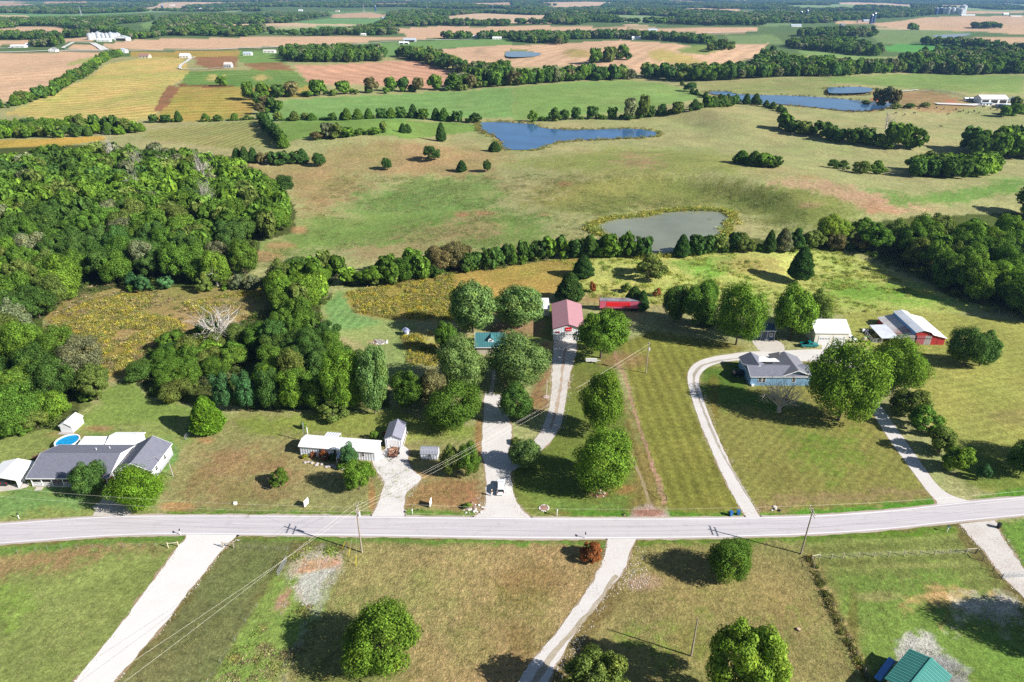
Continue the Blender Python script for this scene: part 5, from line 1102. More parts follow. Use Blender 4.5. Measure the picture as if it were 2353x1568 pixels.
def gn_scatter(name, pts, scales, rots, tints, idx, protos, kind='stuff', label=None):
    V = np.array(pts, np.float32); n = len(V); me = bpy.data.meshes.new(name); me.vertices.add(n); me.vertices.foreach_set('co', V.ravel())
    def add(nm, t, arr, f):
        a = me.attributes.new(nm, t, 'POINT'); a.data.foreach_set(f, np.asarray(arr).ravel())
    add('size', 'FLOAT_VECTOR', np.array(scales, np.float32), 'vector'); add('spin', 'FLOAT', np.array(rots, np.float32), 'value')
    add('which', 'INT', np.array(idx, np.int32), 'value'); add('tint', 'FLOAT_COLOR', np.concatenate([np.array(tints, np.float32), np.ones((n, 1), np.float32)], 1), 'color')
    o = link(bpy.data.objects.new(name, me)); tag(o, label, None, None, kind)
    ng = bpy.data.node_groups.new(name+'_spread', 'GeometryNodeTree')
    ng.interface.new_socket('Geometry', in_out='INPUT', socket_type='NodeSocketGeometry'); ng.interface.new_socket('Geometry', in_out='OUTPUT', socket_type='NodeSocketGeometry')
    gi = ng.nodes.new('NodeGroupInput'); go = ng.nodes.new('NodeGroupOutput')
    ip = ng.nodes.new('GeometryNodeInstanceOnPoints'); jn = ng.nodes.new('GeometryNodeJoinGeometry')
    for p in reversed(protos):
        oi = ng.nodes.new('GeometryNodeObjectInfo'); oi.inputs['Object'].default_value = p; oi.inputs['As Instance'].default_value = True
        ng.links.new(oi.outputs['Geometry'], jn.inputs[0])
    def named(nm, dt):
        q = ng.nodes.new('GeometryNodeInputNamedAttribute'); q.data_type = dt; q.inputs[0].default_value = nm
        return [s for s in q.outputs if s.enabled and s.name == 'Attribute'][0]
    ng.links.new(gi.outputs[0], ip.inputs['Points']); ng.links.new(jn.outputs[0], ip.inputs['Instance'])
    ip.inputs['Pick Instance'].default_value = True; ng.links.new(named('which', 'INT'), ip.inputs['Instance Index'])
    cx = ng.nodes.new('ShaderNodeCombineXYZ'); ng.links.new(named('spin', 'FLOAT'), cx.inputs[2]); ng.links.new(cx.outputs[0], ip.inputs['Rotation'])
    ng.links.new(named('size', 'FLOAT_VECTOR'), ip.inputs['Scale']); ng.links.new(ip.outputs[0], go.inputs[0])
    md = o.modifiers.new('spread', 'NODES'); md.node_group = ng; return o
def proto(me): return bpy.data.objects.new(me.name, me)
FARM = [crown_mesh('far_crown', 201, 520, 1.7, 'cedar', lm=LEAFI)]+[crown_mesh('far_crown', 210+i, 620, 1.5, k, 16, lm=LEAFI) for i, k in enumerate(['round', 'ovate', 'tall'])]
FARP = [proto(m) for m in FARM]
if FAR:
    fa = np.array([(f[0], f[1]) for f in FAR]); z = hgt(fa[:, 0], fa[:, 1])
    rg = np.random.default_rng(3)
    gn_scatter('woodland', np.stack([fa[:, 0], fa[:, 1], z-0.2], 1), [(f[2]/10, f[2]/10, f[3]/10) for f in FAR], rg.uniform(0, 6.28, len(FAR)),
               [tuple(np.array(f[4])*rg.uniform(0.75, 1.25)) for f in FAR], [0 if f[5] == 0 else int(rg.integers(1, 4)) for f in FAR], FARP)
print('far trees', len(FAR), 'single', CNT)
# ---- dead trees
def snag(x, y, hm, wm, label, seed, mm=None, lev=3, z=None, spread=0.9, n0=7):
    g = G(x, y); t = thing('dead_tree', label, 'dead tree', (g[0], g[1], g[2]), seed*1.3)
    c = link(bpy.data.objects.new('branches', snag_mesh('branches', seed, lev, mm, spread, n0))); c.parent = t; t.scale = (wm/10, wm/10, hm/9); return t
GREYW = mat('grey_dead_wood', (0.34,0.30,0.27), 0.9, var=0.2, scale=2)
snag(505,797,14,15.5,'large bleached dead tree standing above the thicket', 3, None, 3, None, 0.95, 11)
snag(1789,946,10,11,'grey leafless tree in the shade in front of the blue house', 5, SNAG, 4, None, 0.95, 9)
snag(265,392,19,9,'pale dead tree standing highest in the left wood', 7, None, 3, None, 0.45, 5)
snag(320,410,17,9,'grey dead tree in the back of the left wood', 9, GREYW, 3, None, 0.5, 6)
snag(318,470,17,7,'pale narrow dead tree in the middle of the left wood', 11, None, 3, None, 0.4, 5)
snag(470,440,20,9,'dead tree with grey branches above the left wood', 13, None, 3, None, 0.5, 6)
snag(480,500,17,9,'fine branched grey dead tree among the left wood', 15, GREYW, 4, None, 0.5, 6)
snag(500,655,11,8,'leaning bare tree at the top of the clearing', 17, None, 3, None, 0.9, 6)
snag(2035,296,14,12,'small pale dead tree above the right hedgerow', 19, None, 3, None, 0.8, 6)
snag(738,800,9,6,'bare whitish tree in the belt beside the mown bay', 21, None, 3, None, 0.8, 6)
# ---- weeds, goldenrod, tall grass: nobody could count them
def weed_mesh(name, seed, n, leaf, h=1.0):
    rg = np.random.default_rng(seed); P = rg.normal(size=(n, 3))*np.array([0.5, 0.5, 0]); P[:, 2] = rg.uniform(0.05, h, n)
    Nn = rand_dirs(n, rg)+np.array([0, 0, 0.3]); Nn /= np.linalg.norm(Nn, axis=1)[:, None]
    V, F = leaf_quads(P, Nn, leaf, rg, 2.2); me = mesh_np(name, V, F); me.materials.append(LEAFI); return me
WP = [proto(weed_mesh('weed', 301+i, 80, 0.17)) for i in range(3)]
def weeds(name, polys, dens, hr, tints, seed, clump=8.0, th=0.42, wid=1.0):
    rg = np.random.default_rng(seed); PT = []; SZ = []; TN = []
    for poly in polys:
        q = np.array([G(*p)[:2] for p in poly]); x0, y0 = q.min(0); x1, y1 = q.max(0); n = int((x1-x0)*(y1-y0)*dens)
        x = rg.uniform(x0, x1, n); y = rg.uniform(y0, y1, n); m = inpoly(x, y, [tuple(a) for a in q]) & (fbm(x/clump, y/clump, seed, 3) > th)
        x = x[m]; y = y[m]; z = hgt(x, y)
        for a, b, c in zip(x, y, z):
            PT.append((a, b, c-0.05)); h = rg.uniform(*hr); w_ = rg.uniform(0.8, 1.5)*wid; SZ.append((w_, w_, h)); TN.append(tuple(np.array(tints[int(rg.integers(len(tints)))])*rg.uniform(0.75, 1.25)))
    if PT: gn_scatter(name, PT, SZ, rg.uniform(0, 6.28, len(PT)), TN, rg.integers(0, 3, len(PT)), WP)
GOLD = [(0.40,0.34,0.05), (0.34,0.31,0.07), (0.20,0.24,0.06), (0.34,0.28,0.12), (0.30,0.26,0.09)]
weeds('goldenrod', [[(120,735),(200,695),(345,668),(350,695),(260,745),(185,795),(115,800)], [(180,825),(230,810),(300,785),(335,800),(285,850),(225,872)], [(350,760),(400,740),(440,760),(400,790),(360,790)],[(200,760),(330,720),(420,740),(340,790),(200,820)],[(420,700),(600,660),(620,680),(480,740)]], 1.6, (0.5,1.1), GOLD, 41, 6, 0.42, 0.75)
weeds('goldenrod', [[(800,672),(860,664),(1040,626),(1050,680),(1040,735),(900,733),(820,718)], [(925,770),(1000,760),(1005,840),(940,838)]], 1.6, (0.5,1.1), GOLD, 43, 6, 0.42, 0.75)
weeds('meadow_weeds', [[(100,720),(180,655),(300,655),(600,662),(640,690),(600,770),(420,790),(310,835),(225,885),(130,820)]], 0.22, (0.4,1.1), [(0.26,0.22,0.11),(0.16,0.19,0.06),(0.30,0.24,0.13)], 45, 8, 0.45)
weeds('meadow_weeds', [[(1235,605),(1360,588),(1640,578),(1920,573),(2010,605),(2110,658),(2290,705),(1930,722),(1500,698),(1360,688)]], 0.20, (0.3,0.7), [(0.28,0.32,0.07),(0.20,0.28,0.05),(0.30,0.30,0.09)], 47, 9, 0.45)
weeds('undergrowth', [[(310,868),(350,800),(560,745),(640,700),(640,640),(700,600),(780,640),(735,760),(860,850),(895,945),(560,940),(430,920),(335,908)],
      [(-40,520),(100,430),(240,430),(520,470),(660,520),(590,570),(540,605),(590,650),(290,655),(150,690),(100,760),(200,870),(210,930),(120,990),(-40,1005)],
      [(1980,585),(2150,650),(2200,695),(2420,760),(2420,590),(2200,570),(1985,562)], [(790,660),(1070,628),(1300,592),(1440,592),(1430,575),(1240,580),(1060,605),(880,640)]], 0.14, (0.8,2.2), [(0.08,0.13,0.03),(0.12,0.17,0.04),(0.10,0.12,0.05)], 49, 10, 0.3)
weeds('paddock_edge_weeds', [[(1856,1280),(1866,1278),(1894,1335),(1936,1425),(1980,1515),(2018,1600),(2002,1600),(1968,1525),(1922,1435),(1880,1345)]], 5.0, (0.3,0.8), [(0.17,0.18,0.05),(0.24,0.20,0.09),(0.15,0.19,0.045)], 51, 3, 0.3, 0.45)
weeds('plot_weeds', [[(640,1400),(700,1398),(745,1378),(700,1480),(650,1570),(500,1570),(590,1410)],[(668,1290),(700,1256),(790,1262),(786,1272),(700,1268)]], 1.0, (0.12,0.32), [(0.20,0.27,0.06),(0.22,0.24,0.07),(0.27,0.22,0.12)], 53, 3, 0.52)
PB = []; TB = []; SB = []; rgb_ = np.random.default_rng(61)
for (P_, lv), dens, cols in zip(POND_LV[:4], (5, 2, 1, 1), ([(0.30,0.30,0.07),(0.36,0.32,0.08),(0.22,0.27,0.06)], [(0.24,0.21,0.08),(0.18,0.21,0.06)], [(0.16,0.15,0.07)], [(0.16,0.15,0.07)])):
    c = P_.mean(0)
    for p in P_:
        for k in range(dens):
            d = (p-c); d /= np.linalg.norm(d); q = p+d*rgb_.uniform(0.2, 4.5)+rgb_.normal(size=2)*0.8
            if rgb_.random() < 0.25 and dens < 5: continue
            PB.append((q[0], q[1], float(hgt(q[0], q[1])))); s = rgb_.uniform(1.2, 2.2); SB.append((s, s, rgb_.uniform(0.8, 1.8))); TB.append(tuple(np.array(cols[int(rgb_.integers(len(cols)))])*rgb_.uniform(0.8, 1.2)))
gn_scatter('bank_weeds', PB, SB, rgb_.uniform(0, 6.28, len(PB)), TB, rgb_.integers(0, 3, len(PB)), WP)

# ---- loose stones on the gravel and straw tufts in the grass
def instmat(name, rough=0.9):
    m = bpy.data.materials.new(name); m.use_nodes = True; nt = m.node_tree; p = nt.nodes['Principled BSDF']; a = N(nt, 'ShaderNodeAttribute'); a.attribute_type = 'INSTANCER'; a.attribute_name = 'tint'
    f = rng(nt, noise(nt, pos(nt), 6, 3), 0.3, 0.7, 0.8, 1.2); k = N(nt, 'ShaderNodeCombineColor'); [L(nt, f, k.inputs[i]) for i in range(3)]
    L(nt, mixc(nt, 1.0, a.outputs['Color'], k.outputs[0], 'MULTIPLY'), p.inputs['Base Color']); p.inputs['Roughness'].default_value = rough; return m
SM = instmat('loose_stone_grey'); SP_ = []
for sd in range(3):
    rg = np.random.default_rng(sd+70); b = MB(); b.lathe([(0,-0.3),(0.9,-0.1),(0.8,0.45),(0,0.7)], 6); me = bpy.data.meshes.new('loose_stone'); me.from_pydata([(x*rg.uniform(.7,1.3), y*rg.uniform(.7,1.3), z) for x, y, z in b.v], [], b.f); me.materials.append(SM); SP_.append(proto(me))
def pebbles(name, polys, dens, r, tints, seed, th=0.45, cl=2.5):
    rg = np.random.default_rng(seed); PT = []; SZ = []; TN = []
    for poly in polys:
        q = np.array([W(*p) for p in poly]); x0, y0 = q.min(0); x1, y1 = q.max(0); n = int((x1-x0)*(y1-y0)*dens); x = rg.uniform(x0, x1, n); y = rg.uniform(y0, y1, n)
        m = inpoly(x, y, [tuple(a) for a in q]) & (fbm(x/cl, y/cl, seed, 3)+rg.normal(size=n)*0.08 > th)
        for a, b in zip(x[m], y[m]): PT.append((a, b, 0.02)); s = rg.uniform(*r); SZ.append((s, s, s*0.7)); TN.append(tuple(np.array(tints[int(rg.integers(len(tints)))])*rg.uniform(0.8, 1.2)))
    gn_scatter(name, PT, SZ, rg.uniform(0, 6.28, len(PT)), TN, rg.integers(0, 3, len(PT)), SP_)
def edgeband(pts, w):
    return pts+[(x+w, y) for x, y in reversed(pts)]
WS = [(0.6,0.57,0.54), (0.5,0.46,0.43), (0.38,0.30,0.24)]
pebbles('rubble_stones', [[(655,1325),(690,1268),(735,1260),(790,1272),(780,1310),(765,1345),(735,1375),(705,1400),(690,1378),(672,1360)], [(632,1400),(645,1370),(668,1345),(664,1385),(645,1415)], [(690,1430),(712,1425),(708,1450),(690,1455)]], 9, (0.04,0.12), [(0.48,0.41,0.38),(0.40,0.35,0.34),(0.36,0.24,0.18),(0.44,0.37,0.34)], 81, 0.44)
pebbles('apron_stones', [[(2050,1490),(2080,1458),(2150,1452),(2160,1500),(2230,1545),(2210,1575),(2160,1600),(2070,1560)], [(2190,1385),(2300,1368),(2365,1385),(2365,1440),(2240,1440)]], 8, (0.04,0.13), [(0.46,0.44,0.42),(0.30,0.29,0.29),(0.40,0.37,0.33)], 82, 0.48)
DR = [edgeband([(422,1240),(400,1265),(370,1305),(330,1362),(246,1474),(165,1570)], 16), edgeband([(548,1236),(508,1266),(436,1356),(355,1460),(255,1572)], 12), edgeband([(1388,1250),(1380,1292),(1336,1370),(1280,1445),(1226,1512),(1180,1572)], 12), edgeband([(1455,1250),(1440,1300),(1398,1354),(1352,1412),(1312,1466),(1258,1562)], 34),
      [(1440,1310),(1480,1300),(1500,1335),(1460,1360),(1410,1370)], edgeband([(2200,1210),(2258,1272),(2296,1322),(2346,1374)], 14), edgeband([(2284,1200),(2318,1264),(2350,1308)], 14), [(1060,1188),(1090,1150),(1120,1110),(1118,1192)], [(1180,1130),(1225,1190),(1190,1192),(1170,1120)], edgeband([(862,1185),(880,1130),(862,1078)], 12), edgeband([(928,1185),(936,1132),(966,1102)], 16), edgeband([(1712,1190),(1668,1115),(1604,970),(1577,880)], 8), edgeband([(1750,1190),(1700,1112),(1636,968),(1606,878)], 8), edgeband([(1305,860),(1295,930),(1282,985)], 14), edgeband([(1262,830),(1262,900),(1244,985)], 8)]
pebbles('loose_gravel', DR, 7, (0.04,0.12), [(0.62,0.60,0.57),(0.52,0.48,0.44),(0.45,0.36,0.28)], 83, 0.42)
TZ = weed_mesh('tuft', 350, 26, 0.09, 0.6); TP = [proto(TZ), proto(weed_mesh('tuft', 351, 22, 0.10, 0.5)), proto(weed_mesh('tuft', 352, 30, 0.08, 0.6))]
def tufts(name, polys, dens, tints, seed, sc=(0.5,1.1), th=0.48, cl=5.0):
    rg = np.random.default_rng(seed); PT = []; SZ = []; TN = []
    for poly in polys:
        q = np.array([G(*p)[:2] for p in poly]); x0, y0 = q.min(0); x1, y1 = q.max(0); n = int((x1-x0)*(y1-y0)*dens); x = rg.uniform(x0, x1, n); y = rg.uniform(y0, y1, n)
        m = inpoly(x, y, [tuple(a) for a in q]) & (fbm(x/cl, y/cl, seed, 3) > th); x = x[m]; y = y[m]; z = hgt(x, y)
        for a, b, c in zip(x, y, z): PT.append((a, b, c)); s = rg.uniform(*sc); SZ.append((s, s, s*0.45)); TN.append(tuple(np.array(tints[int(rg.integers(len(tints)))])*rg.uniform(0.8, 1.2)))
    gn_scatter(name, PT, SZ, rg.uniform(0, 6.28, len(PT)), TN, rg.integers(0, 3, len(PT)), TP)
tufts('dry_grass_tufts', [[(810,1245),(1320,1250),(1380,1290),(1190,1568),(660,1568),(800,1290)], [(1480,1245),(1840,1240),(1960,1568),(1330,1568),(1460,1360)]], 1.6, [(0.40,0.33,0.19),(0.32,0.27,0.14),(0.20,0.19,0.08)], 91, (0.4,0.9))
tufts('grass_tufts', [[(0,1260),(420,1240),(250,1450),(170,1568),(0,1568)], [(560,1245),(680,1245),(590,1390),(490,1568),(290,1568)], [(1870,1290),(2200,1240),(2340,1400),(2353,1568),(1990,1568)], [(390,1190),(430,1020),(700,960),(1090,985),(1100,1185)]], 1.1, [(0.17,0.21,0.06),(0.24,0.25,0.09),(0.30,0.26,0.13)], 93, (0.4,0.9))
tufts('pasture_tufts', [[(540,640),(700,480),(760,400),(1160,400),(1760,420),(1980,520),(1860,560),(1700,520),(1360,500),(1340,570),(1060,590),(860,560)]], 0.35, [(0.30,0.27,0.14),(0.13,0.18,0.05),(0.10,0.14,0.04)], 95, (1.0,2.4), 0.5, 14)
# ================================================================== buildings
def roofm(name, col, **k): return mat(name, col, **k)
PINK = mat('faded_red_metal_roof', (0.40,0.205,0.225), 0.5, var=0.06, scale=0.7, corr=(1,0.5), bump=0.015)
TEALR = mat('green_metal_roof', (0.07,0.27,0.23), 0.45, var=0.08, scale=0.7)
TEALD = mat('teal_metal_roof', (0.045,0.15,0.16), 0.45, var=0.1, scale=0.7, corr=(0,0.5), bump=0.03)
GREYM = mat('grey_metal_roof', (0.24,0.24,0.30), 0.45, var=0.08, scale=0.8, corr=(1,0.5), bump=0.02)
RED = mat('barn_red_wood', (0.40,0.030,0.026), 0.75, var=0.2, scale=2, stretch=(4,4,0.5))
RUST = mat('rusty_tin_roof', (0.60,0.57,0.56), 0.6, var=0.12, scale=0.5, dirt=(0.28,0.10,0.05), dirt_amt=0.95, stretch=(0.4,1.6,1), corr=(1,0.6), bump=0.03)
TIN = mat('pale_tin_roof', (0.60,0.63,0.68), 0.5, var=0.1, scale=0.6, dirt=(0.4,0.36,0.36), dirt_amt=0.4, corr=(1,0.6), bump=0.02)
GWOOD = mat('weathered_plank', (0.36,0.33,0.32), 0.9, var=0.3, scale=2, stretch=(5,5,0.4))
BLUES = mat('blue_siding', (0.19,0.34,0.52), 0.6, var=0.06, corr=(2,0.25), bump=0.012)
NAVY = mat('dark_blue_siding', (0.05,0.075,0.14), 0.65, var=0.12, corr=(2,0.25), bump=0.012)
BEIGE = mat('cream_siding', (0.66,0.62,0.52), 0.55, var=0.04)
DOORW = mat('white_door_panel', (0.72,0.70,0.69), 0.5, var=0.04)
BROWN = mat('brown_deck_wood', (0.20,0.085,0.055), 0.8, var=0.25, scale=2)
DSHING = mat('dark_shingle', (0.085,0.085,0.10), 0.85, var=0.25, scale=5)
def tri_roof(t, x0, x1, y0, y1, e, r, axis, rm, over=0.35, ridge=0.5, name='roof', th=0.14, fascia=TRIMW, ov_end=0.3):
    """two slabs meeting at a ridge; each slope carries its own slab, fascia boards along the eaves"""
    mb = MB()
    if axis == 'x':
        ym = y0+(y1-y0)*ridge; a, b = x0-ov_end, x1+ov_end
        s1 = (r-e)/(ym-y0); s2 = (r-e)/(y1-ym)
        mb.slab([(a, y0-over, e-over*s1+th), (b, y0-over, e-over*s1+th), (b, ym, r+th), (a, ym, r+th)], th)
        mb.slab([(b, y1+over, e-over*s2+th), (a, y1+over, e-over*s2+th), (a, ym, r+th), (b, ym, r+th)], th)
        o = mb.obj(name, rm, t)
        f = MB(); f.box(a, y0-over-0.05, e-over*s1-0.06, b, y0-over-0.003, e-over*s1+th-0.01); f.box(a, y1+over+0.003, e-over*s2-0.06, b, y1+over+0.05, e-over*s2+th-0.01)
        for xx in (a-0.05, b+0.003):
            f.prism([(y0-over, e-over*s1-0.08), (ym, r-0.08), (y1+over, e-over*s2-0.08), (y1+over, e-over*s2+th+0.01), (ym, r+th+0.01), (y0-over, e-over*s1+th+0.01)], xx, xx+0.047, 'x')
    else:
        xm = x0+(x1-x0)*ridge; a, b = y0-ov_end, y1+ov_end
        s1 = (r-e)/(xm-x0); s2 = (r-e)/(x1-xm)
        mb.slab([(x0-over, b, e-over*s1+th), (x0-over, a, e-over*s1+th), (xm, a, r+th), (xm, b, r+th)], th)
        mb.slab([(x1+over, a, e-over*s2+th), (x1+over, b, e-over*s2+th), (xm, b, r+th), (xm, a, r+th)], th)
        o = mb.obj(name, rm, t)
        f = MB(); f.box(x0-over-0.05, a, e-over*s1-0.06, x0-over-0.003, b, e-over*s1+th-0.01); f.box(x1+over+0.003, a, e-over*s2-0.06, x1+over+0.05, b, e-over*s2+th-0.01)
        for yy in (a-0.05, b+0.003):
            f.prism([(x0-over, e-over*s1-0.08), (xm, r-0.08), (x1+over, e-over*s2-0.08), (x1+over, e-over*s2+th+0.01), (xm, r+th+0.01), (x0-over, e-over*s1+th+0.01)], yy, yy+0.047, 'y')
    if fascia: f.obj('fascia', fascia, t)
    return o
def gable_walls(t, x0, x1, y0, y1, e, r, axis, wm, ridge=0.5, name='wall', z0=0.0):
    mb = MB()
    if axis == 'x':
        ym = y0+(y1-y0)*ridge; mb.prism([(y0, z0), (y1, z0), (y1, e), (ym, r), (y0, e)], x0, x1, 'x')
    else:
        xm = x0+(x1-x0)*ridge; mb.prism([(x0, z0), (x1, z0), (x1, e), (xm, r), (x0, e)], y0, y1, 'y')
    return mb.obj(name, wm, t)
def window(t, side, a, z, wd, ht, pos_, fm=None, n=1):
    """window with frame and panes; side in s(outh) e(ast) w(est); a = centre along the wall"""
    fm = fm or TRIMW; fr = MB(); d = 0.05; q = 0.09
    def bx(mb, u0, u1, w0, w1, d0, d1):
        if side == 's': mb.box(u0, pos_-d1, w0, u1, pos_-d0, w1)
        elif side == 'e': mb.box(pos_+d0, u0, w0, pos_+d1, u1, w1)
        else: mb.box(pos_-d1, u0, w0, pos_-d0, u1, w1)
    u0, u1 = a-wd/2, a+wd/2
    bx(fr, u0-q, u1+q, z-q, z, 0.002, d); bx(fr, u0-q, u1+q, z+ht, z+ht+q, 0.002, d); bx(fr, u0-q, u0, z, z+ht, 0.002, d); bx(fr, u1, u1+q, z, z+ht, 0.002, d)
    bx(fr, u0, u1, z+ht*0.48, z+ht*0.52, 0.002, d)
    f = fr.obj('window', fm, t); g = MB(); bx(g, u0, u1, z, z+ht*0.48, 0.004, 0.02); g.obj('pane', GLASS, f); g = MB(); bx(g, u0, u1, z+ht*0.52, z+ht, 0.004, 0.02); g.obj('pane', GLASS, f)
    return f
def door(t, side, a, wd, ht, pos_, m=None, z=0.05, name='door', rows=0, glass_row=False):
    mb = MB(); d = 0.06
    def bx(mb, u0, u1, w0, w1, d0, d1):
        if side == 's': mb.box(u0, pos_-d1, w0, u1, pos_-d0, w1)
        elif side == 'e': mb.box(pos_+d0, u0, w0, pos_+d1, u1, w1)
        else: mb.box(pos_-d1, u0, w0, pos_-d0, u1, w1)
    if rows:
        o = MB(); bx(o, a-wd/2-0.1, a-wd/2, z, z+ht+0.1, 0.002, 0.08); bx(o, a+wd/2, a+wd/2+0.1, z, z+ht+0.1, 0.002, 0.08); bx(o, a-wd/2, a+wd/2, z+ht, z+ht+0.1, 0.002, 0.08)
        fr = o.obj(name, TRIMW, t)
        for k in range(rows):
            p = MB(); bx(p, a-wd/2, a+wd/2, z+ht*k/rows+0.02, z+ht*(k+1)/rows-0.02, 0.003, 0.04); p.obj('panel', m or DOORW, fr)
        if glass_row:
            g = MB(); n = 4
            for k in range(n):
                c = a-wd/2+wd*(k+0.5)/n; bx(g, c-wd*0.09, c+wd*0.09, z+ht*(rows-1.72)/rows, z+ht*(rows-1.3)/rows, 0.041, 0.055)
            g.obj('pane', GLASS, fr)
        return fr
    bx(mb, a-wd/2, a+wd/2, z, z+ht, 0.003, d); o = mb.obj(name, m or TRIMW, t)
    k = MB(); bx(k, a+wd*0.34, a+wd*0.40, z+1.0, z+1.08, d, d+0.06); k.obj('handle', STEEL, o); return o
# ---- long grey roofed house
t = thing('ranch_house', 'long low house with a wide grey shingle roof, white gable end and front porch', 'house', (-104, 116.5, 0))
gable_walls(t, 0.7, 17.3, 2.4, 11.6, 2.55, 4.3, 'x', SIDING, (6.1-2.4)/(11.6-2.4)); tri_roof(t, 0.5, 17.6, 0.2, 11.9, 2.5, 4.45, 'x', SHING, 0.25, 0.51)
MB().box(0.7, 0.2, -0.2, 17.3, 2.39, 0.28).obj('porch_floor', CONC, t); MB().box(0.9, 2.2, 0.28, 17.1, 2.38, 1.2).obj('brick_skirt', BRICK, t)
for x in (0.9, 3.0, 5.2, 7.6, 10.2, 12.8, 15.4, 17.1): MB().box(x-0.07, 0.28, 0.28, x+0.07, 0.42, 2.45).obj('porch_post', TRIMW, t)
for x0, x1 in ((0.97,2.93),(3.07,5.13),(7.67,10.13),(10.27,12.73)):
    r = MB(); r.box(x0, 0.32, 1.1, x1, 0.38, 1.18); r.box(x0, 0.32, 0.42, x1, 0.38, 0.48)
    for k in range(9): xx = x0+(x1-x0)*(k+0.5)/9; r.box(xx-0.02, 0.33, 0.48, xx+0.02, 0.37, 1.1)
    r.obj('railing', TRIMW, t)
for x in (3.6, 8.6, 13.4): window(t, 's', x, 1.25, 1.3, 1.1, 2.2)
door(t, 's', 6.2, 0.95, 2.0, 2.2, DARK, 0.3)
for x, y, z in ((11.2,8.3,4.1),(13.6,9.3,3.75)): MB().tube((x,y,z-0.3),(x,y,z+0.35),0.07,n=8).obj('vent_pipe', WHITE, t)
for k in range(3): MB().box(1.8+k*0.0, -0.35-0.3*k+0.0, -0.05, 3.2, -0.05-0.3*k, 0.2-0.07*k).obj('step', CONC, t)
MB().box(17.62, 8.2, 2.3, 19.2, 11.9, 2.45).obj('breezeway_roof', SHING, t); MB().box(17.7, 8.4, 0, 17.85, 8.55, 2.3).obj('post', TRIMW, t)
t = thing('garage_wing', 'white gabled garage wing with grey shingle roof right of the long grey roofed house', 'garage', (-85.4, 118.7, 0))
gable_walls(t, 0, 7.3, 0, 9.6, 3.0, 4.9, 'y', SIDING); tri_roof(t, 0, 7.3, 0, 9.6, 2.95, 4.95, 'y', SHING, 0.3)
MB().box(7.303, 0.0, 0, 7.36, 9.6, 0.75).obj('foundation', mat('grey_block', (0.34,0.34,0.38), 0.8), t); MB().box(0.2, -0.08, 0, 7.1, -0.003, 1.0).obj('brick_skirt', BRICK, t)
window(t, 'e', 2.2, 1.3, 0.9, 1.2, 7.3); window(t, 'e', 6.2, 1.3, 0.9, 1.2, 7.3); door(t, 's', 4.6, 2.7, 2.2, -0.08, None, 0.02, 'garage_door', 4, True); door(t, 's', 1.5, 0.95, 2.0, -0.08, None)
# pool
t = thing('swimming_pool', 'round above ground pool with blue water behind the long grey roofed house', 'pool', (-104.3, 132.0, 0))
a = MB(); a.lathe([(2.55,0.0),(2.55,1.25),(2.70,1.25),(2.70,1.32),(2.42,1.32),(2.42,1.10)], 28); a.smooth = False; a.obj('pool_wall', TRIMW, t)
pw = MB(); pw.poly(*[(2.43*math.cos(i*0.2244), 2.43*math.sin(i*0.2244), 1.12) for i in range(28)]); pw.obj('pool_water', mat('pool_water', (0.01,0.25,0.50), 0.08, var=0.35, scale=2.2), t)
a = MB(); [a.tube((-1.2+dx,-2.5,0),(-1.2+dx,-2.5,1.9),0.03) for dx in (0,0.5)]; [a.tube((-1.2,-2.5,0.3*k),(-0.7,-2.5,0.3*k),0.025) for k in range(1,6)]; a.obj('ladder', WHITE, t)
t = thing('pool_deck', 'brown wooden steps and deck climbing to the round pool', 'deck', (-109.2, 126.2, 0), 0.35)
for k in range(9): MB().box(0.0+k*0.28, 0, 0.12+0.11*k, 0.25+k*0.28, 1.3, 0.17+0.11*k).obj('plank', BROWN, t)
for k in range(8): MB().box(2.55+k*0.26, 0, 1.12, 2.55+k*0.26+0.23, 1.6, 1.17).obj('plank', BROWN, t)
a = MB(); [a.tube((x,y,0),(x,y,1.9 if x>2 else 1.0),0.05) for x in (0.1,2.4,4.4) for y in (0.05,1.25)]; a.obj('rail_posts', BROWN, t)
t = thing('patio_cover', 'flat white patio roof on posts behind the grey roofed house', 'patio roof', (-99.8, 128.9, 0))
MB().slab([(0,0,2.35),(5.9,0,2.35),(5.9,3.0,2.6),(0,3.0,2.6)], 0.1).obj('roof', WHITER, t)
for x, y in ((0.1,0.1),(5.8,0.1),(0.1,2.9),(5.8,2.9),(3,2.9)): MB().box(x-0.06,y-0.06,0,x+0.06,y+0.06,2.25 if y<1 else 2.48).obj('post', TRIMW, t)
t = thing('outbuilding', 'white roofed outbuilding behind the garage wing', 'shed', (-93.1, 129.1, 0))
gable_walls(t, 0, 6.3, 0, 4.4, 2.4, 3.1, 'x', SIDING); tri_roof(t, 0, 6.3, 0, 4.4, 2.4, 3.1, 'x', WHITER, 0.25); MB().tube((5,3.3,2.7),(5,3.3,3.2),0.06).obj('vent_pipe', STEEL, t)
for k in range(5): MB().box(6.6+0.0, 0.4+k*0.3, 0.15, 8.0, 0.66+k*0.3, 0.22).obj('plank', GWOOD, t)
t = thing('garden_shed', 'small white gabled shed at the edge of the left wood', 'shed', (-109.1, 137.3, 0), -0.06)
gable_walls(t, 0, 3.0, 0, 4.2, 1.9, 2.8, 'y', SIDING); tri_roof(t, 0, 3.0, 0, 4.2, 1.9, 2.8, 'y', WHITER, 0.15, ov_end=0.15); MB().box(-0.3,-1.0,0,3.2,-0.02,0.12).obj('ramp', GWOOD, t)
t = thing('rain_barrel', 'blue barrel beside the small white gabled shed', 'barrel', (-110.2, 139.5, 0)); MB().lathe([(0,0),(0.28,0),(0.33,0.3),(0.33,0.6),(0.28,0.9),(0,0.9)], 14).obj('drum', mat('blue_plastic', (0.02,0.08,0.35), 0.4), t); MB().lathe([(0.29,0.86),(0.31,0.93),(0,0.93)], 14).obj('lid', BLACK, t)
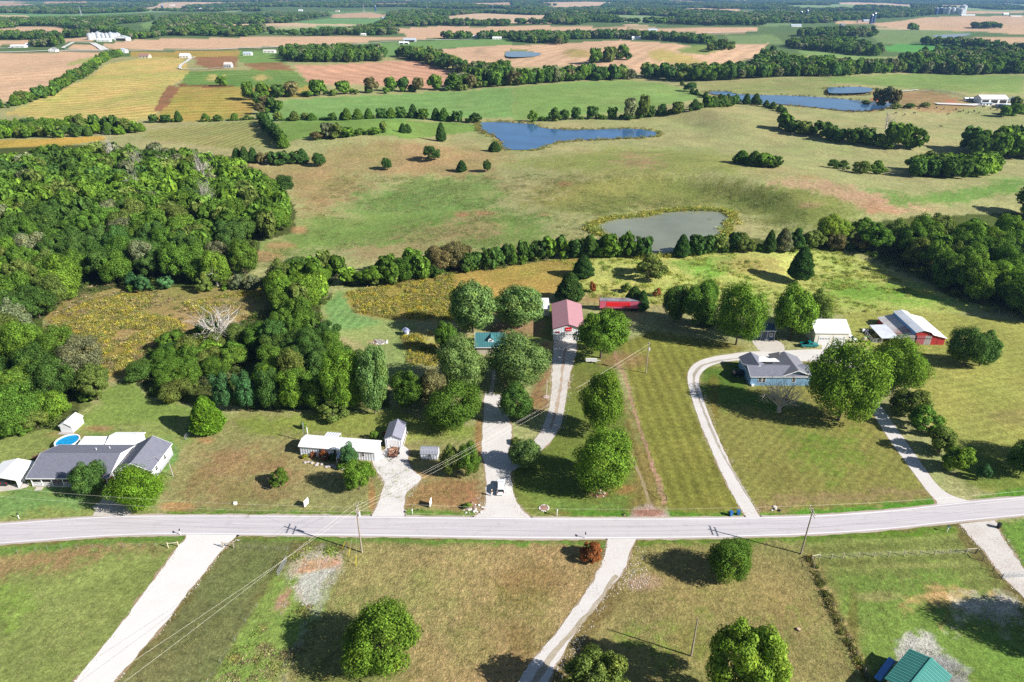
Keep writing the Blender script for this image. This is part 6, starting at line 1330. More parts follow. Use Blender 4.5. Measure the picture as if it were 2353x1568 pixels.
t = thing('carport', 'white gabled carport cut by the left edge, left of the long grey roofed house', 'carport', (-112.6, 116.2, 0))
tri_roof(t, 0, 6.8, 0, 6.2, 2.3, 3.1, 'y', WHITER, 0.1, ov_end=0.1)
for x in (0.05, 6.75):
    for y in (0.1, 2.1, 4.1, 6.1): MB().box(x-0.05,y-0.05,0,x+0.05,y+0.05,2.3).obj('post', TRIMW, t)
MB().box(6.70, 0.2, 0.4, 6.74, 6.0, 2.25).obj('side_panel', SIDING, t)
# ---- mobile home
t = thing('mobile_home', 'long white mobile home with bright white roof behind the brown lawn', 'mobile home', (-48.6, 128.1, 0), math.radians(-7.5))
gable_walls(t, 0, 17.8, 0, 4.2, 2.6, 3.05, 'x', PANEL); tri_roof(t, 0, 17.8, 0, 4.2, 2.6, 3.1, 'x', WHITER, 0.22, th=0.1, ov_end=0.2)
MB().box(-0.02,-0.05,0,17.82,-0.003,0.5).obj('skirting', PANEL, t)
for x in (4.9, 8.3, 14.9): window(t, 's', x, 1.2, 0.75, 1.05, 0)
p = MB(); p.slab([(9.6,-2.6,2.1),(12.4,-2.6,2.1),(12.4,-0.02,2.45),(9.6,-0.02,2.45)], 0.1); p.obj('porch_roof', TIN, t)
p = MB(); p.box(10.2,-2.4,0,12.3,-0.1,0.6); p.obj('porch', BROWN, t); p = MB(); p.box(10.2,-2.44,0.6,12.3,-2.38,1.5); p.obj('railing', BROWN, t); door(t, 's', 11.2, 0.9, 1.95, 0, TRIMW, 0.6)
for x in (9.7, 12.3): MB().box(x-0.05,-2.55,0,x+0.05,-2.45,2.0).obj('post', TRIMW, t)
p = MB(); p.slab([(4.2,4.25,2.75),(7.6,4.25,2.75),(7.6,6.4,2.45),(4.2,6.4,2.45)][::1], 0.1); p.obj('rear_porch_roof', PANEL, t)
for x in (4.3,7.5): MB().box(x-0.05,6.2,0,x+0.05,6.3,2.4).obj('post', TRIMW, t)
p = MB(); p.box(13.0,-3.0,0,16.4,-1.3,0.45); p.obj('deck', mat('pinkish_deck', (0.42,0.28,0.24), 0.85), t)
t = thing('antenna_mast', 'steel lattice antenna mast at the left end of the white mobile home', 'mast', (-48.9, 133.3, 0))
a = MB(); [a.tube((0.25*math.cos(k*2.09),0.25*math.sin(k*2.09),0),(0.12*math.cos(k*2.09),0.12*math.sin(k*2.09),5.6),0.035) for k in range(3)]; a.obj('mast', STEEL, t)
a = MB()
for j in range(11):
    z = 0.5*j; r = 0.25-0.012*j
    for k in range(3): a.tube((r*math.cos(k*2.09),r*math.sin(k*2.09),z),(r*math.cos((k+1)*2.09),r*math.sin((k+1)*2.09),z+0.5),0.018,n=4)
a.obj('lattice', STEEL, t)
t = thing('vertical_pipe', 'white pipe standing beside the antenna mast', 'pipe', (-48.0, 133.0, 0)); MB().tube((0,0,0),(0,0,4.4),0.09,n=8).obj('pipe', TRIMW, t); MB().box(-0.1,-0.1,4.4,0.1,0.1,4.5).obj('cap', STEEL, t)
t = thing('garage', 'narrow white garage with grey gabled roof at the head of the white drive', 'garage', (-29.6, 131.1, 0), math.radians(-2))
gable_walls(t, 0, 3.8, 0, 6.6, 2.5, 3.45, 'y', PANEL); tri_roof(t, 0, 3.8, 0, 6.6, 2.5, 3.45, 'y', GREYM, 0.15, ov_end=0.15, fascia=mat('dark_trim',(0.12,0.12,0.15),0.5)); door(t, 's', 1.9, 2.6, 2.1, 0, None, 0.02, 'garage_door', 5)
MB().box(4.0,0.3,0,4.15,6.8,0.2).obj('kerb', CONC, t)
t = thing('small_barn_shed', 'small shed with grey barrel shaped roof beside the twin tree', 'shed', (-20.8, 126.5, 0), math.radians(-3))
MB().box(0,0,0.1,3.9,2.5,1.6).obj('wall', PANEL, t); rf = [(-0.1,1.55),(0.25,2.15),(0.75,2.5),(1.25,2.6),(1.75,2.5),(2.25,2.15),(2.6,1.55)]
MB().prism(rf+[(y,z-0.08) for y,z in reversed(rf)], -0.12, 4.02, 'x').obj('roof', mat('grey_ribbed_roof',(0.26,0.27,0.31),0.5,corr=(0,0.35),bump=0.03), t); MB().prism([(0,1.6),(0.3,2.12),(0.78,2.43),(1.25,2.52),(1.72,2.43),(2.2,2.12),(2.5,1.6)], 0.02, 3.88, 'x').obj('gable', PANEL, t)
window(t, 's', 1.95, 0.8, 0.9, 0.6, 0)
# ---- workshop with pink roof
t = thing('workshop', 'long white workshop with a faded pink red metal roof', 'workshop', (12.6, 186.4, 0), -0.035)
gable_walls(t, 0, 9.2, 0, 18.4, 3.9, 5.4, 'y', mat('white_workshop_siding', (0.70,0.71,0.74), 0.55, corr=(0,0.5), bump=0.02)); tri_roof(t, 0, 9.2, 0, 18.4, 3.9, 5.45, 'y', PINK, 0.25, ov_end=0.25, fascia=mat('dark_red_trim', (0.10,0.03,0.04), 0.5), th=0.1)
door(t, 's', 4.6, 3.6, 2.8, 0, None, 0.02, 'garage_door', 5, True); door(t, 's', 1.2, 0.9, 2.0, 0)
MB().box(-0.4,2.0,0.8,-0.05,2.9,1.7).obj('air_conditioner', WHITE, t); MB().box(0.5,-0.07,2.55,1.9,-0.02,3.0).obj('small_sign', mat('small_red_sign', (0.45,0.05,0.07), 0.5), t)
s = MB().box(3.6,-0.12,3.15,5.5,-0.03,4.45).obj('sign', mat('red_sign', (0.62,0.012,0.015), 0.4, var=0.03), t)
sw = MB(); pts = [(3.75,3.52),(4.0,3.70),(4.25,3.62),(4.5,3.76),(4.75,3.64),(5.0,3.78),(5.2,3.62),(5.35,3.72)]
for i in range(len(pts)-1): sw.tube((pts[i][0],-0.14,pts[i][1]),(pts[i+1][0],-0.14,pts[i+1][1]),0.045,n=5)
sw.obj('sign_script', TRIMW, s)
t = thing('white_roof_shelter', 'flat white roofed shelter left behind the pink roofed workshop', 'shelter', (8.9, 203, 0)); MB().slab([(0,0,3.0),(3.4,0,3.0),(3.4,8.2,3.3),(0,8.2,3.3)], 0.12).obj('roof', WHITER, t)
for x, y in ((0.15,0.15),(3.25,0.15),(0.15,8),(3.25,8)): MB().box(x-0.07,y-0.07,0,x+0.07,y+0.07,2.9).obj('post', TRIMW, t)
MB().box(0.3,1,0,3.1,7.8,2.2).obj('wall', PANEL, t)
t = thing('semitrailer', 'pink red box semitrailer with a grey tarpaulin roof behind the spreading tree', 'trailer', (29.2, 207.6, 0), -0.03)
MB().box(0,0,1.15,14.0,2.5,3.75).obj('box', mat('faded_red_box', (0.48,0.09,0.15), 0.5, var=0.12, scale=0.6), t); MB().box(2.2,-0.06,1.9,10.0,-0.003,3.35).obj('side_sign', mat('bright_red_panel', (0.66,0.012,0.02), 0.45, var=0.05), t)
lt = MB()
for k in range(6): lt.box(6.6+k*0.42, -0.09, 2.2, 6.68+k*0.42, -0.062, 3.0)
lt.obj('faint_lettering', mat('faded_letter_red', (0.60,0.12,0.13), 0.5), t)
MB().box(-0.05,-0.05,3.753,14.05,2.55,3.9).obj('tarpaulin', mat('grey_tarpaulin', (0.22,0.20,0.22), 0.8, var=0.5, scale=0.8, dirt=(0.07,0.07,0.08), dirt_amt=0.8), t)
MB().box(13.95,-0.08,1.2,14.1,2.58,3.95).obj('end_frame', WHITE, t); MB().box(0.2,0.4,0.9,13.8,2.1,1.147).obj('chassis', BLACK, t)
for x in (10.8, 12.1):
    for y in (0.05, 2.1): a = MB(); a.tube((x,y,0.5),(x,y+0.35,0.5),0.5,n=16); a.obj('wheel', RUBBER, t)
a = MB(); a.box(2.3,0.3,0,2.5,0.5,0.9); a.box(2.3,2.0,0,2.5,2.2,0.9); a.obj('landing_leg', STEEL, t)
# ---- teal roofed house behind trees
t = thing('cottage', 'house with a teal metal roof and small dormer, mostly hidden by silvery trees', 'house', (-10.6, 176.8, 0))
gable_walls(t, 0.2, 8.2, 0.3, 8.7, 2.7, 4.9, 'x', mat('tan_siding', (0.46,0.40,0.32), 0.7)); tri_roof(t, 0, 8.4, 0, 9, 2.6, 5.0, 'x', TEALD, 0.2)
gable_walls(t, 3.6, 5.2, 1.5, 4.2, 4.3, 5.0, 'y', TRIMW, name='dormer_wall', z0=3.2); tri_roof(t, 3.6, 5.2, 1.5, 4.2, 4.3, 5.05, 'y', TEALD, 0.15, name='dormer_roof', th=0.08, fascia=None, ov_end=0.12); window(t, 's', 4.4, 3.75, 0.6, 0.5, 1.5)
t = thing('small_outhouse', 'tiny red and white outhouse on the mown bay', 'outhouse', (*G(934,770)[:2], 0), 0.5)
MB().box(-0.8,-0.8,0,0.8,0.8,1.7).obj('wall', mat('dark_outhouse', (0.10,0.11,0.16), 0.7), t); MB().box(0.803,-0.7,0,0.86,0.7,1.65).obj('red_side', RED, t); MB().prism([(-1.0,1.65),(1.0,1.65),(0,2.3)], -1, 1, 'y').obj('roof', mat('pale_blue_roof', (0.30,0.33,0.50), 0.5), t); MB().box(-0.1,-0.86,0.1,0.5,-0.803,1.5).obj('door', TRIMW, t)
# ---- blue house
t = thing('blue_house', 'blue house with grey and white roofs shaded by the huge bright green tree', 'house', (64.4, 159.3, 0))
gable_walls(t, 0, 16.0, 0, 6.7, 2.9, 4.2, 'x', BLUES, name='front_wall'); tri_roof(t, 0, 16.0, 0, 6.7, 2.9, 4.25, 'x', SHING, 0.3)
gable_walls(t, 0.02, 5.8, 3.4, 10.6, 2.9, 4.15, 'y', BLUES, name='left_wing_wall'); tri_roof(t, 0, 5.8, 3.4, 10.6, 2.95, 4.4, 'y', SHING, 0.25, name='left_wing_roof')
gable_walls(t, 8.7, 16.02, 0.5, 10.6, 2.95, 4.3, 'y', BLUES, name='right_wing_wall'); tri_roof(t, 8.5, 16.2, 0.2, 10.6, 3.0, 4.6, 'y', mat('light_grey_shingle', (0.17,0.17,0.20), 0.85, var=0.25, scale=4), 0.15, name='right_wing_roof')
MB().slab([(3.2,6.0,4.15),(9.5,6.0,4.15),(9.3,10.4,3.35),(3.4,10.4,3.35)], 0.1).obj('white_flat_roof', WHITER, t)
MB().slab([(7.9,8.6,3.95),(11.0,8.6,4.60),(11.0,10.9,4.58),(7.9,10.9,3.9)], 0.08).obj('dark_roof_patch', mat('dark_roof_patch', (0.10,0.095,0.10), 0.8), t)
for x in (2.5, 3.6, 11.6): window(t, 's', x, 1.1, 0.8, 1.3, 0)
window(t, 'w', 2.6, 1.1, 0.8, 1.3, 0.0); MB().tube((10.6,9.6,4.4),(10.6,9.6,4.9),0.08).obj('vent_pipe', WHITE, t); MB().box(0.3,-0.5,0,1.0,-0.1,0.6).obj('utility_box', WHITE, t)
# ---- double garage
t = thing('double_garage', 'cream double garage with a white roof behind the blue house', 'garage', (91.0, 183.2, 0), -0.02)
gable_walls(t, 0, 10.0, 0, 9.4, 4.2, 6.3, 'x', BEIGE); tri_roof(t, 0, 10.0, 0, 9.4, 4.2, 6.35, 'x', WHITER, 0.25)
for x in (2.9, 7.3): door(t, 's', x, 3.2, 3.0, 0, None, 0.02, 'garage_door', 5, True)
MB().tube((3.0,5.2,5.9),(3.0,5.2,7.2),0.06).obj('vent_pipe', STEEL, t)
t = thing('grey_shed_roof', 'grey gabled shed hidden behind the cream double garage', 'shed', (92.4, 193.6, 0)); gable_walls(t, 0, 7.6, 0, 5, 3.0, 4.2, 'x', NAVY); tri_roof(t, 0, 7.6, 0, 5, 3.4, 5.4, 'x', SHING, 0.2)
t = thing('dark_blue_shed', 'small dark blue shed with two white framed windows behind a concrete pad', 'shed', (73.9, 186.6, 0))
gable_walls(t, 0, 6.4, 0, 5.0, 3.1, 4.2, 'x', NAVY); tri_roof(t, 0, 6.4, 0, 5.0, 3.15, 4.3, 'x', mat('blue_grey_shingle', (0.07,0.11,0.20), 0.8, var=0.2, scale=4), 0.2, ov_end=0.15)
for x in (1.2, 5.2): window(t, 's', x, 1.2, 0.75, 1.0, 0)
for x in (0.04, 2.3, 4.1, 6.3): MB().box(x-0.05,-0.03,0,x+0.05,-0.003,3.0).obj('corner_board', TRIMW, t)
MB().box(2.4,-0.04,0.05,4.0,-0.003,2.3).obj('double_door', mat('navy_door',(0.06,0.08,0.13),0.6), t)
# ---- red barn
t = thing('red_barn', 'red barn with a raised tin roof and rusty left slope', 'barn', (116.9, 183.7, 0), -0.04)
Lb = 14.6
MB().prism([(0,0),(13.4,0),(13.4,2.35),(9.3,3.4),(8.6,4.15),(6.5,4.75),(4.3,4.05),(4.0,3.1),(0,1.95)], 0, Lb, 'y').obj('wall', RED, t)
def slope(nm, x0, z0, x1, z1, m, ov0=0.0, y0=-0.35, y1=None, th=0.07):
    y1 = Lb+0.35 if y1 is None else y1; d = Vector((x1-x0, 0, z1-z0)).normalized(); x0 -= d.x*ov0; z0 -= d.z*ov0
    return MB().slab([(x0, y1, z0+th), (x0, y0, z0+th), (x1, y0, z1+th), (x1, y1, z1+th)], th).obj(nm, m, t)
slope('lower_roof', 0, 1.98, 4.0, 3.12, RUST, 0.4); slope('monitor_side', 4.02, 3.2, 4.28, 4.05, mat('blue_monitor_side', (0.12,0.30,0.62), 0.6, var=0.1), y0=-0.05, y1=Lb)
slope('upper_roof', 4.2, 4.1, 6.5, 4.78, TIN, 0.1)
MB().slab([(6.5,-0.35,4.85),(8.65,-0.35,4.25),(8.65,Lb+0.35,4.25),(6.5,Lb+0.35,4.85)][::1], 0.07).obj('upper_roof', WHITER, t)
MB().slab([(8.66,-0.35,4.22),(9.35,-0.35,3.50),(9.35,Lb+0.35,3.50),(8.66,Lb+0.35,4.22)], 0.07).obj('roof_bend', WHITER, t)
MB().slab([(9.36,-0.35,3.47),(13.8,-0.35,2.33),(13.8,Lb+0.35,2.33),(9.36,Lb+0.35,3.47)], 0.07).obj('lower_roof', WHITER, t)
MB().prism([(3.9,2.95),(4.2,4.05),(6.5,4.72),(8.6,4.12),(9.4,3.3),(9.2,3.25),(8.45,3.85),(6.5,4.4),(4.45,3.8),(4.2,2.95)], -0.12, -0.02, 'y').obj('dark_arch_trim', DARK, t)
for k, (a_, b_, m_) in enumerate([(2.9,3.6,GWOOD),(3.65,4.35,GWOOD),(4.95,5.5,RED),(5.55,6.1,RED),(6.15,6.7,RED),(6.75,7.3,RED),(7.35,8.0,GWOOD),(8.05,8.7,GWOOD),(8.75,9.3,GWOOD)]):
    MB().box(a_, -0.09, 0.05, b_, -0.02, 3.0).obj('plank_panel', m_ if m_ is not RED else mat('faded_red_plank', (0.40,0.10,0.12), 0.8, var=0.25, stretch=(5,5,0.4)), t)
MB().box(4.4,-0.05,0.02,4.9,-0.02,3.1).obj('door_gap', DARK, t); MB().box(2.8,-0.14,2.05,9.4,-0.092,2.15).obj('door_rail', BLACK, t); window(t, 's', 1.55, 0.75, 0.6, 0.8, 0)
MB().box(11.2,-0.03,0,11.25,-0.002,2.4).obj('joint', DARK, t)
MB().slab([(-5.0,9.6,1.75),(-5.2,0.3,1.75),(0.02,0.0,2.05),(0.02,9.6,2.05)], 0.07).obj('lean_to_roof', TIN, t)
for x, y in ((-4.9,0.5),(-4.8,5),(-4.8,9.4),(-2.5,0.4)): MB().box(x-0.08,y-0.08,0,x+0.08,y+0.08,1.7).obj('post', WOODG, t)
def pipegate(name, label, p, ln, rz, h=1.25, bars=5, m=None, cat='gate', verticals=2):
    t = thing(name, label, cat, (p[0], p[1], p[2] if len(p) > 2 else 0), rz)
    f = MB(); f.tube((0,0,0.15),(0,0,h),0.035); f.tube((ln,0,0.15),(ln,0,h),0.035); f.tube((0,0,h),(ln,0,h),0.035); f.tube((0,0,0.15),(ln,0,0.15),0.035); f.obj('frame', m or STEEL, t)
    for k in range(1, bars): MB().tube((0,0,0.15+(h-0.15)*k/bars),(ln,0,0.15+(h-0.15)*k/bars),0.022,n=5).obj('bar', m or STEEL, t)
    for k in range(1, verticals+1): MB().tube((ln*k/(verticals+1),0,0.15),(ln*k/(verticals+1),0,h),0.022,n=5).obj('brace', m or STEEL, t)
    return t
WG = mat('white_pipe', (0.62,0.62,0.62), 0.5)
pipegate('livestock_panel', 'front white pipe livestock panel beside the red barn', (109.6,184.6), 3.0, 0.05, 1.3, 3, WG, 'livestock panel'); pipegate('livestock_panel', 'side white pipe livestock panel running back from the red barn pen', (109.5,184.8), 5.5, 1.5, 1.3, 3, WG, 'livestock panel', 3)
t = thing('farm_clutter', 'tarpaulin covered heap at the far corner of the barn pen', 'heap', (110.8, 191.5, 0)); a = MB(); a.lathe([(1.2,0),(1.0,0.6),(0.6,1.1),(0,1.3)], 9); a.obj('tarpaulin', mat('dark_tarp', (0.06,0.06,0.09), 0.6), t); MB().box(-1.3,-0.2,0.5,-0.6,0.4,1.2).obj('white_sack', TRIMW, t)
t = thing('utility_cart', 'small pink and white cart between the garage and the red barn', 'cart', (*G(1984,785)[:2], 0)); MB().box(-0.7,-0.5,0.4,0.7,0.5,1.0).obj('tub', mat('pink_plastic', (0.5,0.25,0.28), 0.5), t); [MB().tube((x,-0.55,0.3),(x,-0.4,0.3),0.3,n=12).obj('wheel', RUBBER, t) for x in (-0.5,0.5)]; MB().box(0.1,-0.4,1.0,0.6,0.4,1.5).obj('seat', TRIMW, t)
# ---- green roofed shed, bottom right
e1 = Vector((*W(2037,1556,3.0), 0)); e2 = Vector((*W(2092,1491,3.0), 0)); u = (e1-e2).normalized(); v = Vector((-u.y, u.x, 0)); 
if v.x < 0: v = -v
rg_ = Vector((*W(2139.4,1516.6,3.8), 0)); hw = (rg_-e2).dot(v); ang = math.atan2(v.y, v.x)
t = thing('green_roofed_shed', 'shed with a ribbed green metal roof cut by the bottom edge at the right', 'shed', (e2.x, e2.y, 0), ang)
# local frame: x = across the roof, -y = along the ridge towards the viewer
Ls = 8.5; hh = 3.8
gable_walls(t, 0.3, 2*hw-0.3, -Ls+0.3, -0.3, 2.95, 3.7, 'y', mat('cream_wall', (0.6,0.58,0.5), 0.6))
npan = 13
for sgn in (0, 1):
    for k in range(npan):
        y0 = -Ls+Ls*k/npan; y1 = y0+Ls/npan-0.012
        if sgn == 0: q = [(-0.1,y1,2.97),(-0.1,y0,2.97),(hw,y0,hh+0.05),(hw,y1,hh+0.05)]
        else: q = [(2*hw+0.1,y0,2.97),(2*hw+0.1,y1,2.97),(hw,y1,hh+0.05),(hw,y0,hh+0.05)]
        pn = MB().slab(q, 0.04).obj('roof_panel', TEALR, t)
        r = MB(); xa = -0.1 if sgn == 0 else 2*hw+0.1
        for yy in (y0+0.06, (y0+y1)/2): r.tube((xa, yy, 2.99), (hw, yy, hh+0.07), 0.035, n=4)
        r.obj('rib', TEALR, pn)
MB().box(hw-0.18,-Ls-0.02,hh+0.06,hw+0.18,0.02,hh+0.11).obj('ridge_cap', TEALR, t)
a = W(2008,1557,0.8); b = W(2043,1509,0.8); dv = Vector((b[0]-a[0], b[1]-a[1], 0)); ln = dv.length
t = thing('blue_slatted_table', 'long blue four panelled table in the shade beside the green roof', 'table', (a[0], a[1], 0), math.atan2(dv.y, dv.x)); BLU = mat('bright_blue_panel', (0.08,0.25,0.62), 0.4)
for k in range(4): MB().box(ln*k/4+0.02, -0.9, 0.75, ln*(k+1)/4-0.02, 0.0, 0.81).obj('panel', BLU, t)
MB().box(0.05,-1.0,0.25,ln,-0.93,0.7).obj('side_board', BLU, t)
for x in (0.1, ln-0.1):
    for y in (-0.85,-0.05): MB().box(x-0.04,y-0.04,0,x+0.04,y+0.04,0.74).obj('leg', BLACK, t)
# ================================================================== vehicles
def vehicle(name, label, cat, loc, rz, col, kind='suv', L_=4.6, Wd=1.85):
    """front towards +x"""
    t = thing(name, label, cat, (loc[0], loc[1], loc[2] if len(loc) > 2 else 0), rz); paint = mat('paint_'+name+str(len(MATS)), col, 0.3, var=0.03, spec=0.6)
    h = Wd/2; zf = 0.35
    def hull(prof, yo, yi, name_, m, bev=0.06):
        # profile (x, z, inset) lofted across width, upper points drawn in
        mb = MB(); n = len(prof); 
        for s_ in (-1, 1):
            for x, z, ins in prof: mb.v.append((x, s_*(h-ins), z))
        mb.f.append(tuple(range(n))); mb.f.append(tuple(n+i for i in reversed(range(n))))
        for i in range(n): j = (i+1) % n; mb.f.append((i, n+i, n+j, j)) if True else None
        return mb.obj(name_, m, t, bevel=bev)
    if kind == 'suv':
        hull([(0.05,zf,0.05),(L_-0.1,zf,0.05),(L_,0.62,0.06),(L_-0.1,0.95,0.08),(L_-1.1,1.08,0.06),(0.12,1.12,0.04),(0,0.7,0.04)], 0, 0, 'body', paint)
        cab = [(0.12,1.10,0.05),(L_-1.15,1.07,0.06),(L_-1.95,1.66,0.24),(L_-2.4,1.72,0.26),(0.5,1.72,0.26),(0.28,1.62,0.24)]
        hull(cab, 0, 0, 'cabin', paint)
        g = MB(); g.poly((L_-1.2,-h+0.16,1.12),(L_-1.2,h-0.16,1.12),(L_-1.88,h-0.3,1.62),(L_-1.88,-h+0.3,1.62)); g.v = [(x+0.03, y, z+0.03) for x, y, z in g.v]; g.obj('windscreen', GLASS, t)
        g = MB(); g.poly((0.10,h-0.2,1.06),(0.10,-h+0.2,1.06),(0.27,-h+0.32,1.60),(0.27,h-0.32,1.60)); g.v = [(x-0.03, y, z+0.02) for x, y, z in g.v]; g.obj('rear_window', GLASS, t)
        for s_ in (-1, 1):
            for x0, x1 in ((0.55,1.35),(1.45,2.3),(2.4,L_-1.75)):
                g = MB(); q = [(x0,s_*(h-0.075),1.14),(x1,s_*(h-0.075),1.14),(x1-0.05,s_*(h-0.225),1.58),(x0+0.05,s_*(h-0.225),1.58)]; g.poly(*(q if s_ < 0 else q[::-1])); g.v = [(x, y+s_*0.012, z) for x, y, z in g.v]; g.obj('side_window', GLASS, t)
    else:
        hull([(0.05,zf,0.05),(L_-0.1,zf,0.05),(L_,0.65,0.06),(L_-0.08,0.98,0.08),(L_-1.35,1.08,0.06),(2.0,1.1,0.05),(2.0,0.72,0.05),(0.02,0.72,0.05)], 0, 0, 'body', paint, 0.04)
        for y0, y1, nm in ((-h+0.03,-h+0.15,'bed_side'),(h-0.15,h-0.03,'bed_side')): MB().box(0.02,y0,0.70,1.98,y1,1.12).obj(nm, paint, t)
        MB().box(0.0,-h+0.15,0.70,0.08,h-0.15,1.1).obj('tailgate', paint, t); MB().box(0.1,-h+0.16,0.722,1.95,h-0.16,0.74).obj('bed_liner', BLACK, t)
        hull([(1.95,1.08,0.06),(L_-1.4,1.06,0.07),(L_-2.0,1.66,0.22),(2.25,1.70,0.22)], 0, 0, 'cabin', paint, 0.05)
        g = MB(); g.poly((L_-1.42,-h+0.16,1.12),(L_-1.42,h-0.16,1.12),(L_-1.95,h-0.3,1.60),(L_-1.95,-h+0.3,1.60)); g.v = [(x+0.04, y, z+0.03) for x, y, z in g.v]; g.obj('windscreen', GLASS, t)
        g = MB(); g.poly((1.92,h-0.2,1.14),(1.92,-h+0.2,1.14),(2.17,-h+0.3,1.62),(2.17,h-0.3,1.62)); g.obj('rear_window', GLASS, t)
        for s_ in (-1, 1):
            g = MB(); q = [(2.2,s_*(h-0.085),1.14),(L_-1.65,s_*(h-0.085),1.14),(L_-2.02,s_*(h-0.21),1.58),(2.35,s_*(h-0.21),1.58)]; g.poly(*(q if s_ < 0 else q[::-1])); g.v = [(x, y+s_*0.014, z) for x, y, z in g.v]; g.obj('side_window', GLASS, t)
    for x in (0.85, L_-0.9):
        for s_ in (-1, 1):
            y = s_*(h-0.10); a = MB(); a.tube((x,y-0.11,0.35),(x,y+0.11,0.35),0.35,n=18); wh = a.obj('wheel', RUBBER, t); a = MB(); a.tube((x,y+s_*0.08,0.35),(x,y+s_*0.125,0.35),0.2,n=12); a.obj('rim', STEEL, wh)
    lm = mat('lamp_glass', (0.6,0.6,0.58), 0.15); tm = mat('tail_lamp_red', (0.35,0.01,0.01), 0.2)
    for s_ in (-1, 1): y = s_*(h-0.28); MB().box(L_-0.08,y-0.16,0.68,L_+0.02,y+0.16,0.84).obj('headlight', lm, t); MB().box(-0.03,y-0.1,0.78,0.06,y+0.1,1.05).obj('tail_light', tm, t)
    MB().box(-0.08,-h+0.1,0.38,0.04,h-0.1,0.56).obj('bumper', paint, t)
    return t
vehicle('parked_car', 'white hatchback car standing at the road end of the gravel drive', 'car', (-2.35, 113.7), math.radians(90), (0.72,0.74,0.76))
vehicle('pickup_truck', 'teal pickup truck beside the cream double garage', 'pickup', (86.6, 182.2), 0.0, (0.0,0.16,0.16), 'pickup', 5.2, 1.9)
vehicle('parked_car', 'white car behind the right side of the cream double garage', 'car', (101.6, 188.2), math.radians(-52), (0.75,0.75,0.73), 'suv', 4.8, 1.9)
vehicle('parked_car', 'black car in the shade left of the blue house', 'car', (*G(1684,864)[:2],), math.radians(10), (0.012,0.012,0.015), 'suv', 4.4)
vehicle('parked_car', 'dark car under the white carport at the left edge', 'car', (-109.4, 116.8), math.radians(90), (0.03,0.035,0.04), 'suv', 4.5)
t = thing('flatbed_trailer', 'flat trailer loaded with firewood in front of the narrow white garage', 'trailer', (-28.4, 127.0, 0), math.radians(-3))
for k in range(7): MB().box(0.05+k*0.29, 0, 0.45, 0.31+k*0.29, 3.4, 0.5).obj('plank', BROWN, t)
a = MB(); a.box(0,-0.05,0.35,2.1,0,0.55); a.box(0,3.4,0.35,2.1,3.45,0.55); a.box(-0.05,-0.05,0.35,0,3.45,0.55); a.box(2.1,-0.05,0.35,2.15,3.45,0.55)
[a.tube((x,y,0.5),(x,y,1.15),0.03) for x in (0,2.1) for y in (0,1.2,2.4,3.4)]; [a.tube((x,0,1.15),(x,3.4,1.15),0.03) for x in (0,2.1)]; a.tube((0.3,0,0.45),(1.05,-1.3,0.45),0.04); a.tube((1.8,0,0.45),(1.05,-1.3,0.45),0.04); a.obj('frame', BLACK, t)
for x in (-0.25, 2.2): a = MB(); a.tube((x,1.6,0.3),(x+0.2,1.6,0.3),0.3,n=14); a.obj('wheel', RUBBER, t)
t = thing('firewood_load', 'jumbled reddish firewood heaped on the flat trailer', 'firewood', (-28.4, 127.0, 0.52)); fw = [mat('split_log', (0.36,0.17,0.10), 0.9, var=0.4), mat('dark_log', (0.10,0.05,0.035), 0.9, var=0.4), mat('pale_log', (0.50,0.32,0.22), 0.9, var=0.3)]
for k in range(60):
    x, y, z = random.uniform(0.2,1.9), random.uniform(0.2,3.1), random.uniform(0.08,0.62); a = random.uniform(0,3.14); MB().tube((x-0.28*math.cos(a),y-0.28*math.sin(a),z),(x+0.28*math.cos(a),y+0.28*math.sin(a),z+random.uniform(-.1,.1)),0.09,n=5).obj('log', random.choice(fw), t)
t = thing('mower', 'orange mower standing left of the narrow white garage', 'mower', (-30.6, 136.2, 0), 0.6); ORG = mat('orange_paint', (0.62,0.13,0.02), 0.4)
MB().box(0,-0.4,0.3,1.0,0.4,0.7).obj('body', ORG, t); MB().box(-0.5,-0.5,0.12,0.3,0.5,0.3).obj('mower_deck', ORG, t); MB().box(-0.4,-0.2,0.6,0.0,0.2,0.95).obj('seat', BLACK, t)
for x in (-0.4,0.8):
    for y in (-0.45,0.45): a = MB(); a.tube((x,y-0.08,0.25),(x,y+0.08,0.25),0.25,n=12); a.obj('wheel', RUBBER, t)
t = thing('low_trailer', 'small white slatted trailer on the grass right of the gravel track', 'trailer', (*G(1346,834)[:2], 0), -0.06)
for k in range(7): MB().box(0, 0.0+k*0.2, 0.5, 3.3, 0.16+k*0.2, 0.55).obj('slat', mat('grey_slat', (0.42,0.40,0.38), 0.8), t)
a = MB(); a.box(-0.05,-0.08,0.45,3.35,-0.02,0.75); a.box(-0.05,1.42,0.45,3.35,1.48,0.75); a.box(-0.05,-0.08,0.45,-0.0,1.48,1.1); a.tube((3.3,0.7,0.5),(4.3,0.7,0.45),0.05); a.obj('frame', TRIMW, t)
for y in (-0.2,1.5): a = MB(); a.tube((1.5,y,0.3),(1.5,y+0.15,0.3),0.3,n=12); a.obj('wheel', RUBBER, t)
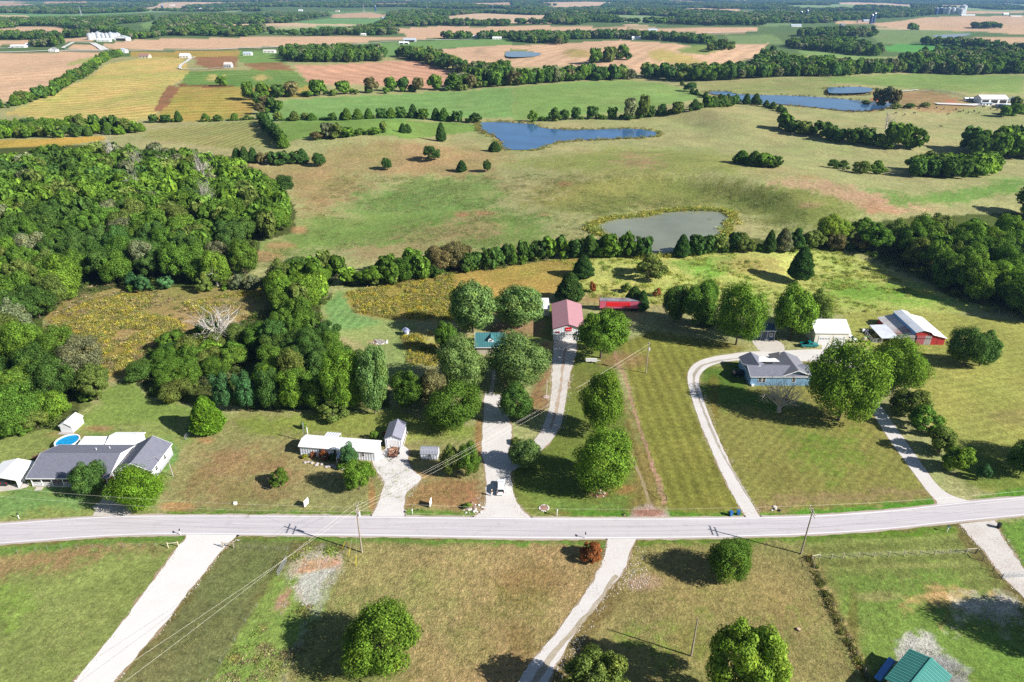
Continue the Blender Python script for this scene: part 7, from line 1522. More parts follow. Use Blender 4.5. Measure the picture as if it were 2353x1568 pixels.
# ================================================================== person
def skin_body(name, pts, edges, radii, m, parent=None, sub=1):
    me = bpy.data.meshes.new(name); me.from_pydata(pts, edges, []); me.materials.append(m)
    o = link(bpy.data.objects.new(name, me)); o.parent = parent
    s = o.modifiers.new('skin', 'SKIN'); s.use_smooth_shade = True
    for i, r in enumerate(radii): me.skin_vertices[0].data[i].radius = (r, r) if not isinstance(r, tuple) else r
    me.skin_vertices[0].data[0].use_root = True
    b = o.modifiers.new('smooth', 'SUBSURF'); b.levels = sub; b.render_levels = sub; return o
g = G(1130, 1140)
t = thing('person', 'person in dark top and pale trousers standing left of the white hatchback car', 'person', (g[0], g[1], 0), 0.9)
SKINM = mat('skin', (0.48,0.27,0.19), 0.6); DT = mat('dark_top', (0.02,0.022,0.04), 0.8); PT_ = mat('pale_trousers', (0.68,0.66,0.62), 0.8)
P = [(0,0,0.94),(0,0,1.15),(0,0,1.38),(0,0.0,1.50),(0,0.02,1.60),(0,0.02,1.70), (0.10,0,0.88),(0.11,0.02,0.50),(0.11,-0.01,0.09),(0.11,0.14,0.05), (-0.10,0,0.88),(-0.13,0.06,0.50),(-0.13,-0.02,0.09),(-0.13,0.13,0.05),
     (0.19,0,1.40),(0.26,0.02,1.14),(0.24,0.20,0.95),(0.23,0.29,0.90), (-0.19,0,1.40),(-0.27,0.02,1.14),(-0.25,0.20,0.98),(-0.24,0.29,0.94),
     (0.25,0.35,0.87),(0.235,0.365,0.875),(0.22,0.37,0.88),(0.205,0.355,0.885),(0.19,0.31,0.90), (-0.26,0.35,0.91),(-0.245,0.365,0.915),(-0.23,0.37,0.92),(-0.215,0.355,0.925),(-0.20,0.31,0.94)]
Ed = [(0,1),(1,2),(2,3),(3,4),(4,5),(0,6),(6,7),(7,8),(8,9),(0,10),(10,11),(11,12),(12,13),(2,14),(14,15),(15,16),(16,17),(2,18),(18,19),(19,20),(20,21)]+[(17,k) for k in range(22,27)]+[(21,k) for k in range(27,32)]
Rr = [0.14,0.13,0.15,0.055,0.10,0.075, 0.085,0.06,0.04,0.035, 0.085,0.06,0.04,0.035, 0.06,0.045,0.032,0.028, 0.06,0.045,0.032,0.028]+[0.009]*10
skin_body('body', P, Ed, Rr, SKINM, t)
skin_body('shirt', [(0,0,0.98),(0,0,1.18),(0,0,1.39),(0.19,0,1.40),(0.26,0.02,1.17),(-0.19,0,1.40),(-0.27,0.02,1.17)], [(0,1),(1,2),(2,3),(3,4),(2,5),(5,6)], [0.16,0.15,0.17,0.075,0.06,0.075,0.06], DT, t)
skin_body('trousers', [(0,0,0.96),(0.10,0,0.86),(0.11,0.02,0.50),(0.11,-0.01,0.12),(-0.10,0,0.86),(-0.13,0.06,0.50),(-0.13,-0.02,0.12)], [(0,1),(1,2),(2,3),(0,4),(4,5),(5,6)], [0.155,0.10,0.075,0.06,0.10,0.075,0.06], PT_, t)
a = MB(); a.lathe([(0.0,1.80),(0.07,1.79),(0.115,1.72),(0.118,1.66),(0.11,1.62)], 14, (0,-0.005,0)); a.smooth = True; a.obj('hair', mat('blond_hair', (0.62,0.52,0.36), 0.7), t)
a = MB(); a.box(-0.012,0.115,1.60,0.012,0.14,1.635); a.obj('nose', SKINM, t)
for s_ in (-1,1): MB().lathe([(0,0),(0.012,0.004),(0.012,0.02),(0,0.024)], 8, (s_*0.035,0.105,1.64)).obj('eye', BLACK, t); MB().lathe([(0,0),(0.02,0.01),(0.02,0.045),(0,0.055)], 8, (s_*0.10,0.02,1.60)).obj('ear', SKINM, t)
MB().box(-0.025,0.110,1.565,0.025,0.118,1.575).obj('mouth', mat('lips', (0.35,0.12,0.1), 0.6), t)
# ================================================================== poles, wires
def crossarm(t, z, ln, ax='y', off=0.0):
    a = MB()
    if ax == 'y': a.box(0.12+off,-ln/2,z-0.06,0.22+off,ln/2,z+0.06)
    else: a.box(-ln/2,0.12+off,z-0.06,ln/2,0.22+off,z+0.06)
    o = a.obj('crossarm', POLEW, t)
    for k in (-0.46,-0.18,0.18,0.46):
        p = (0.17+off, k*ln, z+0.06) if ax == 'y' else (k*ln, 0.17+off, z+0.06)
        MB().lathe([(0.03,0),(0.06,0.04),(0.03,0.09),(0.055,0.13),(0,0.18)], 8, p).obj('insulator', mat('porcelain', (0.55,0.54,0.5), 0.3), o)
    return o
def upole(name, label, x, y, h, arms=(), trans=0, r=0.17, cat='utility pole', lean=(0,0), m=None):
    X, Y, Z = G(x, y); t = thing(name, label, cat, (X, Y, Z))
    MB().tube((0,0,-0.3),(lean[0],lean[1],h),r,r*0.62,10).obj('pole', m or POLEW, t)
    for z, ln, ax, off in arms: crossarm(t, z, ln, ax, off)
    for k in range(trans):
        c = MB(); c.lathe([(0,0),(0.24,0),(0.26,0.05),(0.26,0.85),(0.2,0.95),(0,0.98)], 14, (0.30 if k == 0 else -0.30, 0.25*(1-k), h-2.6)); c.obj('transformer', mat('grey_transformer', (0.5,0.51,0.52), 0.4), t)
        b = MB(); b.tube((0.30 if k == 0 else -0.30,0.1,h-1.65),(0.30 if k == 0 else -0.30,0.1,h-1.35),0.05); b.obj('bushing', BROWN, t)
    return X, Y, Z
p1 = upole('utility_pole', 'leaning wooden utility pole with crossarms below the road, left of the big maple', 832, 1270, 11.4, [(10.9,2.6,'y',0.0),(10.0,2.2,'y',0.02)], 1, lean=(-0.1,0.25))
p2 = upole('utility_pole', 'wooden utility pole with double crossarm at the corner of the paddock fence', 1840, 1273, 10.9, [(10.5,2.6,'y',0.0),(9.9,2.6,'y',0.0)], 0, lean=(0.25,0.1))
p3 = upole('utility_pole', 'utility pole with a grey transformer beside the striped lawn', 1484, 858, 9.6, [(9.4,1.2,'y',0.0)], 1, 0.15)
p4 = upole('service_pole', 'pale leaning service pole at the right end of the garage wing', 398, 1095, 5.8, (), 0, 0.09, lean=(-0.5,0.6), m=GWOOD)
p5 = upole('bare_pole', 'bare wooden pole without wires left of the loose pale green tree', 1588, 1508, 8.7, (), 0, 0.15)
p6 = upole('flag_pole', 'white pole on a round base between the gravel drives', 1256, 913, 5.4, (), 0, 0.06, cat='pole', m=TRIMW)
a = MB(); a.lathe([(0.9,0.0),(0.9,0.08),(0,0.1)], 20); o = a.obj('pole_base', gravel('base_gravel', (0.5,0.4,0.35), (0.4,0.3,0.25)), None, (p6[0], p6[1], 0.02)); tag(o, 'round gravel bed at the foot of the white pole', 'gravel bed')
def wire(label, a, b, sag, r=0.013, group=None):
    mb = MB(); n = 18; pts = []
    for i in range(n+1):
        t = i/n; p = Vector(a).lerp(Vector(b), t); p.z -= sag*4*t*(1-t); pts.append(p)
    for i in range(n): mb.tube(pts[i], pts[i+1], r, n=4, cap=False)
    o = mb.obj('power_line', WIRE); tag(o, label, 'power line', group); return o
T1 = (p1[0]-0.1, p1[1]+0.25); T2 = (p2[0]+0.25, p2[1]+0.1); T3 = (p3[0], p3[1])
ex, ey = W(262,1590,8.8); ex2, ey2 = W(205,1590,9.2)
def ext(a, b, k): return (a[0]+(b[0]-a[0])*k, a[1]+(b[1]-a[1])*k)
q = ext((T1[0], T1[1]-1.2), (ex2, ey2), 1.3); wire('upper wire running from the left pole to the bottom left corner', (T1[0], T1[1]-1.2, 11.1), (q[0], q[1], 9.4), 0.5)
q = ext((T1[0], T1[1]+1.1), (ex, ey), 1.3); wire('lower wire running from the left pole to the bottom left corner', (T1[0], T1[1]+1.1, 11.1), (q[0], q[1], 9.0), 0.5)
for k, (dz, dd) in enumerate(((0,-0.5),(-0.7,0.5),(-1.5,0.0))): wire(['upper','middle','lowest'][k]+' wire slanting over the gravel drives to the transformer pole', (T1[0], T1[1]+dd*2, 11.0+dz), (T3[0], T3[1]+dd, 9.5+dz), 1.2)
for k, dd in enumerate((-1.15,1.15)): wire(['near','far'][k]+' roadside wire between the two crossarm poles', (T1[0]+.17, T1[1]+dd, 11.1), (T2[0], T2[1]+dd, 10.7), 1.3)
er, er2 = W(2500,1113,10), W(2500,1127,10)
wire('upper roadside wire running off the right edge', (T2[0], T2[1]+1.15, 10.7), (er[0], er[1], 10.2), 0.8); wire('lower roadside wire running off the right edge', (T2[0], T2[1]-1.15, 10.2), (er2[0], er2[1], 9.8), 0.8)
el = W(-120,1110,10); wire('roadside wire running off the left edge', (T1[0], T1[1]+0.3, 10.6), (el[0], el[1], 10.2), 1.2); el = W(-120,1130,9); wire('lower roadside wire running off the left edge', (T1[0], T1[1]-0.3, 10.0), (el[0], el[1], 9), 1.2)
wire('service wire over the garage wing roof', (p4[0]-0.5, p4[1]+0.6, 5.8), (-83, 118.5, 4.6), 0.2, 0.011); wire('service wire from the left pole to the service pole', (T1[0], T1[1]+0.2, 9.4), (p4[0]-0.5, p4[1]+0.6, 5.8), 1.0, 0.011)
YG = mat('yellow_guard', (0.75,0.62,0.02), 0.5)
for k, (x, y, lb) in enumerate(((818,1301,'guy wire with yellow guard anchored right of the plot'), (786,1262,'guy wire with yellow guard nearest the plot corner'), (801,1280,'middle guy wire with yellow guard between the other two'))):
    g = G(x, y); t = thing('guy_wire', lb, 'guy wire', (g[0], g[1], 0)); d = Vector((T1[0]-g[0], T1[1]-g[1], 9.8)); MB().tube((0,0,0), d, 0.012, n=4, cap=False).obj('cable', WIRE, t); MB().tube((0,0,0.02), d*0.20, 0.045, n=6).obj('guard', YG, t)
# ================================================================== fences
def fence(name, label, pts, h=1.25, r=0.07, strands=4, m=None, rails=(), wr=0.009, group=None, cat='fence'):
    g = [G(*p) for p in pts]; o0 = g[0]; t = thing(name, label, cat, (o0[0], o0[1], o0[2]), 0, group)
    loc = [Vector((a[0]-o0[0], a[1]-o0[1], a[2]-o0[2])) for a in g]; pm = None
    for p in loc:
        me_ = MB().tube((0,0,-0.2),(0,0,h*random.uniform(0.95,1.05)),r,n=7).obj('post', m or WOODG, t); me_.location = p; me_.rotation_euler = (random.uniform(-.04,.04), random.uniform(-.04,.04), 0)
    if strands:
        a = MB()
        for i in range(len(loc)-1):
            for k in range(strands): z = h*(k+1)/(strands+0.3); a.tube(loc[i]+Vector((0,0,z)), loc[i+1]+Vector((0,0,z)), wr*0.35 if wr < 0.05 else wr, n=3, cap=False)
        a.obj('wire', STEEL, t)
    for i, j, z in rails: MB().tube(loc[i]+Vector((0,0,z)), loc[j]+Vector((0,0,z)), r*0.8, n=6).obj('rail', m or WOODG, t)
    return t
R3 = lambda z: (1788.2+z[0]*0.2797, 1129.4+z[1]*0.2797)
PALEP = mat('pale_post_wood', (0.50,0.44,0.33), 0.9, var=0.2)
fence('paddock_fence', 'wire fence on pale posts along the road side of the paddock', [R3(z) for z in [(275,568),(335,556),(435,556),(530,551),(655,544),(785,539),(905,536),(1033,531),(1160,527),(1282,525),(1405,516),(1540,513),(1622,508)]], 1.3, 0.085, 4, PALEP, [(0,1,1.2),(11,12,1.2)], 0.012)
fence('paddock_fence', 'wire fence down the right side of the paddock to the gravel gate', [R3(z) for z in [(1626,512),(1678,572),(1762,656),(1832,722)]], 1.3, 0.08, 4, mat('dark_post', (0.12,0.10,0.08), 0.9), [(0,1,1.2)], 0.012)
fence('paddock_fence', 'weedy wire fence down the left side of the paddock', [R3(z) for z in [(272,575),(292,642),(345,728),(396,842),(446,962),(510,1088),(577,1228),(640,1362),(706,1502),(770,1640)]], 1.3, 0.06, 5, WOODG, [(0,1,1.2)], 0.012)
g0 = G(*R3((1838,716))); g1 = G(*R3((2080,700))); pipegate('metal_gate', 'grey pipe gate across the gravel track at the right edge', g0, math.hypot(g1[0]-g0[0], g1[1]-g0[1]), math.atan2(g1[1]-g0[1], g1[0]-g0[0]), 1.3, 5)
fence('brace_posts', 'pair of braced posts left of the bright white drive mouth', [(387,1259.5),(410.6,1256.6)], 1.35, 0.09, 2, PALEP, [(0,1,1.1)]); fence('brace_posts', 'pair of braced posts right of the bright white drive mouth', [(512.6,1258.5),(537,1259.5)], 1.5, 0.10, 2, WOODG, [(0,1,1.1)])
R6 = lambda z: (z[0]*0.2797, 1129.4+z[1]*0.2797)
fence('field_fence', 'thin steel post fence along the top of the lower left field', [R6(z) for z in [(-200,525),(-60,520),(145,510),(300,495),(395,482),(510,476),(640,477),(770,470),(890,465),(1020,466),(1155,460),(1290,460),(1378,463)]], 1.2, 0.03, 3, STEEL)
fence('field_fence', 'thin steel post fence from the white drive to the plot', [(540,1260),(575,1262),(610,1264),(640,1266),(662,1268),(690,1262),(740,1258),(795,1258)], 1.2, 0.03, 3, STEEL)
RP = lambda z: (621.2+z[0]*0.1891, 1223.5+z[1]*0.1891)
g0 = G(*RP((92,537))); g1 = G(*RP((202,347))); pipegate('metal_gate', 'leaning steel mesh gate at the left side of the stony plot', g0, math.hypot(g1[0]-g0[0], g1[1]-g0[1]), math.atan2(g1[1]-g0[1], g1[0]-g0[0]), 1.35, 5, verticals=7)
fence('plot_fence', 'wire fence down the right side of the stony plot', [(795,1264),(783,1290),(768,1322),(748,1358),(728,1395),(705,1438),(680,1486),(655,1535),(628,1590),(600,1650)], 1.1, 0.035, 5, STEEL, (), 0.012); fence('plot_fence', 'netting fence down the left side of the green strip', [(590,1395),(565,1430),(540,1475),(508,1525),(478,1575),(450,1620)], 1.1, 0.04, 5, STEEL, (), 0.012)
RZ = lambda z: (z[0]*0.2521, 847+z[1]*0.2521)
g0 = G(*RZ((1690,655))); g1 = G(*RZ((1748,588))); pipegate('metal_gate', 'grey pipe gate standing left of the round bright cedar', g0, 3.4, math.atan2(g1[1]-g0[1], g1[0]-g0[0]), 1.3, 6)
t = fence('yard_fence', 'thin wire yard fence behind the round pool', [(200,985),(240,990),(280,989),(330,988),(380,990),(425,998)], 1.1, 0.03, 2, STEEL)
t = fence('yard_fence', 'thin wire yard fence from the garage wing to the pipe gate', [(392,1048),(405,1036),(418,1022),(427,1012)], 1.1, 0.03, 2, STEEL)
g = G(1548-8,1150); t = fence('strip_fence', 'steel post fence along the bare dirt strip', [(1412,815),(1426,850),(1445,895),(1462,950),(1480,1010),(1500,1075),(1518,1130),(1530,1152)], 1.2, 0.035, 2, STEEL)
t = fence('brace_posts', 'dark braced posts at the road end of the bare dirt strip', [(1508,1132),(1531,1152)], 1.5, 0.06, 0, mat('dark_post', (0.1,0.1,0.1)), [(0,1,1.3)])
t = fence('wood_edge_fence', 'old wooden post fence along the edge of the right wood', [(2230,705),(2262,712),(2295,720),(2325,730),(2353,742),(2400,760)], 1.3, 0.08, 3, WOODG)
t = fence('corral', 'pale board corral fence running to the far white barn', [(2118,212),(2135,210),(2152,211),(2170,213),(2190,216),(2210,221),(2228,228),(2240,233)], 1.6, 0.12, 4, WG, (), 0.08)
# ================================================================== roadside things
def mailbox(label, x, y, m, rz=0.0, h=1.1, big=False):
    g = G(x, y); t = thing('mailbox', label, 'mailbox', (g[0], g[1], 0), rz); MB().box(-0.05,-0.05,-0.1,0.05,0.05,h).obj('post', TRIMW if not big else STEEL, t)
    b = MB(); n = 8; prof = [(-0.1,0),(0.1,0)]+[(0.1*math.cos(k*math.pi/n), 0.13+0.09*math.sin(k*math.pi/n)) for k in range(n+1)]; b.prism([(a, z+h) for a, z in prof], -0.26, 0.26, 'y'); o = b.obj('box', m, t, bevel=0)
    MB().box(-0.09,-0.285,h+0.02,0.09,-0.262,h+0.2).obj('door', m, t); MB().box(0.105,0.05,h+0.12,0.12,0.2,h+0.34).obj('flag', RED, t); return t
GRM = mat('dark_green_paint', (0.01,0.06,0.045), 0.4); TQ = mat('turquoise_paint', (0.10,0.28,0.30), 0.4)
mailbox('dark green mailbox leftmost along the road', 44, 1192, GRM, 1.2); mailbox('black mailbox on a white post left of the bright white drive', 415, 1229, BLACK, 0.5); mailbox('white mailbox at the mouth of the white drive', 948, 1182, TRIMW)
mailbox('white mailbox beside the ring of stones', 1280, 1186, TRIMW, 0.1, 1.5); mailbox('small black mailbox below the road above the red bush', 1345, 1237, BLACK); mailbox('pale turquoise mailbox at the paddock corner by the road', 2176, 1222, TQ, 0.4, 1.2)
t = thing('sign_post', 'black square sign on the verge beside the white drive mailbox', 'sign', (*G(960,1176)[:2], 0)); MB().box(-0.2,-0.02,0.3,0.2,0.02,0.7).obj('board', BLACK, t); MB().box(-0.02,-0.02,0,0.02,0.02,0.3).obj('post', STEEL, t)
def bin_(label, x, y, m, rz=0):
    g = G(x, y); t = thing('wheelie_bin', label, 'bin', (g[0], g[1], 0), rz); b = MB(); b.prism([(-0.25,0.1),(0.25,0.1),(0.32,1.0),(-0.32,1.0)], -0.28, 0.28, 'y'); b.obj('tub', m, t); MB().box(-0.36,-0.32,1.003,0.36,0.34,1.08).obj('lid', m, t)
    for s_ in (-1,1): a = MB(); a.tube((-0.28,s_*0.26,0.12),(-0.28,s_*0.32,0.12),0.12,n=10); a.obj('wheel', RUBBER, t)
BB = mat('blue_bin_plastic', (0.02,0.12,0.32), 0.45); bin_('left blue wheelie bin beside the loop drive', 1679, 1185, BB, 0.2); bin_('right blue wheelie bin nearest the loop drive', 1696, 1183, BB, -0.1); bin_('black wheelie bin at the roadside by the right gravel track', 2294, 1213, BLACK, 0.4)
def board(label, x, y, rz):
    g = G(x, y); t = thing('blank_sign', label, 'sign', (g[0], g[1], 0), rz); MB().box(-0.75,-0.03,0.25,0.75,0.03,1.75).obj('board', TRIMW, t)
    for s_ in (-1,1): MB().box(s_*0.6-0.04,0.03,-0.1,s_*0.6+0.04,0.09,1.6).obj('post', WOODG, t)
board('white square sign board on the lawn left of the utility pole', 705, 1163, math.radians(70)); board('white square sign board on the lawn right of the white drive', 990, 1163, math.radians(82))
t = thing('utility_box', 'small white utility box near the road on the brown lawn', 'utility box', (*G(541,1159)[:2], 0)); MB().box(-0.3,-0.25,0,0.3,0.25,0.45).obj('cabinet', TRIMW, t); MB().box(-0.32,-0.27,0.453,0.32,0.27,0.5).obj('lid', WHITE, t)
def stones(name, label, pts, cols, r=(0.14,0.24), cat='stones'):
    t = thing(name, label, cat, (*pts[0][:2], 0)); ms = []
    for sd in range(4):
        rg = np.random.default_rng(sd); b = MB(); b.lathe([(0,-0.3),(0.8,-0.2),(1,0.15),(0.7,0.6),(0,0.75)], 7); b.v = [(x*rg.uniform(.8,1.2), y*rg.uniform(.8,1.2), z*rg.uniform(.8,1.1)) for x, y, z in b.v]; me = bpy.data.meshes.new('stone'); me.from_pydata(b.v, [], b.f); me.materials.append(cols[sd % len(cols)]); ms.append(me)
    for i, p in enumerate(pts):
        o = link(bpy.data.objects.new('stone', ms[i % 4])); o.parent = t; s_ = random.uniform(*r); o.scale = (s_, s_, s_*0.8); o.location = (p[0]-pts[0][0], p[1]-pts[0][1], 0.05); o.rotation_euler[2] = random.uniform(0, 6)
    return t
STW = mat('white_stone', (0.58,0.54,0.52), 0.9, var=0.2); STD = mat('brown_stone', (0.26,0.17,0.13), 0.9, var=0.3)
c = G(1250,1168); stones('stone_ring', 'ring of white stones round a bare bed near the road', [(c[0]+0.95*math.cos(k*0.349), c[1]+0.95*math.sin(k*0.349)) for k in range(18)], [STW, STW, STW, STD]); 
a = MB(); a.lathe([(0.88,0.0),(0.6,0.06),(0,0.1)], 18); o = a.obj('flower_bed', gravel('bed_soil', (0.34,0.2,0.15), (0.25,0.14,0.1)), None, (c[0], c[1], 0.015)); tag(o, 'bare reddish bed inside the ring of white stones', 'flower bed')
def heap(name, label, x, y, n, rad, cols, r, cat='rocks'):
    c = G(x, y); stones(name, label, [(c[0], c[1])]+[(c[0]+random.gauss(0, rad), c[1]+random.gauss(0, rad*0.8)) for _ in range(n)], cols, r, cat)
heap('rock_pile', 'scattered rocks on the bare patch under the largest lawn tree', 1378, 1135, 16, 0.8, [STW, STD], (0.12,0.3)); heap('rock_pile', 'pile of pale rocks and twigs at the left of the gravel drive mouth', 1083, 1170, 36, 1.1, [STW, STD], (0.12,0.34)); heap('rock_pile', 'few pale rocks on the verge beside the concrete drive', 216, 1165, 7, 0.45, [STW], (0.15,0.3)); heap('rock_pile', 'dark and white rocks on the verge right of the loop drive', 1782, 1170, 6, 0.5, [STW, BLACK], (0.2,0.35)); heap('rock_pile', 'small dark rock at the edge of the pink gravel apron', 1433, 1184, 3, 0.2, [STD, BLACK], (0.2,0.3))
heap('brush_pile', 'pale burn pile of branches on the mown bay', 873, 788, 40, 1.1, [STW, STD, GWOOD], (0.2,0.5), 'brush pile')
t = thing('brush_sticks', 'sticks lying across the pale burn pile', 'sticks', (*G(873,787)[:2], 0.1)); a = MB(); [a.tube((random.uniform(-1.4,1.4),random.uniform(-1,1),random.uniform(0.05,0.4)),(random.uniform(-1.6,1.6),random.uniform(-1.2,1.2),random.uniform(0.1,0.7)),0.05,n=4) for _ in range(26)]; a.obj('stick', GWOOD, t)['kind'] = 'stuff'
# beds in front of the mobile home
for x, y, wd, ht, tn, lb in ((700,1053,1.6,1.2,'yellow','yellow flowering bush at the left corner of the white mobile home'), (720,1049,1.6,1.4,'rust','brown leaved bush in front of the mobile home'), (744,1056,2.2,2.6,'rust','small purple brown tree in the bed before the mobile home'), (766,1057,2.2,1.7,'dark','dark bush right of the small purple brown tree'), (785,1078,2.4,2.0,'mid','round green bush below the mobile home porch'), (863,1047,1.2,0.9,'rust','red flower bush at the right end of the mobile home'), (1075,1165,1.6,1.1,'bright','low bright bush beside the pile of pale rocks'), (1068,1168,1.4,0.9,'dark','low dark bush beside the pile of pale rocks'), (1510,680,3.0,3.0,'rust','reddish brown tree by the meadow edge behind the workshop'), (1362,672,2.4,4.5,'rust','brown bare looking bush behind the pink roofed workshop'), (252,1110,2.0,1.4,'rust','reddish shrub at the garage front beside the round dark tree'), (1440,672,4,3.5,'olive','olive bush behind the pink semitrailer'),(1185,1020,2.5,1.5,'olive','low weeds by the drive fork')):
    g = G(x, y); plant('bush', g[0], g[1], 0, wd, ht, tn, lb, near=True)
stones('paving_stones', 'grey stepping stones in front of the mobile home', [G(700+i*8+random.uniform(-3,3), 1064+i*1.2+random.uniform(-3,3))[:2] for i in range(14)], [mat('grey_slab', (0.40,0.36,0.36), 0.9)], (0.3,0.5), 'stepping stones')
t = thing('stump', 'pale round stump on the brown lawn left of the paddock', 'stump', (*G(1835,1448)[:2], 0)); a = MB(); a.lathe([(0.35,0),(0.3,0.3),(0,0.32)], 12); a.obj('wood', mat('pale_stump',(0.5,0.36,0.26),0.9), t); a = MB(); a.lathe([(0.36,0),(0.34,0.25)], 12); a.obj('bark', BARK, t)
# ================================================================== cattle
def cow_mesh():
    P = [(0,0,1.12),(0.45,0,1.15),(0.85,0,1.22),(1.15,0,1.38),(1.42,0,1.32),(1.62,0,1.12), (-0.45,0,1.15),(-0.8,0,1.2),(-0.95,0,1.1),(-1.0,0,0.6), (0.75,0.2,0.85),(0.75,0.2,0.45),(0.77,0.2,0.06),(0.75,-0.2,0.85),(0.75,-0.2,0.45),(0.77,-0.2,0.06),(-0.75,0.2,0.85),(-0.85,0.2,0.45),(-0.78,0.2,0.06),(-0.75,-0.2,0.85),(-0.85,-0.2,0.45),(-0.78,-0.2,0.06),(1.36,0.2,1.4),(1.36,-0.2,1.4)]
    E_ = [(0,1),(1,2),(2,3),(3,4),(4,5),(0,6),(6,7),(7,8),(8,9),(2,10),(10,11),(11,12),(2,13),(13,14),(14,15),(7,16),(16,17),(17,18),(7,19),(19,20),(20,21),(4,22),(4,23)]
    R_ = [0.38,0.38,0.36,0.22,0.15,0.09,0.37,0.30,0.06,0.03]+[0.14,0.07,0.06]*2+[0.17,0.08,0.06]*2+[0.05,0.05]
    me = bpy.data.meshes.new('cow'); me.from_pydata(P, E_, []); o = link(bpy.data.objects.new('cow', me)); s = o.modifiers.new('skin','SKIN')
    for i, r in enumerate(R_): me.skin_vertices[0].data[i].radius = (r, r)
    o.modifiers.new('s','SUBSURF').render_levels = 1; o.modifiers['s'].levels = 1
    dg = bpy.context.evaluated_depsgraph_get(); m2 = bpy.data.meshes.new_from_object(o.evaluated_get(dg)); bpy.data.objects.remove(o); m2.name = 'cow'; m2.materials.clear(); m2.materials.append(mat('black_hide', (0.018,0.015,0.015), 0.7)); return m2
CM = cow_mesh(); RC = lambda z: (1882.4+z[0]*0.3499, 188.2+z[1]*0.3499)
for i, z in enumerate([(192,197),(213,202),(228,203),(262,195),(300,196),(332,199),(357,188),(398,186),(416,175),(415,191),(477,170),(500,213),(529,172),(553,174),(565,180),(593,175),(560,222),(625,213),(650,183),(708,181),(769,178),(817,184),(845,219),(896,188),(918,204),(945,196),(978,209),(1016,201),(1047,209),(1076,171),(1125,186),(1137,176),(1165,190),(798,300),(302,300)]):
    x, y = RC(z); g = G(x, y); c = link(bpy.data.objects.new('cow', CM)); c.location = g; c.rotation_euler[2] = random.choice((0.1,0.4,-0.3,3.1,2.7,3.5,1.2))+random.uniform(-.3,.3); s = random.uniform(0.95,1.2); c.scale = (s,)*3
    tag(c, 'black cow grazing below the far white barn' if i > 10 else 'black cow standing at the end of the long pond', 'cow', 'black cattle in the far pasture' if i > 10 else 'black cattle at the end of the long pond')
# ================================================================== far buildings
WALLC = [mat('far_white_wall', (0.72,0.72,0.71), 0.6), mat('far_tan_wall', (0.5,0.44,0.36), 0.7), mat('far_grey_wall', (0.38,0.39,0.42), 0.7)]
ROOFC = {'w': mat('far_white_roof', (0.76,0.76,0.76), 0.5), 'g': mat('far_grey_roof', (0.22,0.22,0.25), 0.7), 'b': mat('far_bluegrey_roof', (0.40,0.46,0.53), 0.6), 'r': mat('far_brown_roof', (0.26,0.15,0.12), 0.8), 'k': DSHING, 't': mat('far_pale_roof', (0.52,0.48,0.44), 0.7)}
def farhouse(label, x, y, wd, dp, e, r, wall=0, roof='g', axis='x', cat='house', rz=0.0, openf=0):
    X, Y, Z = G(x, y); t = thing('barn' if cat == 'barn' else 'farmhouse' if cat == 'house' else 'shed', label, cat, (X-wd/2, Y, Z-0.3), rz)
    gable_walls(t, 0, wd, 0, dp, e, r, axis, WALLC[wall]); tri_roof(t, 0, wd, 0, dp, e, r, axis, ROOFC[roof], 0.4, th=0.2, fascia=None)
    if openf:
        for k in range(openf): c = wd*(k+0.5)/openf; MB().box(c-wd/openf*0.38, -0.06, 0, c+wd/openf*0.38, -0.01, e*0.8).obj('opening', DARK, t)
    else:
        for k in range(3): c = wd*(k+0.5)/3; MB().box(c-0.6, -0.06, 1.0, c+0.6, -0.01, 2.3).obj('window', GLASS, t)
    return t
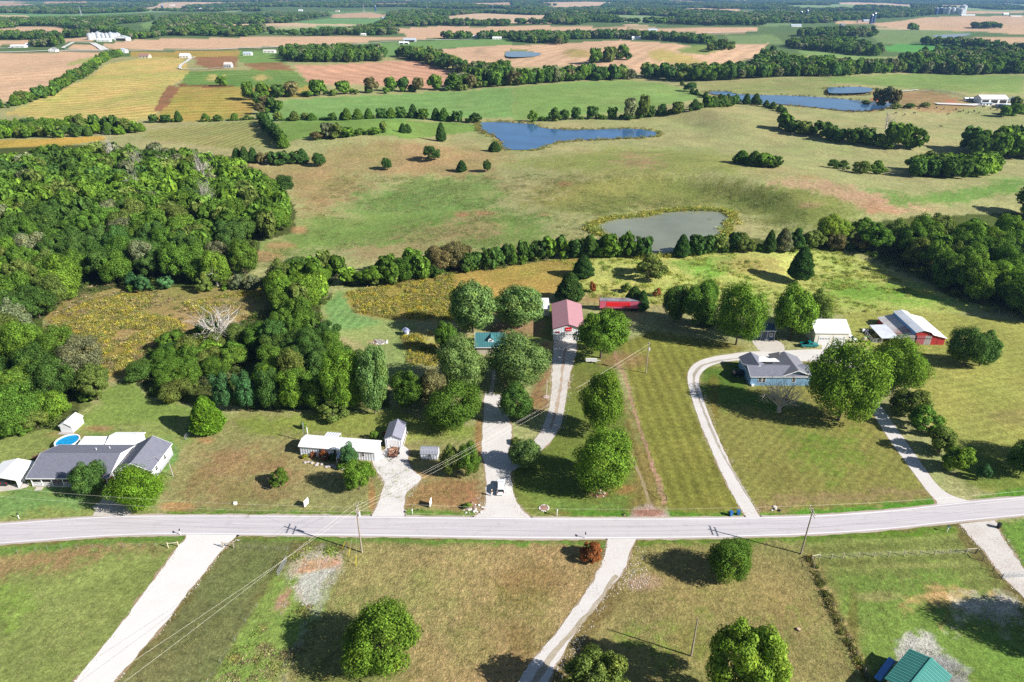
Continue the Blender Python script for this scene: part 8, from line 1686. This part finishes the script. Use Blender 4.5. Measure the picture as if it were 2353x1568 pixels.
FH = [('far white open fronted barn at the right edge pasture', 2283,240,24,12,5,7.5,0,'w','x','barn',3), ('small grey roofed barn right of the far white barn',2338,238,9,8,3,5,0,'b','y','barn',1), ('low white trailer below the far white barn',2268,244,9,4,2.6,3,0,'b','x','shed',0), ('low pale shed left of the far white barn',2240,233,8,5,2.4,3.2,2,'w','x','shed',1), ('tiny white tank shed at the corral',2222,232,4,3,2.2,3,0,'w','x','shed',0),('pale trailers by the lane below the far white barn',2305,247,10,4,2.4,2.8,2,'b','x','shed',0),
 ('pale house at the tip of the brown patch in the yellow field',523,156,9,8,4,6.5,2,'t','x','house',0), ('white gabled house at the end of the loop lane',423,133,14,10,3.2,6,0,'w','x','house',0), ('brown roofed house right of the dark tree pair',330,134,15,10,3.2,6.2,1,'r','x','house',0), ('pale roofed barn behind the dark round trees at the field corner',278,122,16,10,4.5,7,0,'b','y','barn',0),
 ('white house with red car at the edge of the green lot',568,128,13,9,3.2,5.6,0,'b','x','house',0), ('white long house beside the lane above the green lot',618,122,20,9,3.2,5.2,0,'t','x','house',0), ('small white house in the far left yard',120,120,12,10,4,7,0,'g','y','house',0), ('white farmhouse among trees of the far left farm',92,105,14,10,6,9,0,'k','x','house',0), ('pale long shed at the left edge farm',40,110,26,10,3,5,0,'w','x','barn',0), ('second pale shed at the left edge farm',68,106,16,10,3,5,0,'w','x','barn',0),
 ('dark fronted machine shed beside the grain bins',278,94,26,16,6,9.5,0,'b','y','barn',1), ('long low white shed in front of the grain bins',237,96,26,10,4,6,0,'w','x','barn',0), ('grey roofed barn beside the lane below the tan strip',941,97,26,14,4.5,7.5,2,'b','x','barn',1), ('white roofed shed in front of the grey roofed lane barn',928,102,20,9,3.2,5,0,'w','x','shed',2), ('white dome shed in the middle of the tan strip',834,82,14,12,3,5,0,'w','x','shed',0),
 ('white house at the left grove of the upper lane',1058,88,16,10,4,7,0,'b','x','house',0), ('white shed at the right of the upper grove',1090,88,10,9,3.2,6,0,'w','x','shed',0), ('white low house right of the upper groves',1142,91,20,9,3.2,5.6,0,'w','x','house',0), ('pale blue barn at the end of the high tan field',884,44,24,14,5,8,2,'b','x','barn',0), ('small white barn at the far left of the high woods',690,26,22,14,5,8,0,'w','x','barn',0), ('distant white barn left of the high pylons',775,27,22,14,5,8,0,'r','x','barn',0),
 ('white barn with bright roof in the mid tan field',1463,92,20,14,4,7,0,'w','x','barn',0), ('white farmhouse with steep roof among the mid trees',1388,88,10,10,6,10,0,'b','y','house',0), ('pale sheds in the trees above the mid tan field',1500,73,24,12,4,7,0,'b','x','barn',0), ('white bungalow left of the dark pond trees',1236,98,14,9,3,5.5,0,'w','x','house',0), ('pale long barn on the far middle slope',1830,62,30,12,4,7,0,'b','x','barn',0), ('tin barn beside the blue silos on the far slope',1993,51,26,14,5,8,2,'b','x','barn',0), ('red fronted barn left of the blue silos',1975,52,12,10,5,8,1,'r','x','barn',0),
 ('small grey barn left on the far tan slope',1937,60,12,10,5,7.5,2,'g','x','barn',0), ('long white poultry shed at the far right',2225,37,60,12,4,6,0,'w','x','barn',0), ('white gabled barn between the long sheds at the far right',2312,35,26,14,6,10,0,'w','x','barn',0), ('last long white shed at the far right edge',2335,39,50,12,4,6,0,'t','x','barn',0), ('distant white houses above the middle woods',1535,24,30,14,5,8,0,'w','x','house',0), ('distant white barn above the middle woods',1562,26,22,14,6,9,0,'w','x','barn',0), ('distant pale roof on the clearing at the top',1700,19,34,14,5,8,0,'w','x','barn',0), ('distant pale farm on the left clearing at the top',395,14,36,14,6,9,0,'w','x','barn',0), ('distant pale shed at the top left corner',462,22,26,14,5,8,2,'w','x','barn',0)]
for lb, x, y, wd, dp, e, r, wl, rf_, ax, ct, op in FH: farhouse(lb, x, y, wd, dp, e, r, wl, rf_, ax, ct, 0.0, op)
def silo(label, x, y, r, h, m, group, cone=True):
    X, Y, Z = G(x, y); t = thing('silo', label, 'silo', (X, Y, Z-0.3), 0, group); a = MB(); a.lathe([(r,0),(r,h)], 20); a.smooth = True; a.obj('bin_wall', m, t); a = MB(); a.lathe([(r*1.03,h-0.05),(r*0.15,h+r*0.45),(0,h+r*0.5)] if cone else [(r,h),(r*0.8,h+r*0.5),(r*0.4,h+r*0.8),(0,h+r*0.9)], 20); a.smooth = True; a.obj('bin_roof', BIN if cone else STEEL, t)
BIN = mat('corrugated_bin', (0.50,0.53,0.57), 0.45, metal=0.3, var=0.08, corr=(2,0.6), bump=0.06); BSIL = mat('dark_blue_silo', (0.03,0.07,0.16), 0.35)
for k, (x, y, r, h) in enumerate([(208,92,6,11),(216,91,5,12),(228,90,7,12),(238,90,6,10),(247,90,6,10),(257,90,7,11),(265,90,6,10),(272,89,6,10)]): silo(['leftmost','second','third','fourth','fifth','sixth','seventh','rightmost'][k]+' galvanised grain bin in the row at the far left farm', x, y, r, h, BIN, 'grain bins at the left farm')
for k, (x, y, r, h) in enumerate([(2150,34,8,26),(2160,33,8,26),(2169,33,8,24),(2178,33,9,26),(2188,33,9,25),(2196,32,9,24),(2206,34,13,22)]): silo(['leftmost','second','third','fourth','fifth','sixth','seventh'][k]+' tall grain bin in the cluster at the far right farm', x, y, r, h, BIN if k > 1 else BSIL, 'grain bins at the far right farm')
silo('biggest pale grain bin at the right end of the far right cluster', 2210, 33, 15, 34, BIN, None); silo('tall dark blue silo on the far slope, left one of the pair', 2000, 55, 5, 26, BSIL, None, False); silo('tall dark blue silo on the far slope, right one of the pair', 2006, 54, 5, 30, BSIL, None, False); silo('dark silo among the far woods, left of its twin', 1839, 44, 5, 24, BSIL, None, False); silo('dark silo among the far woods, right of its twin', 1852, 44, 5, 28, BSIL, None, False)
silo('slim dark silo on the high green field', 863, 26, 5, 26, BSIL, None, False); silo('dark silo at the top left clearing', 374, 24, 6, 26, BSIL, None, False)
def pylon(label, x, y, h=38):
    X, Y, Z = G(x, y); t = thing('power_pylon', label, 'pylon', (X, Y, Z)); a = MB(); c = [(-3,-3),(3,-3),(3,3),(-3,3)]
    for i in range(4):
        x0, y0 = c[i]; x1, y1 = c[(i+1) % 4]; a.tube((x0,y0,0),(x0*0.15,y0*0.15,h),0.3,0.15,4)
        for k in range(6): f0 = 1-k/7.0; f1 = 1-(k+1)/7.0; a.tube((x0*f0,y0*f0,h*k/7),(x1*f1,y1*f1,h*(k+1)/7),0.15,n=3)
    a.obj('tower', STEEL, t); b = MB()
    for z in (0.72,0.84,0.95): b.tube((-6,0,h*z),(6,0,h*z),0.3,n=4)
    b.obj('arms', STEEL, t)
for x, y, lb in ((187,37,'left'),(836,30,'left of centre'),(981,22,'centre'),(1132,24,'right of centre')): pylon('distant lattice pylon on the skyline fields, the one '+lb, x, y)
t = thing('dock', 'small wooden fishing dock on the far bank of the blue pond', 'dock', (*G(1290,297)[:2], PF[1][4]+0.1)); 
for k in range(6): MB().box(-1.2,-2.4+k*0.42,0.5,1.2,-2.02+k*0.42,0.58).obj('plank', GWOOD, t)
for x_ in (-1.1,1.1): MB().box(x_-0.08,-2.3,-0.5,x_+0.08,-2.14,0.5).obj('post', WOODG, t)
# ================================================================== haze
hz = MB(); hz.box(-13500,-250,-22,13500,15300,112)
m = bpy.data.materials.new('haze'); m.use_nodes = True; nt = m.node_tree; nt.nodes.remove(nt.nodes['Principled BSDF'])
pv = N(nt, 'ShaderNodeVolumePrincipled'); pv.inputs['Color'].default_value = (0.30,0.56,1.0,1); pv.inputs['Density'].default_value = 6.0e-5; pv.inputs['Anisotropy'].default_value = 0.2
L(nt, pv.outputs[0], nt.nodes['Material Output'].inputs['Volume'])
o = hz.obj('haze', m); tag(o, kind='stuff')
